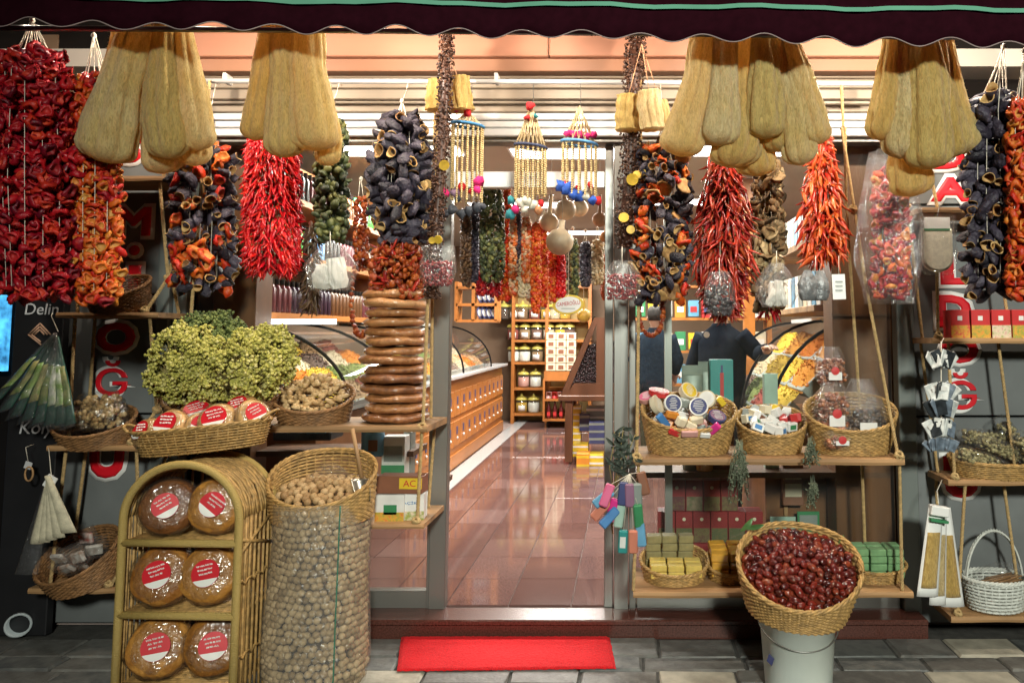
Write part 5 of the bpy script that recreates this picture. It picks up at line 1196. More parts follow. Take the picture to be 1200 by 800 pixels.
# small white boxes, middle basket
for k in range(24):
    q = k * 2.4; r = math.sqrt((k + .5) / 24) * .9; c_ = ['white', 'cream', 'white', 'yellow', 'white', 'red', 'grey', 'white'][k % 8]
    p = B2 @ Vector((.15 * r * math.cos(q), .115 * r * math.sin(q), .125 + .05 * (.5 + .5 * math.sin(q)) + .05 * (1 - r)))
    t = thing('small_box', 'little %s box in the middle basket on the upper plank' % c_, 'box', p, group='small boxes in the middle basket'); R3 = Euler((U(-.5, .5), U(-.5, .5), U(0, 3))).to_matrix()
    MB().box(p, (.058, .04, .042), .003, R3).build('card_box', C3[c_], t, False); MB().box(p + R3 @ Vector((0, -.0206, 0)), (.036, .001, .022), 0, R3).build('print', C3[('green', 'brown', 'blue')[k % 3]], t, False)
# bags of nuts, right basket
M_HAZ = mat('red_brown_hazelnut', (.3, .09, .04), .3, vs=2, noisy=.3, stops=[(.20, .05, .022), (.34, .11, .045), (.44, .17, .07)])
M_DRK = mat('dark_dried_fruit', (.08, .05, .05), .5, vs=2, noisy=.3, stops=[(.03, .02, .02), (.10, .07, .06), (.3, .2, .14)])
def nut_bag(label, px, yb, wpx, hpx, d, m, fillh, seed, tagc='white', red=True, n=170, gather=.55):
    k = M_PX(yb, d); p = P(px, yb, d); w_, h_ = wpx * k, hpx * k; t = thing('nut_bag', label, 'bag', p)
    mb = MB(); fill_pile(mb, GEO['nut'], n, lambda: p + Vector((U(-.42, .42) * w_, U(-.035, .035), .01 + U(0, fillh) * h_)), .0085, .012); mb.build('nut_mass', m, t, kind='stuff')
    mb = MB(); bag(mb, p, w_ * 1.05, h_, .10, seed, gather); mb.build('clear_film', M_BAG, t)
    lb = MB().box(p + Vector((w_ * .05, -.058, h_ * fillh * .42)), (w_ * .45, .002, h_ * .2)).build('label', C3[tagc], t, False)
    if red: MB().lathe([(w_ * .14, 0), (.001, .001)], 14, TRS(p + Vector((w_ * .05, -.0595, h_ * (fillh * .42 + .13))), (PI / 2, 0, 0))).build('red_seal', C_RD, t, False)
nut_bag('clear bag of red hazelnuts standing highest at the back of the basket', 974, 452, 34, 46, 3.99, M_HAZ, .62, 3)
nut_bag('bag of red-brown nuts with white label at the left of the basket', 976, 512, 40, 64, 3.84, M_HAZ, .75, 4)
nut_bag('glossy clear bag of grey snacks at the right of the basket', 1012, 514, 44, 70, 3.86, M_DRK, .45, 5, 'white', False, 90)
nut_bag('small bag of mixed nuts lying low at the front of the basket', 982, 526, 34, 26, 3.76, M_HAZ, .8, 6, n=70)
nut_bag('dark small bag at the right corner of the basket', 1026, 512, 26, 46, 3.90, M_DRK, .5, 7, 'grey', False, 60)
# lower plank: soap bars in baskets
t4, B4, _, _ = basket('low wicker basket of yellow and olive soap bars', (X(789, 3.88), 3.90, zQ2 + .004), (RAD(8), 0, RAD(2)), .165, .15, .105, M_WICK, .86, .35, 9, 34)
t5, B5, _, _ = basket('small wicker basket of orange glycerine soaps', (X(850, 3.90), 3.92, zQ2 + .004), (RAD(8), 0, 0), .105, .13, .085, M_WICK, .86, .3, 8, 26)
t6, B6, _, _ = basket('low wicker basket of green soap bars behind the dates', (X(1018, 3.90), 3.92, zQ2 + .004), (RAD(4), 0, 0), .155, .13, .07, M_WICK, .88, .2, 7, 34)
M_SYE = mat('yellow_soap', (.68, .50, .13), .3, var=.15, vs=20, sss=.15); M_SOL = mat('olive_soap', (.26, .22, .10), .4, var=.25, vs=20); M_SOR = mat('orange_glycerine_soap', (.62, .33, .05), .15, var=.2, vs=20, sss=.3, coat=.3); M_SGR = mat('green_soap', (.17, .32, .15), .3, var=.25, vs=20, coat=.3)
def soap_stack(Mb, xs, ys, zs, dims, m, label, group, jit=.05):
    me = MB().box((0, 0, 0), dims, .004).data('soap_bar', m, False)
    for z in zs:
        for y in ys:
            for x in xs: put(me, 'soap_bar', M=TRS(Mb @ Vector((x + U(-.003, .003), y + U(-.003, .003), z)), Mb.to_3x3() @ Euler((0, 0, U(-jit, jit))).to_matrix()), label=label, cat='soap', group=group)
soap_stack(B4, (-.085, 0, .085), (-.085, -.03), (.06, .092), (.078, .05, .030), M_SYE, 'smooth yellow soap bar in the low basket of yellow soaps', 'yellow soap bars')
soap_stack(B4, (-.1, -.02, .06), (.05,), (.06, .10, .14, .18), (.074, .05, .038), M_SOL, 'olive brown soap bar stacked behind the yellow soaps', 'olive soap bars')
soap_stack(B5, (-.045, .045), (-.06, .0, .06), (.05, .09, .13), (.082, .055, .038), M_SOR, 'translucent orange soap bar in the small basket', 'orange soap bars', .12)
soap_stack(B6, (-.085, 0, .085), (-.06, .0), (.04, .075, .11, .145), (.08, .056, .033), M_SGR, 'green wrapped soap bar in the low basket behind the dates', 'green soap bars', .06)
# date basket on a white bucket
bk = thing('white_bucket', 'white plastic bucket under the basket of dates', 'bucket', (X(930, 3.44), 3.46, 0)); c0 = Matrix.Translation((X(930, 3.44), 3.46, 0))
M_PAIL = mat('white_bucket_plastic', (.74, .80, .74), .35, var=.08, vs=5)
MB().lathe([(.138, .002), (.142, .01), (.163, .295), (.168, .295), (.170, .307), (.168, .32), (.155, .32), (.135, .02), (.001, .015)], 36, c0).build('pail', M_PAIL, bk)
MB().tube([c0 @ Vector((.172 * math.cos(a), -.172 * math.sin(a) ,   .285 - .07 * math.sin(a))) for a in [PI * i / 20 for i in range(21)]], .003, 5).build('wire_handle', M_ALU, bk)
MB().box(c0 @ Vector((-.135, -.085, .15)), (.03, .003, .035), 0, Euler((0, .4, -.9)).to_matrix()).build('smudged_mark', C3['navy'], bk, False)
dbk, DM, dpt, dhh = basket('golden wicker basket heaped with shiny red dates on the bucket', (X(930, 3.42), 3.475, .313), (RAD(10), RAD(5), RAD(-14)), .262, .215, .30, M_WICK, .78, .62, 17, 44, sr=.005)
dm = [MB().add(g[0], g[1]).data('date', M_DATE) for g in GEO['date']]
def dsurf(x, y):                                    # surface of the heap, following the sloping rim
    q = math.atan2(y / .215, x / .262); r = min(1, math.hypot(x / .262, y / .215)); return (dhh(q) * r + dhh(0) * (1 - r)) - .028 + .06 * (1 - r * r)
N = 176
for i in range(N):
    r = math.sqrt((i + .5) / N) * .93; q = i * 2.39996; x, y = .255 * r * math.cos(q), .208 * r * math.sin(q)
    loc = DM @ Vector((x, y, dsurf(x, y) + U(-.007, .008)))
    put(random.choice(dm), 'date', M=TRS(loc, DM.to_3x3() @ Euler((PI / 2 + U(-.7, .5), U(-.7, .7), U(0, 6.28))).to_matrix(), U(.0138, .0172)), label='shiny dark red date heaped in the wicker basket on the bucket', cat='date', group='dates in the basket on the bucket')
mb = MB(); mb.grid(lambda u, v: DM @ Vector((.25 * v * math.cos(2 * PI * u), .205 * v * math.sin(2 * PI * u), dsurf(.25 * v * math.cos(2 * PI * u), .205 * v * math.sin(2 * PI * u)) - .016)), 36, 8, True)
mb.build('date_heap', M_DATE, label='shaded mass of dates under the visible ones', cat='date', kind='stuff')
def leaf(mb, a, b, w_, bend=.02):
    a, b = Vector(a), Vector(b); d_ = b - a; sd = d_.cross(Vector((0, 1, .3))).normalized()
    mb.grid(lambda u, v: a + d_ * v + sd * (u - .5) * 2 * w_ * math.sin(PI * min(1, v * .97 + .03)) ** .8 + Vector((0, -bend * math.sin(v * PI) - .006 * abs(u - .5), 0)), 5, 8)
M_LEAF = mat('fresh_green_leaf', (.10, .22, .07), .45, var=.35, vs=20, transl=.2)
for k, (a, b, lab) in enumerate([((868, 622), (882, 606), 'green leaf sticking up at the left of the date basket'), ((872, 618), (896, 614), 'broad pale leaf lying on the rim of the date basket'), ((982, 640), (988, 626), 'small green leaf at the right rim of the date basket')]):
    mb = MB(); leaf(mb, P(*a, 3.56), P(*b, 3.54), .014); mb.build('leaf', M_LEAF, label=lab, cat='leaf')
# dried bundle of soaps on cords at the left rope of the right shelf
t = thing('soap_bundle', 'bundle of colourful small soaps on cords hanging at the doorway', 'soaps', P(742, 560, 3.62))
kp = P(738, 555, 3.62)
for (px, py, c_, a, l_) in [(707, 583, 'sky', .9, None), (704, 597, 'coral', .75, None), (714, 606, 'blue', .8, None), (718, 597, 'magenta', .3, None), (726, 604, 'mint', .15, None), (738, 580, 'mauve', -.02, None), (747, 579, 'grey', -.05, None), (730, 578, 'navy', .1, None), (754, 566, 'brown', -.25, None), (711, 580, 'pink', .4, None),
                          (730, 634, 'teal', .05, 'white'), (742, 634, 'coral', .0, None), (751, 626, 'sky', -.12, None), (748, 604, 'green', -.1, None)]:
    p = P(px, py, 3.60 + U(-.02, .02)); R3 = Euler((U(-.15, .15), a, U(-.3, .3))).to_matrix()
    b_ = MB().box(p, (.042, .03, .105), .006, R3).build('soap', C3[c_], t, False)
    if l_: MB().box(p + R3 @ Vector((0, -.016, .0)), (.026, .0012, .05), 0, R3).build('paper_label', C3[l_], b_, False)
    MB().tube([kp, p + R3 @ Vector((0, 0, .05))], .0015, 4).build('cord', M_TWINE, t)
# sprig beside the doorway post and dried herb tufts on the plank
M_DLEAF = mat('dark_dry_leaf', (.045, .06, .045), .7, var=.4, vs=20); M_HERB = mat('grey_green_herb', (.12, .14, .09), .8, var=.4, vs=30)
t = thing('leaf_sprig', 'dark leafy sprig tied beside the right doorway post', 'sprig', P(722, 560, 3.72)); st = MB(); lv = MB()
for k in range(9):
    e = P(U(716, 752), U(490, 560), 3.70 + U(-.03, .03)); b0 = P(720 + U(-2, 4), 570, 3.72); st.tube([b0, b0.lerp(e, .5) + Vector((U(-.02, .02), 0, 0)), e], .002, 4)
    for j in range(9): q = b0.lerp(e, U(.35, 1)); leaf(lv, q, q + Vector((U(-.05, .05), U(-.02, .02), U(-.02, .05))), .009)
st.build('twigs', M_STEM, t); lv.build('leaves', M_DLEAF, t, kind='stuff')
MB().tube([P(720, 570, 3.72), P(715, 600, 3.73), P(718, 625, 3.74)], .004, 5).build('stem', M_STEM, t)
def herb(label, px, y0, y1, w_, d, n):
    t = thing('herb_tuft', label, 'herbs', P(px, y0, d)); mb = MB()
    for k in range(n):
        a = P(px + U(-w_, w_) * .3, y0 + U(-6, 6), d); e = P(px + U(-w_, w_), U((y0 + y1) / 2, y1), d - .02); mb.tube([a, a.lerp(e, .5) + Vector((U(-.02, .02), -.015, 0)), e], .0018, 3)
        for j in range(4): q = a.lerp(e, U(.2, 1)); leaf(mb, q, q + Vector((U(-.02, .02), -.008, U(-.02, .01))), .004)
    mb.build('sprigs', M_HERB, t, kind='stuff')
herb('tuft of dry grey-green herbs hanging over the plank between two baskets', 866, 520, 590, 14, 3.64, 34)
herb('tuft of dark herbs hanging over the plank left of the nut basket', 950, 515, 545, 10, 3.64, 22)
herb('thin green herb strand dangling below the plank, right of the red cartons', 952, 560, 600, 9, 3.70, 18)
# ---- right sign panel goods
for k, px in enumerate((1126, 1150, 1174, 1198)):
    t, M, w_, h_ = carton('red and white flower carton on the upper right shelf, %s' % ('first from the left', 'second from the left', 'third from the left', 'last, at the photo edge')[k], px, 395, 22, 33, 3.92, .10, C_RD, [(0, 1, 0, .45, M_FRU), (.35, .6, .62, .78, C_WH)], 0, 'red flower cartons on the upper right shelf', zR[1])
t7, B7, _, _ = basket('wicker basket of herb bags on the right rope shelf', (X(1168, 3.94), 3.96, zR[2] + .003), (RAD(5), 0, 0), .255, .14, .09, M_WICK, .88, .15, 8, 40)
M_SEED = mat('dried_herb_seed', (.24, .2, .09), .6, vs=3, noisy=.35, stops=[(.12, .10, .04), (.26, .22, .09), (.40, .35, .18), (.2, .15, .06)])
for k, (x, y, z, rz, ry, lab) in enumerate([(-.13, -.06, .09, .35, .3, 'long herb bag at the front left of the right basket'), (.02, .0, .12, .6, .35, 'herb bag in the middle of the right basket'), (-.05, .06, .17, -.1, .1, 'dark herb bag lying on top at the left of the right basket'), (.1, .06, .15, 1.15, 1.0, 'herb bag standing up at the back of the right basket'), (.15, -.04, .10, .9, .9, 'herb bag leaning at the right of the right basket')]):
    loc = B7 @ Vector((x, y, z)); M = TRS(loc, (0, ry, .2)); t = thing('herb_bag', lab, 'bag', loc, group='bags of dried herbs in the right basket')
    mb = MB(); fill_pile(mb, GEO['nut'], 210, lambda: M @ Vector((U(-.11, .11), U(-.03, .03), U(-.025, .03))), .006, .0105); mb.build('herb_mass', M_SEED, t, kind='stuff')
    mb = MB(); bag(mb, (0, 0, -.15), .095, .32, .085, k + 90, .5, M @ Matrix.Rotation(RAD(90), 4, 'Y')); mb.build('clear_film', M_FILM, t)
t8, B8, _, _ = basket('white wicker basket with tall arched handle on the lowest right shelf', (X(1157, 3.93), 3.95, zR[3] + .004), (0, 0, RAD(8)), .155, .125, .145, M_WICKW, .82, 0, 9, 28, handle=.26, sr=.005)
t = thing('herb_bag', 'clear bag with brown stalks lying in the white handled basket', 'bag', B8 @ Vector((0, 0, .12))); mb = MB()
for k in range(22): a = B8 @ Vector((U(-.1, .0), U(-.05, .03), U(.11, .14))); mb.tube([a, a + Vector((.14, U(-.02, .02), U(.0, .04)))], .0045, 5)
mb.build('stalks', mat('brown_stalk', (.22, .12, .05), .7, var=.3), t, kind='stuff'); mb = MB(); bag(mb, (0, 0, 0), .11, .24, .08, 9, .5, B8 @ TRS((-.1, -.01, .13), (0, RAD(75), 0))); mb.build('clear_film', M_FILM, t)
# hanging sponge mitt pack, loofah gloves, sachets
M_SPG = mat('ivory_bath_mitt', (.80, .77, .62), .8, var=.12, vs=60, bump=.4, bs=260)
t = thing('bath_mitt_pack', 'ivory bath mitt in a clear pack with white header card, right side', 'bath mitt', P(1099, 256, 3.76))
def pad(mb, c, w_, h_, th, n=18):
    c = Vector(c); prof_ = [(-w_ / 2, h_ / 2), (w_ / 2, h_ / 2), (w_ / 2, -h_ * .2)] + [(w_ / 2 * math.cos(a), -h_ * .2 - h_ * .3 * math.sin(a)) for a in [PI * i / n for i in range(1, n)]] + [(-w_ / 2, -h_ * .2)]
    mb.prism([c + Vector((x, -th / 2, z)) for x, z in prof_], (0, th, 0))
k = M_PX(280, 3.76)
mb = MB(); pad(mb, P(1098, 293, 3.76), 36 * k, 52 * k, .035); o = mb.build('mitt', M_SPG, t, False); bv = o.modifiers.new('b', 'BEVEL'); bv.width = .012; bv.segments = 2
MB().box(P(1098, 262, 3.745), (30 * k, .004, 15 * k)).build('header_card', M_WHITE, t, False); MB().box(P(1098, 269, 3.742), (30 * k, .002, 2.5 * k)).build('green_band', C_GN, t, False)
mb = MB(); bag(mb, P(1100, 322, 3.76), 44 * k, 70 * k, .06, 4, .9); mb.build('clear_pack', M_FILM, t); MB().tube([P(1098, 256, 3.76), P(1101, 240, 3.80), P(1102, 243, 3.83)], .002, 4).build('wire_hook', M_ALU, t)
t = thing('loofah_glove_pack', 'three flat loofah back scrubbers with white edges hanging low on the right', 'scrubber', P(1098, 590, 3.72))
for j, (xa, xb, yb, dz) in enumerate([(1096, 1086, 698, 0), (1102, 1098, 708, .02), (1104, 1116, 710, .035)]):
    a, b = P(xa, 594, 3.72 + dz), P(xb, yb, 3.70 + dz); v = b - a; w_ = (22, 17, 24)[j] * M_PX(650, 3.7)
    def strip(w2, f0, f1, off, nm, m):
        mb = MB(); mb.grid(lambda u, vv: a + v * (f0 + (f1 - f0) * vv) + Vector(((u - .5) * w2 * (.75 + .35 * (f0 + (f1 - f0) * vv)), -off - .006 * math.sin(u * PI), 0)), 6, 14); o = mb.build(nm, m, t); o.modifiers.new('s', 'SOLIDIFY').thickness = .008
    strip(w_, 0, 1, 0, 'white_cloth', M_WHITE); strip(w_ * .72, .28, .90, .008, 'loofah_face', M_LOOF)
MB().box(P(1100, 598, 3.70), (.085, .05, .045), .004, Euler((0, .15, 0)).to_matrix()).build('header_card', M_WHITE, t, False); MB().box(P(1099, 609, 3.70), (.082, .054, .012), 0, Euler((0, .15, 0)).to_matrix()).build('green_band', C_GN, t, False)
MB().tube([P(1100, 590, 3.70), P(1098, 575, 3.76), P(1104, 562, 3.83)], .0025, 4).build('cord', M_TWINE, t)
M_SACH = [mat('silver_sachet', (.58, .60, .58), .35, 0, var=.3, vs=30), mat('black_stone_sachet', (.03, .035, .04), .2, var=.5, vs=30), mat('grey_blue_sachet', (.16, .20, .25), .3, 0, var=.5, vs=40)]
t = thing('sachet_string', 'string of small silver and black sachets hanging at the right', 'sachets', P(1103, 400, 3.72))
for j, (yc, nn, kinds) in enumerate([(420, 6, (0, 0, 1, 0, 1, 0)), (458, 6, (0, 0, 1, 0, 2, 0)), (476, 5, (1, 2, 1, 2, 0)), (500, 6, (0, 1, 0, 1, 0, 2)), (520, 9, (2,) * 9)]):
    for i in range(nn):
        a = (i + .5) / nn * 1.9 - .95; c_ = P(1103 + 17 * math.sin(a) * (1.2 if j == 4 else 1), yc + 8 * (1 - math.cos(a)), 3.71 - .02 * math.cos(a * 2)); hgt = .085 if j < 4 else .06
        b_ = MB().box(c_, (.05 if j < 4 else .028, .008, hgt), .003, Euler((U(-.35, .2), a * .75 + U(-.3, .3), U(-.9, .9))).to_matrix()).build('sachet', M_SACH[kinds[i]], t, False)
        if kinds[i] == 0 and j < 4: MB().box(c_ + Vector((0, -.008, .012)), (.03, .002, .02), 0, Euler((0, a * .75, 0)).to_matrix()).build('sachet_label', C3['white'], b_, False)
MB().tube([P(1103, 400, 3.72), P(1103, 522, 3.73)], .003, 5).build('cord', M_TWINE, t); MB().tube([P(1103, 402, 3.72), P(1106, 396, 3.82)], .003, 5).build('loop', M_TWINE, t)
# bagged pepper garland and small hanging bags
garland('dried pepper garland packed in a long clear plastic bag on the right', 1044, 200, 348, 48, 3.72, [mx(.7, PR, 1), mx(.5, PO)], 150, 15, 'column', 190, group=None, strings=4, core=60)
mb = MB(); pb = P(1042, 356, 3.72); bag(mb, pb, 70 * M_PX(280, 3.72), 180 * M_PX(280, 3.72), .26, 12, .55, None, .03); mb.build('clear_bag', M_BAG, label='long clear plastic bag around the pepper garland on the right', cat='bag')
def hang_bag(label, px, y0, y1, wpx, d, m, geo, n, fill, ss=(.006, .01), gather=.5, extra=None, hookd=None):
    k = M_PX(y1, d); p = P(px, y1, d); w_, h_ = wpx * k, (y1 - y0) * k; t = thing('hanging_bag', label, 'bag', P(px, y0, d), group='small clear bags hanging on the shop front')
    mb = MB(); fill_pile(mb, geo, n, lambda: p + Vector((U(-.4, .4) * w_, U(-.3, .3) * .06, .008 + U(0, fill) * h_)), *ss); mb.build('contents', m, t, kind='stuff')
    mb = MB(); bag(mb, p, w_, h_, .085, int(px), gather); mb.build('clear_film', M_BAG, t); MB().tube([P(px, y0 + 4, d), P(px, y0 - 16, d + .02)], .0018, 4).build('string', M_TWINE, t)
M_CHM = mat('crushed_chili', (.3, .03, .03), .5, vs=2, noisy=.3, stops=[(.16, .006, .012), (.28, .014, .018), (.38, .045, .035)]); M_WHL = mat('white_lace_fill', (.72, .69, .62), .7, var=.1)
hang_bag('clear bag of crushed red chili hanging left of the doorway', 513, 288, 336, 40, 3.66, M_CHM, GEO['leafy'], 240, .58, (.009, .014), .9)
hang_bag('clear bag of crushed red chili hanging right of the doorway', 729, 305, 352, 42, 3.66, M_CHM, GEO['leafy'], 260, .6, (.009, .014), .45)
hang_bag('clear bag of dark pods hanging in front of the long chili bunch', 843, 318, 370, 36, 3.66, mat('dark_vanilla_pod', (.03, .02, .025), .3, var=.4), GEO['aub'], 40, .62, (.018, .026), .6)
def cloth_bag(label, px, y0, y1, wpx, d, nfold):
    k = M_PX(y1, d); t = thing('hanging_bag', label, 'bag', P(px, y0, d), group='small clear bags hanging on the shop front')
    for j in range(nfold):
        x = px + wpx * ((j + .5) / nfold - .5) * .62; mb = MB(); hj = (y1 - y0) * k * U(.5, .72); Mj = TRS(P(x, y1 - 2, d + .012 * (j % 2)), (U(-.15, .15), (j - nfold / 2 + .5) * -.22 + U(-.12, .12), U(-.4, .4)))
        bag(mb, (0, 0, 0), wpx / nfold * k * 1.25, hj, .05, j + int(px) * 3, .8, Mj); mb.f.append(tuple(range(len(mb.v) - 40, len(mb.v)))); mb.m.append(0); mb.r.append(0); mb.build('white_piece', M_WHL, t, False)
    mb = MB(); bag(mb, P(px, y1, d), wpx * k * 1.15, (y1 - y0) * k, .10, int(px) + 1, .3); mb.build('clear_film', M_BAG, t); MB().tube([P(px, y0 + 4, d), P(px, y0 - 14, d + .02)], .0018, 4).build('string', M_TWINE, t)
cloth_bag('clear bag of white soap pieces hanging under the green okra garland', 387, 286, 340, 52, 3.66, 3)
cloth_bag('clear bag of white sticks hanging under the mushroom garland', 910, 308, 360, 40, 3.66, 5)
t = thing('hanging_bag', 'two grey foil bags hanging on the right near the wooden pillar', 'bag', P(960, 316, 3.66)); 
for j, (x, w_) in enumerate(((947, 20), (962, 18))):
    mb = MB(); bag(mb, P(x, 352, 3.68 + .02 * j), w_ * .0045, .145, .05, j + 70, .35); mb.build('foil_bag', mat('grey_foil', (.20, .205, .21), .35, .2, var=.5, vs=30, bump=.8, bs=40), t)
MB().tube([P(955, 318, 3.68), P(956, 300, 3.7)], .0018, 4).build('string', M_TWINE, t)
t = thing('price_card', 'white paper card hanging beside the grey foil bags', 'card', P(983, 320, 3.66)); MB().box(P(983, 336, 3.66), (.062, .003, .12), 0, Euler((0, -.03, 0)).to_matrix()).build('card', M_WHITE, t, False)
mb = MB(); [mb.box(P(983, 330 + 5 * j, 3.66) + Vector((0, -.003, 0)), (.035, .001, .006)) for j in range(3)]; mb.build('print', C3['grey'], t, False); MB().tube([P(983, 322, 3.66), P(983, 300, 3.68)], .0012, 4).build('string', M_TWINE, t)
# ================================================================== INSIDE THE SHOP
IZ = ZS + .004
# ---- drawer counter on the left
xc = -1.85; cy0, cy1, ch = 6.6, 11.5, .95
t = thing('drawer_counter', 'honey coloured wooden counter with rows of small drawers, left inside', 'counter', (xc - .35, 9, IZ))
MB().box((xc - .35, (cy0 + cy1) / 2, IZ + ch / 2), (.68, cy1 - cy0, ch)).build('body', M_HONEY, t, False)
MB().box((xc - .33, (cy0 + cy1) / 2, IZ + ch + .018), (.80, cy1 - cy0 + .04, .034), .004).build('top_slab', M_STRIP, t, False)
dr_me = MB().box((0, 0, 0), (.02, .30, .27), .004).data('drawer', M_HONEY, False); sl_me = MB().box((0, 0, 0), (.006, .05, .085), .002).data('label_slot', C3['navy'], False); kb_me = MB().lathe([(.012, 0), (.016, .01), (.001, .02)], 8, TRS((0, 0, 0), (0, PI / 2, 0))).data('knob', M_ALUW)
for r_, z in enumerate((.68, .36)):
    for j in range(15):
        y = cy0 + .2 + j * .322; d_ = put(dr_me, 'drawer', t, M=Matrix.Translation((xc, y, IZ + z))); put(sl_me, 'label_slot', d_, M=Matrix.Translation((xc + .012, y, IZ + z + .03))); put(kb_me, 'knob', d_, M=Matrix.Translation((xc + .01, y, IZ + z - .05)))
MB().box((xc + .006, (cy0 + cy1) / 2, IZ + .08), (.02, cy1 - cy0, .14)).build('plinth', M_HONEY, t, False)
M_CGLASS = film('counter_glass', (.97, .98, .97), .14, .02, bump=0, milky=.01)
PAL = {'orange': [(.66, .17, .008), (.76, .26, .01), (.80, .34, .02)], 'yellow': [(.68, .42, .02), (.76, .52, .05), (.55, .32, .02)], 'brown': [(.20, .10, .04), (.34, .2, .09), (.45, .3, .16)], 'green': [(.10, .17, .03), (.18, .24, .05), (.24, .28, .09)], 'red': [(.3, .04, .03), (.42, .08, .05), (.2, .03, .03)], 'pale': [(.55, .45, .3), (.68, .58, .42), (.5, .38, .22)], 'dark': [(.05, .03, .03), (.12, .07, .05), (.22, .1, .07)]}
def heapmat(c): return mat('spice_' + c, (.5, .3, .1), .85, vs=75, noisy=.5, stops=PAL[c], bump=1., bs=220)
def heap(mb, x0, x1, y0, y1, z0, z1, hgt, seed, n=14):
    o = Vector((seed * 3.1, seed, 0)); mb.grid(lambda u, v: (x0 + (x1 - x0) * u, y0 + (y1 - y0) * v, z0 + (z1 - z0) * u + hgt * math.sin(u * PI) ** .6 * math.sin(v * PI) ** .6 * (1 + .5 * noise.noise(Vector((u * 3, v * 3, seed)) + o)) + .012 * noise.noise(Vector((u * 16, v * 16, seed)))), n, n)
def curved_glass(t, x_face, x_back, z0, z1, y0, y1, side):
    """quarter-round sneeze glass bulging to the aisle (side = +1: aisle at larger x)"""
    n = 12; A = [(x_back + (x_face - x_back) * math.cos(a), z0 + (z1 - z0) * math.sin(a)) for a in [PI / 2 * i / n for i in range(n + 1)]]
    mb = MB(); mb.grid(lambda u, v: (A[round(u * n)][0], y0 + (y1 - y0) * v, A[round(u * n)][1]), n + 1, 2); o = mb.build('curved_glass', M_CGLASS, t); 
    for y in (y0, (y0 + y1) / 2, y1): MB().tube([(a, y, b) for a, b in A], .011, 6).build('glass_rib', M_DARK, t)
    MB().box((x_back, (y0 + y1) / 2, z1 + .012), (.06, y1 - y0, .03)).build('top_rail', M_ALUW, t, False)
curved_glass(t, xc + .02, xc - .62, IZ + ch + .04, 1.62, 6.9, 10.4, 1)
GRAIN = ([(1, 0, 0), (-1, 0, 0), (0, .7, 0), (0, -.7, 0), (0, 0, .6), (0, 0, -.6)], [(0, 2, 4), (2, 1, 4), (1, 3, 4), (3, 0, 4), (2, 0, 5), (1, 2, 5), (3, 1, 5), (0, 3, 5)])
def trays(label, x0, x1, y0, y1, z0, z1, nx, ny, cols, group):
    k = 0
    for j in range(ny):
        for i in range(nx):
            a0, a1 = x0 + (x1 - x0) * i / nx, x0 + (x1 - x0) * (i + 1) / nx; b0, b1 = y0 + (y1 - y0) * j / ny, y0 + (y1 - y0) * (j + 1) / ny; c_ = cols[k % len(cols)]; k += 1
            f0, f1 = z0 + (z1 - z0) * i / nx, z0 + (z1 - z0) * (i + 1) / nx
            tt = thing('spice_tray', '%s %s, row %d place %d' % (c_, label, j + 1, i + 1), 'spice tray', ((a0 + a1) / 2, (b0 + b1) / 2, min(f0, f1)), group=group)
            MB().box(((a0 + a1) / 2, (b0 + b1) / 2, (f0 + f1) / 2 - .03), (abs(a1 - a0) - .01, abs(b1 - b0) - .012, .07), .004, Matrix.Rotation(-math.atan2(f1 - f0, a1 - a0), 3, 'Y')).build('tray', C3['grey'], tt, False)
            mb = MB(); s_ = .06 * (a1 - a0); heap(mb, a0 + s_, a1 - s_, b0 + .015, b1 - .015, f0 + .008, f1 + .008, .07, k); hv = list(mb.v)
            for _ in range(190): mb.cr = rnd(); mb.geo(GRAIN, TRS(Vector(random.choice(hv)) + Vector((U(-.012, .012), U(-.012, .012), U(-.001, .004))), RROT(), U(.006, .014)))
            mb.build('spice_heap', heapmat(c_), tt)
trays('heap of nuts in the glass case on the drawer counter', xc - .04, xc - .60, 6.95, 10.3, IZ + ch + .07, 1.30, 2, 7, ['pale', 'brown', 'orange', 'yellow', 'brown', 'pale', 'dark', 'green'], 'trays in the glass case on the drawer counter')
# ---- shelves of jars at the back
yb_ = 12.5
t = thing('jar_shelves', 'tall wooden wall shelves of glass jars at the back of the shop', 'shelf', (-1.2, yb_, IZ)); x0, x1 = X(603, yb_), X(690, yb_)
bz = [Z(y, yb_) for y in (374, 398, 424, 454, 484)]
MB().box(((x0 + x1) / 2, yb_ + .33, 1.25), (x1 - x0, .03, 2.3)).build('back_board', mat('olive_back_board', (.36, .26, .09), .6, var=.2), t, False)
for z in bz + [2.3]: MB().box(((x0 + x1) / 2, yb_ + .15, z - .02), (x1 - x0, .34, .04)).build('shelf_board', M_HONEY, t, False)
for x in (x0 - .02, (X(641, yb_)), x1 + .02): MB().box((x, yb_ + .14, 1.2), (.05, .36, 2.25)).build('upright', M_HONEY, t, False)
M_JGL = film('jar_glass', (.95, .97, .93), .16, .03, bump=0, milky=.03); M_LID = mat('brass_green_lid', (.62, .54, .12), .35, .0, var=.1)
def jar_proto(col, lab):
    b = MB(); b.cur = 0; b.lathe([(.001, .004), (.088, .006), (.092, .02), (.092, .16), (.001, .165)], 14)
    b.cur = 1; b.lathe([(.098, .0), (.1, .02), (.1, .19), (.08, .212)], 14)
    b.cur = 2; b.lathe([(.1, .198), (.104, .21), (.09, .235), (.04, .258), (.016, .27), (.024, .29), (.001, .305)], 14)
    if lab: b.cur = 3; b.box((0, -.101, .075), (.11, .006, .085))
    return b.data('storage_jar', [col, M_JGL, M_LID, C3['white']])
JC = [heapmat('brown'), heapmat('dark'), heapmat('pale'), heapmat('red'), C3['white'], C3['rose'], heapmat('yellow')]
jm = {(i, l): jar_proto(JC[i], l) for i in range(7) for l in (0, 1)}
jl = ['brown', 'dark', 'pale', 'red', 'white', 'rose', 'yellow']
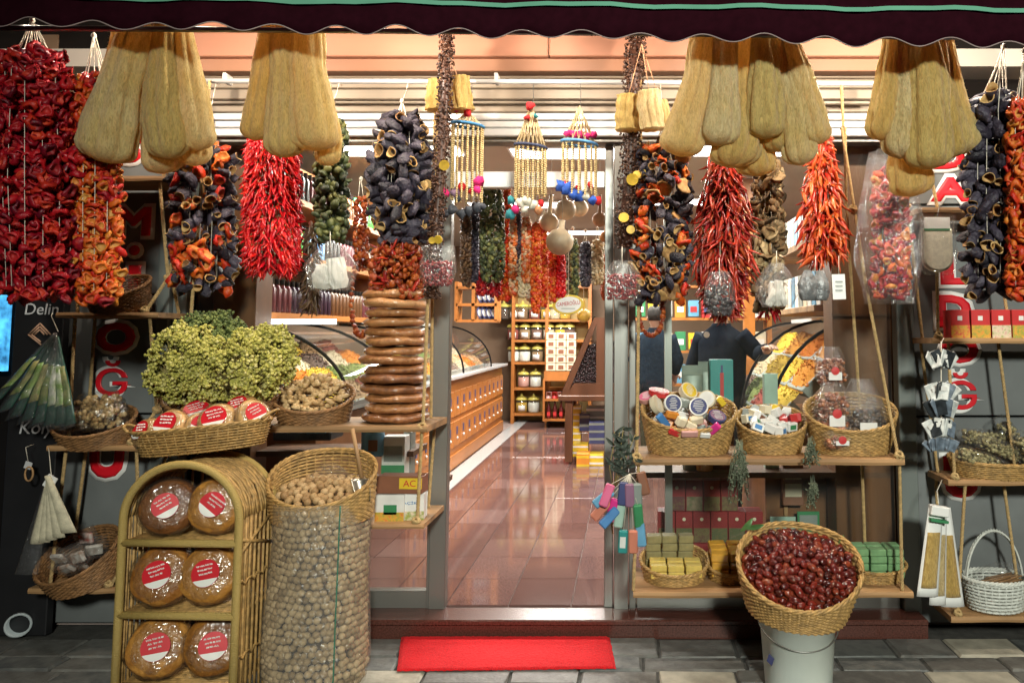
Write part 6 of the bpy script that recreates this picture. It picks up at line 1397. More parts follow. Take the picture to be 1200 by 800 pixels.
rowj = [[(590, 1, 0), (602, 0, 1), (612, 0, 1), (626, 3, 1), (640, 6, 1), (650, 2, 0), (662, 6, 0)], [(601, 3, 1), (615, 0, 1), (629, 1, 1), (643, 2, 1), (657, 6, 0), (667, 1, 0)], [(602, 4, 0), (615, 4, 0), (630, 0, 1), (645, 1, 0)], [(614, 5, 0), (628, 4, 0)], [(612, 6, 1), (626, 4, 0)]]
rn = ['top', 'second', 'third', 'fourth', 'lowest']
for r_, L in enumerate(rowj):
    for k, (px, c_, l_) in enumerate(L):
        p = X(px, yb_ + .12); o = put(jm[(c_, l_)], 'storage_jar', M=TRS((p, yb_ + .13, bz[r_] + .002), (0, 0, U(-.2, .2)), (.98, .98, 1.0)), label='jar of %s filling, number %d from the left on the %s back shelf' % (jl[c_], k + 1, rn[r_]), cat='jar', group='glass jars on the back shelves')
# left cubby unit with plates above the counter
yc_ = 9.9; t = thing('plate_cubby', 'wooden cubbyholes with blue-rimmed plates above the drawer counter', 'shelf', (X(556, yc_), yc_, 1.6)); x0, x1 = X(534, yc_), X(582, yc_)
for z in (Z(337, yc_), Z(357, yc_), Z(376, yc_)): MB().box(((x0 + x1) / 2, yc_ + .12, z), (x1 - x0, .28, .035)).build('shelf_board', M_HONEY, t, False)
for px in (534, 554, 581): MB().box((X(px, yc_), yc_ + .12, (Z(330, yc_) + Z(376, yc_)) / 2), (.04, .28, Z(330, yc_) - Z(376, yc_))).build('upright', M_HONEY, t, False)
for r_, z in enumerate((Z(357, yc_), Z(376, yc_))):
    for k in range(4):
        c_ = Matrix.Translation((X(561 + 5 * k, yc_), yc_ + .04 + .02 * k, z + .105)) @ Matrix.Rotation(RAD(80), 4, 'Y') @ Matrix.Rotation(.5, 4, 'X')
        MB().lathe([(.001, 0), (.05, .002), (.085, .02), (.08, .024), (.05, .008), (.001, .006)], 16, c_, mi=[0, 0, 1, 1, 0, 0]).build('plate', [C3['white'], C3['navy']], label='blue-rimmed plate on edge in the %s cubbyhole, number %d' % (('upper', 'lower')[r_], k + 1), cat='plate', group='plates in the cubbyholes')
# ---- trolley with bottles and boxes
yt = 11.8; t = thing('trolley', 'low wooden trolley of bottles and red tins at the back', 'trolley', (X(655, yt), yt, IZ)); xa, xb = X(638, yt), X(676, yt)
for z in (IZ + .12, IZ + .42, IZ + .72): MB().box(((xa + xb) / 2, yt + .18, z), (xb - xa, .4, .03)).build('tray_board', M_HONEY, t, False)
for x in (xa, xb): MB().box((x, yt + .18, IZ + .42), (.03, .42, .64)).build('side', M_HONEY, t, False)
MB().box(((xa + xb) / 2, yt - .01, IZ + .78), (xb - xa, .03, .14)).build('front_rail', M_HONEY, t, False)
for x in (xa + .05, xb - .05): MB().lathe([(.04, -.012), (.045, 0), (.04, .012)], 10, TRS((x, yt + .05, IZ + .045), (0, PI / 2, 0))).build('castor', M_DARK, t)
bt_me = MB().lathe([(.032, 0), (.034, .01), (.034, .15), (.014, .2), (.013, .25), (.016, .252), (.016, .27), (.001, .271)], 10, mi=[0, 0, 0, 0, 0, 1, 1, 1]).data('bottle', [mat('dark_red_bottle', (.10, .012, .012), .15, var=.3), M_DARK])
for k in range(5):
    x = xa + .07 + k * (xb - xa - .12) / 4; o = put(bt_me, 'bottle', M=Matrix.Translation((x, yt + .05, IZ + .136)), label='dark red bottle, number %d from the left on the trolley' % (k + 1), cat='bottle', group='bottles on the trolley')
    put(MB().box((x, yt + .014, IZ + .21), (.045, .004, .06)).data('bottle_label', C_RD, False), 'bottle_label', o)
for k in range(5):
    MB().box((xa + .07 + k * .09, yt + .06, IZ + .49), (.08, .08, .1), .004).build('red_tin', C3['red'] if k % 2 else C3['rose'], label='red tin, number %d from the left on the upper trolley tray' % (k + 1), cat='tin', group='red tins on the trolley')
for r_ in range(5):
    for k in range(3):
        x = xa + .1 + k * .155; z = IZ + .86 + r_ * .118; o = MB().box((x, yt + .1, z + .055), (.145, .2, .108), .003).build('snack_box', C3['cream'], label='white printed box in column %d, layer %d of the stack on the trolley' % (k + 1, r_ + 1), cat='box', group='boxes stacked on the trolley', smooth=False)
        put(MB().box((x, yt - .002, z + .055), (.08, .003, .06)).data('print', C_BR, False), 'print', o)
# ---- coffee bean bin on its table
yq = 8.6; t = thing('bean_bin', 'slanted wooden bin of dark coffee beans on a table', 'bin', (X(685, yq), yq, IZ)); zt_ = Z(463, yq); xa, xb = X(655, yq), X(733, yq)
M_WAL = mat('reddish_walnut_wood', (.115, .048, .024), .35, var=.3, vs=6, stretch=(1, .2, .2))
MB().box(((xa + xb) / 2, yq + .35, zt_ - .03), (xb - xa, .8, .06), .006).build('table_top', M_WAL, t, False)
for x in (X(667, yq), xb - .06):
    for y in (yq + .03, yq + .68): MB().box((x, y, (IZ + zt_ - .06) / 2 + .02), (.085, .085, zt_ - .06 - IZ), .004).build('leg', M_WAL, t, False)
ztp = Z(372, yq); A = [Vector((xa + .02, yq + .02, zt_)), Vector((X(696, yq), yq + .02, ztp)), Vector((xb, yq + .02, ztp)), Vector((xb, yq + .02, zt_))]
def beam(a, b, w_, nm): a, b = Vector(a), Vector(b); dv = b - a; MB().box((a + b) / 2, (w_, .06, dv.length), .003, dv.to_track_quat('Z', 'Y').to_matrix() if abs(dv.x) > 1e-4 else None).build(nm, M_WAL, t, False)
MB().prism([A[0], A[1], A[1] + Vector((.06, 0, 0)), A[0] + Vector((.075, 0, 0))], (0, .05, 0)).build('slanted_side', M_WAL, t, False)
MB().box((X(704, yq), yq + .045, (zt_ + ztp) / 2), (.10, .048, ztp - zt_ - .002)).build('post', M_WAL, t, False)
MB().prism([A[0] + Vector((.06, -.004, 0)), A[3] + Vector((0, -.004, 0)), A[3] + Vector((0, -.004, .13)), A[0] + Vector((.15, -.004, .13))], (0, .05, 0)).build('bottom_board', M_WAL, t, False)
MB().add([A[0] + Vector((0, 0, .012)), A[1] + Vector((0, 0, .012)), A[1] + Vector((0, .7, .012)), A[0] + Vector((0, .7, .012))], [(0, 1, 2, 3)]).build('lid', M_DARK, t, False)
mb = MB(); bm = MB()
mb.prism([A[0] + Vector((.06, .075, .05)), A[0] + Vector((.27, .075, .55)), A[3] + Vector((0, .075, .6)), A[3] + Vector((0, .075, .05))], (0, .5, 0)); mb.build('bean_fill', mat('coffee_bean_bed', (.022, .014, .015), .35, var=.6, vs=70, bump=1., bs=60), t, False)
for k in range(700):
    u, v = rnd(), rnd(); x = A[0].x + .1 + u * .5; zz = zt_ + .1 + v * min(.5, max(.02, (x - A[0].x - .02) * 1.9)); bm.cr = rnd(); bm.geo(GEO['nut'][k % 4], TRS((x, yq + .072, zz), RROT(), U(.008, .011)))
bm.build('coffee_beans', mat('coffee_bean', (.05, .03, .03), .25, vs=2, noisy=.3, stops=[(.015, .010, .012), (.05, .03, .032), (.10, .06, .065)]), t, kind='stuff')
# goods under the table
for k, (px, yb2, w_, h_, d_, c_, c2, lab) in enumerate([(683, 552, 15, 20, 8.45, 'orange', 'yellow', 'orange carton lowest under the coffee bean table'), (698, 555, 18, 22, 8.5, 'yellow', 'white', 'yellow striped carton at the right under the coffee bean table'), (680, 535, 18, 14, 8.7, 'yellow', 'white', 'yellow striped carton on the orange one'), (676, 520, 9, 44, 8.95, 'yellow', 'white', 'tall stack of yellow packets behind the table leg'), (700, 520, 20, 26, 8.8, 'navy', 'grey', 'shiny dark packet stack under the coffee bean table'), (685, 505, 12, 20, 8.9, 'navy', 'grey', 'dark packet behind the yellow cartons'), (698, 495, 22, 18, 8.95, 'grey', 'white', 'silver foil packet highest under the coffee bean table')]):
    k_ = M_PX(yb2, d_); n_ = max(2, int(h_ / 7)); marks = [(0, 1, (j + .5) / n_, (j + .8) / n_, C3[c2]) for j in range(n_)]
    t, M, ww, hh_ = carton(lab, px, yb2, w_, h_, d_, .25, C3[c_], marks)
# ---- hanging garlands, gourds and sign inside the doorway
GI = 'garlands hanging inside the doorway'
M_ORW = mat('orange_white_slices', (.6, .3, .1), .5, vs=2, noisy=.3, stops=[(.58, .09, .015), (.62, .16, .02), (.66, .55, .36), (.55, .06, .01)])
M_PALEG = mat('pale_garlic_slices', (.6, .5, .35), .6, vs=2, noisy=.3, stops=[(.45, .34, .18), (.62, .5, .32), (.68, .6, .45)])
def ig(label, px, y0, y1, w_, d, kind, m, n, s=9): garland(label, px, y0, y1, w_, d, [(1, kind, m, 'dried_piece')], n, s, 'column', y0 - 14, 'rand', True, GI, strings=2, layers=2)
ig('dark brown string nearest the left doorway post inside', 546, 245, 335, 14, 4.9, 'leafy', (M_BROWNP,), 200)
ig('slate blue-black string beside the left doorway post inside', 556, 238, 330, 12, 4.95, 'leafy', (M_AUB,), 170)
ig('thick dark green garland inside the doorway', 577, 222, 330, 30, 4.9, 'leafy', (M_OKR,), 420, 10)
ig('dark red string under the thick green garland', 572, 318, 346, 30, 5.0, 'leafy', (M_PEPR,), 150)
ig('orange and red string left of the white one inside', 594, 222, 352, 12, 5.0, 'leafy', (M_PEPO,), 220)
ig('orange and white string in the middle of the doorway', 602, 255, 345, 13, 4.9, 'leafy', (M_ORW,), 200)
ig('pale slice string in the middle of the doorway', 615, 300, 346, 14, 4.88, 'slice', (M_PALEG,), 120)
ig('narrow purple string in the middle of the doorway', 608, 250, 330, 8, 4.9, 'leafy', (M_AUB,), 130, 8)
ig('orange-white slices left of the bright orange strings', 617, 255, 330, 13, 4.85, 'leafy', (M_ORW,), 200)
ig('bright orange string hanging lowest in the doorway', 628, 262, 366, 13, 4.85, 'leafy', (M_PEPO,), 250)
ig('bright orange string right of the lowest one', 637, 262, 358, 12, 4.9, 'leafy', (M_PEPO,), 230)
ig('orange-red string beside the round gourd', 648, 270, 352, 11, 5.0, 'leafy', (M_PEPO,), 190)
ig('crimson string under the round gourd', 657, 298, 348, 13, 5.0, 'leafy', (M_CHI,), 170)
ig('green leafy string right of the crimson one', 671, 282, 352, 15, 5.1, 'leafy', (M_OKR,), 190)
ig('dark violet string right of the green leafy one', 686, 285, 335, 14, 5.15, 'leafy', (M_AUB,), 150)
ig('pale straw string near the right doorway post', 700, 282, 332, 16, 5.2, 'leafy', (M_PALEG,), 200)
ig('dark brown string between the slate one and the thick green garland', 564, 240, 322, 10, 5.05, 'leafy', (M_BROWNP,), 150)
ig('short orange string under the dark red one', 586, 300, 350, 11, 5.1, 'leafy', (M_PEPO,), 120)
ig('pale garlic string between the bright orange ones', 622, 275, 352, 9, 5.05, 'slice', (M_PALEG,), 90)
ig('white and orange string beside the lowest orange one', 643, 285, 345, 9, 5.1, 'leafy', (M_ORW,), 130)
ig('rust coloured string near the right doorway post', 708, 300, 350, 9, 5.3, 'leafy', (M_APR,), 110)
M_GOURD = mat('pale_dried_gourd', (.80, .64, .44), .4, var=.2, vs=14)
def gourd(label, px, ytop, ybot, wpx, d, lean=0., m=M_GOURD):
    a, b = P(px + lean, ytop, d), P(px, ybot, d); k = M_PX(ybot, d); r = wpx / 2 * k; L = (a - b).length; t = thing('dried_gourd', label, 'gourd', a, group='dried gourds inside the doorway')
    n = 14; pts = [b.lerp(a, i / n) for i in range(n + 1)]; rb = 2 * r / L
    def rad(u):
        if u < rb: v = (u / rb) * 2 - 1; return max(.002, r * math.sqrt(max(0, 1 - v * v)) + .1 * r * (u / rb))
        return r * (.22 + .1 * (1 - u))
    pts = [b.lerp(a, i / 26) for i in range(27)]; MB().tube(pts, [max(rad(i / 26), r * .2 if i > 14 else .004) for i in range(27)], 16).build('gourd_shell', m, t)
    MB().tube([a, a + Vector((0, 0, .25))], .002, 4).build('string', M_TWINE, t)
gourd('round pale gourd with long neck hanging in the doorway', 654, 258, 299, 31, 4.7, 5)
gourd('long pale gourd left of the round gourd', 642, 228, 272, 22, 4.9, 4); gourd('pale gourd piece under the blue tufted ornament', 664, 226, 258, 24, 4.85, -3); gourd('pale gourd at the upper right of the doorway', 678, 232, 254, 20, 4.95, 2)
gourd('tan gourd hanging highest on the right of the doorway', 703, 228, 266, 17, 4.9, 0, mat('tan_gourd', (.62, .36, .2), .45, var=.2)); gourd('orange gourd by the right doorway post', 709, 262, 284, 13, 5.0, 1, mat('orange_gourd', (.6, .3, .1), .4, var=.2)); gourd('small yellow gourd below the oval sign', 684, 350, 378, 16, 5.2, 0, mat('yellow_gourd', (.68, .42, .08), .4, var=.2))
t = thing('oval_sign', 'yellow-rimmed oval white sign with red lettering inside the doorway', 'sign', P(666, 357, 5.0)); p = P(666, 357, 5.0); k = M_PX(357, 5.0); Mo = TRS(p, (PI / 2, RAD(-6), 0)) @ Matrix.Diagonal((1, .62, 1, 1))
MB().lathe([(.001, -.004), (18 * k, -.004), (18.5 * k, 0), (18 * k, .004), (.001, .004)], 30, Mo).build('rim', C_YL, t, False); MB().lathe([(15 * k, .0055), (.001, .0058)], 30, Mo).build('face', M_WHITE, t, False)
text('CAMERO\u011eLU', .05, p + Vector((0, -.008, .012)), C_RD, t, fit=(27 * k, 6 * k), rot=(PI / 2, RAD(-6), 0)); MB().box(p + Vector((0, -.0075, -.025)), (.09, .001, .004)).build('underline', C3['grey'], t, False); MB().tube([p + Vector((0, 0, .05)), p + Vector((0, 0, .5))], .0015, 4).build('string', M_TWINE, t)
# ---- left wall: bottle shelves and spice case behind the window
xw = -2.25
t = thing('bottle_shelves', 'wooden wall shelves of bottles behind the left shop window', 'shelf', (xw, 5.8, 1.6)); zB = [1.66, 2.06, 2.44]
for z in zB: MB().box((xw - .13, 5.75, z - .02), (.30, 2.7, .04)).build('shelf_board', M_HONEY, t, False)
for y in (4.42, 7.1): MB().box((xw - .13, y, 2.2), (.32, .04, 1.2)).build('upright', M_HONEY, t, False)
MB().box((xw - .3, 5.75, 2.2), (.03, 2.7, 1.2)).build('back_board', M_WOOD, t, False)
bcols = [('pink', (.10, .022, .028)), ('purple', (.03, .012, .025)), ('amber', (.10, .04, .014)), ('white', (.7, .7, .68)), ('green', (.1, .4, .08)), ('blue', (.15, .35, .6)), ('black', (.03, .03, .03))]
bm_ = []
for nm, c_ in bcols: bm_.append(MB().lathe([(.028, 0), (.03, .01), (.03, .15), (.02, .175), (.013, .18), (.015, .182), (.015, .22), (.001, .221)], 10, mi=[0, 0, 0, 0, 0, 1, 1, 1]).data('bottle', [mat('bottle_' + nm, c_, .25, var=.3, vs=20), M_DARK if nm != 'white' else C_GN]))
for r_, z in enumerate(zB):
    for j in range(32):
        q = (j // 4 + r_ * 2) % 7 if r_ else (j // 9) % 3; y = 4.55 + j * .077
        put(bm_[q], 'bottle', M=Matrix.Translation((xw - .04, y, z + .002)), label='%s bottle in the %s row of the wall shelves behind the left window' % (bcols[q][0], ('lowest', 'middle', 'upper')[r_]), cat='bottle', group='bottles on the left wall shelves')
t = thing('spice_case', 'glass spice case behind the left shop window', 'counter', (-2.0, 5.6, IZ))
MB().box((-2.35, 5.7, IZ + .45), (.9, 1.9, .9)).build('body', M_WOOD, t, False); curved_glass(t, -1.72, -2.5, IZ + .98, 1.60, 4.8, 6.6, 1); MB().box((-2.2, 4.82, 1.60), (.75, .02, .03)).build('light_bar', M_LED, t, False)
trays('spice heap in the glass case behind the left window', -1.8, -2.6, 4.75, 6.6, IZ + .98, 1.42, 4, 5, ['yellow', 'orange', 'green', 'pale', 'brown', 'yellow', 'pale', 'orange', 'red', 'green', 'dark'], 'spice heaps behind the left window')
MB().box((-1.55, 4.86, Z(404, 4.9)), (.12, .004, .09), 0, Euler((.5, .3, 0)).to_matrix()).build('price_card', M_WHITE, smooth=False, label='blank white price card standing by the spice case', cat='card')
# goods just behind the left pane
t, M, w_, h_ = carton('white coffee carton with dark green band behind the left pane', 460, 562, 27, 50, 4.3, .10, C_WH, [(0, 1, 0, .34, C_GN), (.1, .9, .42, .78, C3['grey'])])
carton('grey back carton beside the coffee carton', 476, 562, 9, 55, 4.42, .1, C3['grey']); MB().box((X(420, 4.4), 4.45, Z(567, 4.4)), (1.0, .35, .03)).build('window_ledge', M_WOODD, label='dark ledge inside the left shop window', cat='ledge', smooth=False)
t = thing('blue_tin', 'pale blue tin with green lid behind the left pane', 'tin', P(437, 530, 4.3)); MB().lathe([(.06, -.07), (.062, .05), (.062, .06), (.001, .06)], 20, Matrix.Translation(P(437, 518, 4.3))).build('tin_body', C3['sky'], t); MB().lathe([(.064, .06), (.064, .08), (.001, .082)], 20, Matrix.Translation(P(437, 518, 4.3))).build('lid', C_GN, t); MB().box(P(437, 522, 4.235), (.05, .002, .06)).build('label', C_BR, t, False)
MB().box((X(405, 4.5), 4.5, Z(530, 4.4)), (.9, .3, .03)).build('inner_shelf', M_WOODD, label='dark inner shelf behind the left pane with the scale', cat='shelf', smooth=False)
t = thing('kitchen_scale', 'small black scale with pale blue display behind the ginger basket', 'scale', P(362, 515, 4.35)); MB().box(P(362, 508, 4.36), (.32, .2, .05), .008).build('scale_body', M_BLACK, t, False); MB().box(P(370, 504, 4.255), (.11, .02, .035), .003, Euler((.6, 0, 0)).to_matrix()).build('display', C3['sky'], t, False)
# ---- right: curved spice counter, shelves, posts
t = thing('spice_counter', 'curved glass spice counter behind the right shop window', 'counter', (1.2, 5.6, IZ))
xg = .86
MB().box((1.42, 5.9, IZ + .40), (.95, 2.2, .8)).build('body', M_WOOD, t, False); curved_glass(t, xg, 1.5, IZ + .82, 1.62, 4.75, 6.9, -1)
trays('heap in the curved glass counter on the right', .90, 1.42, 4.78, 6.8, IZ + .88, 1.50, 3, 4, ['yellow', 'orange', 'orange', 'red', 'yellow', 'orange', 'green', 'yellow', 'orange', 'dark', 'pale', 'yellow'], 'spice heaps in the right counter')
t = thing('carton_shelf', 'wooden shelf of white and pale blue cartons above the spice counter', 'shelf', (1.25, 5.2, 1.68)); MB().box((1.38, 5.4, 1.68), (.5, 1.5, .04), .004).build('shelf_board', M_PLANK, t, False); MB().box((1.38, 5.4, 2.1), (.5, 1.5, .04)).build('shelf_board', M_PLANK, t, False)
for j in range(22):
    c_ = ('white', 'sky', 'white', 'cream', 'grey')[j % 5]; r_ = j // 11; y = 4.72 + (j % 11) * .12
    o = MB().box((1.22, y, (1.70, 2.12)[r_] + .11), (.09, .10, .22), .003).build('carton', C3[c_], label='%s carton, number %d in the %s row over the spice counter' % (c_, j % 11 + 1, ('lower', 'upper')[r_]), cat='box', group='cartons over the spice counter', smooth=False)
    put(MB().box((1.22, y - .051, (1.70, 2.12)[r_] + .1), (.05, .002, .1)).data('print', C3[('red', 'green', 'blue')[j % 3]], False), 'print', o)
t = thing('honey_post', 'honey coloured wooden post behind the person in the dark jacket', 'post', (X(879, 7), 7, IZ)); MB().box((X(879, 7), 7.05, 1.5), (.1, .1, 2.9), .004).build('shaft', M_HONEY, t, False); MB().box((X(879, 7), 7.05, .16), (.13, .13, .14), .004).build('foot', M_HONEY, t, False)
t = thing('product_rack', 'wooden rack of colourful packs at the back right of the shop', 'shelf', (.9, 9.5, IZ))
for z in (.5, .9, 1.3, 1.7, 2.1): MB().box((.9, 9.6, z), (1.7, .3, .03)).build('shelf_board', M_HONEY, t, False)
for x in (.05, 1.75): MB().box((x, 9.6, 1.2), (.05, .32, 2.2)).build('upright', M_HONEY, t, False)
for r_, z in enumerate((.9, 1.3, 1.7)):
    for j in range(10):
        c_ = ('yellow', 'white', 'orange', 'sky', 'red', 'cream', 'green')[(j + r_ * 3) % 7]; o = MB().box((.16 + j * .165, 9.55, z + .115 + .015), (.13, .14, .2 + .03 * (j % 2)), .004).build('carton', C3[c_], label='%s pack, place %d on the %s board of the back right rack' % (c_, j + 1, ('low', 'middle', 'high')[r_]), cat='box', group='packs on the back right rack', smooth=False)
        put(MB().box((.16 + j * .165, 9.478, z + .12), (.08, .003, .07)).data('print', C3[('white', 'red', 'navy')[j % 3]], False), 'print', o)
# display goods just behind the right pane
MB().box((X(880, 4.42), 4.45, Z(552, 4.4)), (1.5, .34, .03)).build('window_ledge', M_WOODD, label='dark ledge inside the right shop window', cat='ledge', smooth=False)
zl = Z(552, 4.4) + .016
M_POU = mat('grey_green_pouch', (.20, .24, .20), .3, .15, var=.2, vs=10)
for k, (px, hh_, lab) in enumerate(((812, 118, 'left grey-green stand-up pouch behind the right pane'), (829, 122, 'right grey-green stand-up pouch behind the right pane'))):
    c_ = P(px, 540, 4.38 + .06 * k); c_.z = zl; mb = MB(); w2 = (24, 20)[k] * .0049 / 2; H_ = hh_ * .0049
    mb.grid(lambda u, v: (c_.x + math.cos(2 * PI * u) * w2 * (1 + .03 * math.sin(9 * v)), c_.y + math.sin(2 * PI * u) * .05 * max(.06, 1 - v ** 1.3) , c_.z + H_ * v), 24, 12, True); t = thing('stand_up_pouch', lab, 'pouch', c_); mb.build('pouch', M_POU, t); MB().box((c_.x, c_.y - .004, c_.z + H_ * .95), (w2 * 2.02, .008, H_ * .1), .002).build('seal', M_POU, t, False)
t, M, w_, h_ = carton('dark green box with a small red bottle picture behind the right pane', 847, 552, 27, 128, 4.36, .08, C_TL, [(0, 1, 0, .62, C_BR), (.42, .58, .66, .88, C_RD), (.45, .55, .88, .95, C3['navy'])], zb=zl)
t = thing('honey_jar', 'jar of amber honey with pale lid behind the soap heap', 'jar', P(825, 470, 4.35)); c_ = P(825, 465, 4.33); c_.z = zl; MB().lathe([(.045, 0), (.05, .01), (.05, .34), (.04, .36)], 18, Matrix.Translation(c_)).build('glass_body', mat('amber_honey', (.5, .22, .03), .1, var=.15, coat=.5), t); MB().lathe([(.048, .36), (.048, .395), (.001, .396)], 18, Matrix.Translation(c_)).build('lid', C3['cream'], t)
carton('pale green carton behind the small box basket', 905, 552, 16, 110, 4.4, .06, C3['mint'], [(.1, .9, .2, .5, C3['grey'])], zb=zl)
# red cartons stacked under the ledge
zc = IZ
rows3 = [(772, 6, 0), (772, 6, 1), (784, 6, 2)]
cw = 20.5 * M_PX(600, 4.4); chh = (Z(552, 4.4) - .03 - IZ - .12) / 3
zr = IZ + .10
for (px, n_, r_) in rows3:
    for j in range(n_):
        if r_ == 2 and j > 3: continue
        x = X(px - 2, 4.4) + cw * (j + .5); lab = 'dark red flower tea carton, column %d of the %s row behind the right pane' % (j + 1, ('lowest', 'middle', 'top')[r_]); z = zr + r_ * (chh + .002)
        t = thing('tea_carton', lab, 'box', (x, 4.42, z), group='red tea cartons behind the right pane'); MB().box((x, 4.44, z + chh / 2), (cw - .003, .12, chh), .002).build('card_box', cm('dark_red', (.24, .016, .018)), t, False)
        MB().box((x, 4.3785, z + chh * .25), (cw * .9, .003, chh * .45)).build('flower_print', mat('dark_flower_print', (.2, .1, .05), .5, vs=60, noisy=.5, stops=[(.10, .02, .02), (.16, .12, .04), (.08, .09, .03), (.22, .15, .09)]), t, False); MB().lathe([(cw * .1, 0), (.001, .001)], 12, TRS((x, 4.378, z + chh * .76), (PI / 2, 0, 0))).build('seal', C3['cream'], t, False)
MB().box((X(833, 4.4), 4.46, IZ + .05), (cw * 6 + .1, .22, .094)).build('display_plinth', M_WHITE, label='low white plinth under the red tea cartons', cat='plinth', smooth=False)
pnl = thing('wood_panel', 'dark wooden panel right of the red tea cartons', 'panel', (X(935, 4.5), 4.5, IZ)); MB().box((X(935, 4.5), 4.52, (IZ + Z(556, 4.5)) / 2), (X(978, 4.5) - X(897, 4.5), .04, Z(556, 4.5) - IZ), .004).build('board', M_WOOD, pnl, False); MB().box((X(918, 4.48), 4.49, (IZ + Z(556, 4.5)) / 2), (.02, .02, Z(556, 4.5) - IZ - .01)).build('trim', M_PLANK, pnl, False)
carton('pale leaflet card standing low before the wooden panel', 918, 640, 30, 34, 4.40, .01, C3['mint']); carton('dark green leaflet beside the pale one', 948, 640, 26, 40, 4.42, .01, C_GN, [(.1, .9, .5, .9, C3['grey'])])
carton('beige printed box stack before the wooden panel', 930, 592, 24, 50, 4.42, .05, C3['brown'], [(.1, .9, .2, .5, C_CR), (.1, .9, .6, .85, C_CR)])

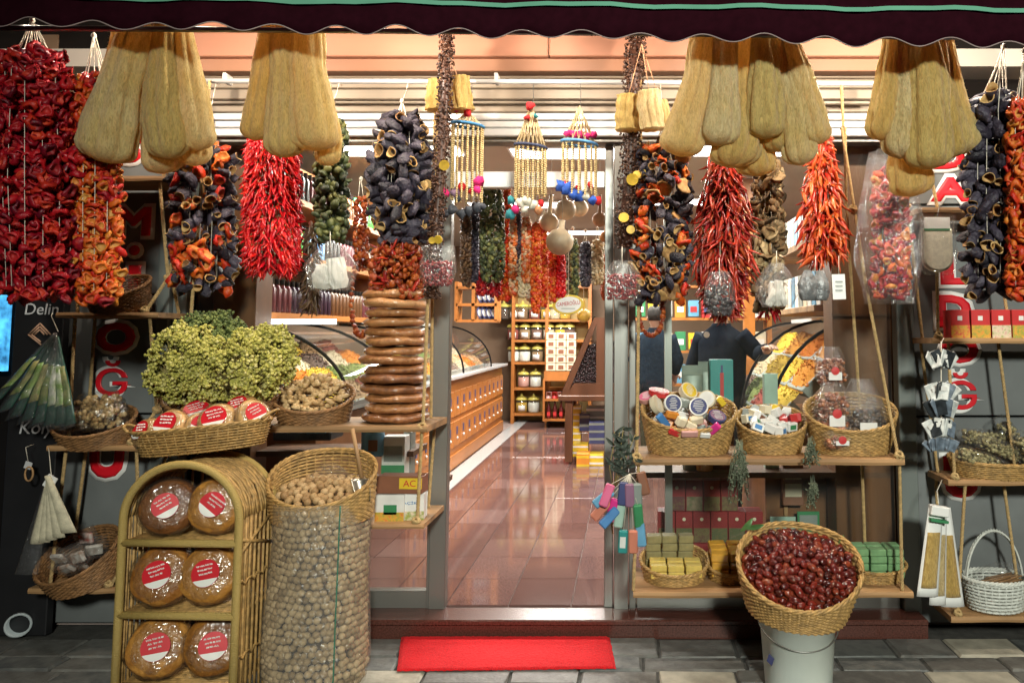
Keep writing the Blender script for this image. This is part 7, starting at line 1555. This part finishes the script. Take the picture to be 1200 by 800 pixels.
# ---- people
M_SKIN = mat('skin', (.45, .26, .18), .5, var=.08); M_JKT = mat('dark_jacket', (.008, .011, .017), .9, spec=.08, var=.3, vs=20); M_DEN = mat('dark_denim', (.012, .02, .032), .9, spec=.08, var=.3, vs=30); M_KHK = mat('khaki_cloth', (.05, .047, .03), .9, spec=.08, var=.25, vs=20); M_HAIR = mat('dark_hair', (.015, .011, .009), .6, var=.3)
def person(label, x, y, face, hgt, top, bottom, arm_r, arm_l, lean=0.):
    """standing figure; one continuous body surface by sweeping overlapping rounded limbs, clothes over it"""
    t = thing('person', label, 'person', (x, y, IZ), (0, 0, face)); M = wm(t) @ Matrix.Scale(hgt / 1.75, 4)
    V = lambda *p: M @ Vector(p); s = hgt / 1.75
    def limb(mb, pts, rr, n=14, flat=1.): # dense sweep
        L = []; R_ = []
        for i in range(len(pts) - 1):
            for k in range(5): u = k / 5; L.append(Vector(pts[i]).lerp(Vector(pts[i + 1]), u)); R_.append(rr[i] + (rr[i + 1] - rr[i]) * (u * u * (3 - 2 * u)))
        L.append(Vector(pts[-1])); R_.append(rr[-1]); mb.tube([M @ p for p in L], [r * s for r in R_], n, flat=flat)
    def torso(mb, secs): # (z, half width, half depth, y shift)
        n = 20; vs = []; fs = []
        for z, a, b, dy in secs:
            for k in range(n): q = 2 * PI * k / n; vs.append(V(a * math.copysign(abs(math.cos(q)) ** .8, math.cos(q)), dy + b * math.sin(q), z))
        for i in range(len(secs) - 1):
            for k in range(n): k2 = (k + 1) % n; fs.append((i * n + k, i * n + k2, (i + 1) * n + k2, (i + 1) * n + k))
        fs += [tuple(range(n))[::-1], tuple(range((len(secs) - 1) * n, len(secs) * n))]; mb.add(vs, fs)
    b = MB(); L = lean
    torso(b, [(.86, .15, .10, 0), (1.0, .14, .095, 0), (1.2, .155, .10, L * .5), (1.38, .17, .10, L), (1.46, .10, .07, L), (1.50, .055, .055, L), (1.54, .052, .055, L + .01), (1.57, .062, .075, L + .02), (1.62, .072, .09, L + .025), (1.68, .076, .095, L + .02), (1.73, .06, .075, L + .015), (1.752, .02, .03, L + .01)])
    for sg in (-1, 1): limb(b, [(sg * .08, 0, .9), (sg * .09, .01, .48), (sg * .09, .03, .08)], [.082, .055, .04]); limb(b, [(sg * .09, .03, .07), (sg * .095, -.10, .035)], [.042, .032])
    for sg, arm in ((1, arm_r), (-1, arm_l)):
        limb(b, [(sg * .17, L, 1.41)] + arm, [.05, .042, .033]); h = Vector(arm[-1]); d_ = (h - Vector(arm[-2])).normalized(); sd = d_.cross(Vector((0, 0, 1))).normalized()
        limb(b, [h, h + d_ * .05, h + d_ * .095], [.03, .04, .034], 10, .6)
        for f in range(4): q = h + d_ * .085 + sd * (.03 - .02 * f); ln = (.06, .075, .07, .055)[f]; limb(b, [q, q + d_ * ln * .55 - Vector((0, 0, .008)), q + d_ * ln - Vector((0, 0, .03))], [.0095, .009, .007], 6)
        q = h + d_ * .03 + sd * .035; limb(b, [q, q + sd * .025 + d_ * .025, q + sd * .03 + d_ * .055], [.012, .011, .008], 6)
    nose = V(0, L - .083, 1.625); limb(b, [(0, L - .06, 1.645), (0, L - .088, 1.622), (0, L - .065, 1.612)], [.01, .014, .009], 8)
    for sg in (-1, 1): limb(b, [(sg * .075, L + .02, 1.60), (sg * .082, L + .025, 1.625), (sg * .076, L + .02, 1.65)], [.008, .014, .009], 6)
    b.build('body', M_SKIN, t)
    e = MB()
    for sg in (-1, 1): limb(e, [(sg * .03 - .006, L - .066, 1.645), (sg * .03 + .006, L - .066, 1.645)], [.009, .009], 8)
    limb(e, [(-.022, L - .064, 1.582), (.022, L - .064, 1.582)], [.005, .005], 6); e.build('eyes_and_mouth', M_HAIR, t)
    hr = MB(); torso(hr, [(1.60, .066, .055, L + .065), (1.66, .083, .075, L + .045), (1.71, .083, .09, L + .03), (1.75, .065, .078, L + .025), (1.768, .02, .03, L + .02)]); hr.build('hair', M_HAIR, t)
    j = MB(); torso(j, [(.80, .185, .135, 0), (.95, .185, .135, 0), (1.2, .195, .135, L * .5), (1.36, .205, .13, L), (1.44, .17, .105, L), (1.50, .08, .08, L + .01), (1.52, .072, .075, L + .01)])
    for sg, arm in ((1, arm_r), (-1, arm_l)): limb(j, [(sg * .15, L, 1.42)] + [arm[0], Vector(arm[0]).lerp(Vector(arm[1]), .88)], [.085, .066, .05])
    j.build('jacket', top, t)
    q = MB(); torso(q, [(.78, .165, .12, 0), (.9, .17, .12, 0), (1.0, .165, .12, 0)])
    for sg in (-1, 1): limb(q, [(sg * .085, 0, .88), (sg * .095, .01, .48), (sg * .095, .03, .10)], [.105, .08, .065])
    q.build('trousers', bottom, t)
    sh_ = MB()
    for sg in (-1, 1): limb(sh_, [(sg * .095, .06, .05), (sg * .095, -.04, .045), (sg * .1, -.15, .03)], [.045, .05, .035], 12)
    sh_.build('shoes', M_DARK, t); return t, V
pt_, V = person('person in a dark jacket reaching right over the spice counter', X(846, 6.1), 6.1, RAD(150), 1.74, M_JKT, M_BLACK, [(.27, -.02, 1.16), (.20, -.22, 1.02)], [(-.30, -.02, 1.28), (-.42, .12, 1.32)])
badge = P(828, 392, 5.93); MB().lathe([(.024, 0), (.001, .001)], 14, TRS(badge, (PI / 2, 0, 0))).build('round_badge', M_WHITE, pt_, False)
person('person in dark denim jacket and khaki trousers standing deep in the shop', X(768, 8.5), 8.5, RAD(170), 1.72, M_DEN, M_KHK, [(.25, -.03, 1.16), (.22, -.16, .98)], [(-.25, -.03, 1.16), (-.2, -.18, 1.0)])
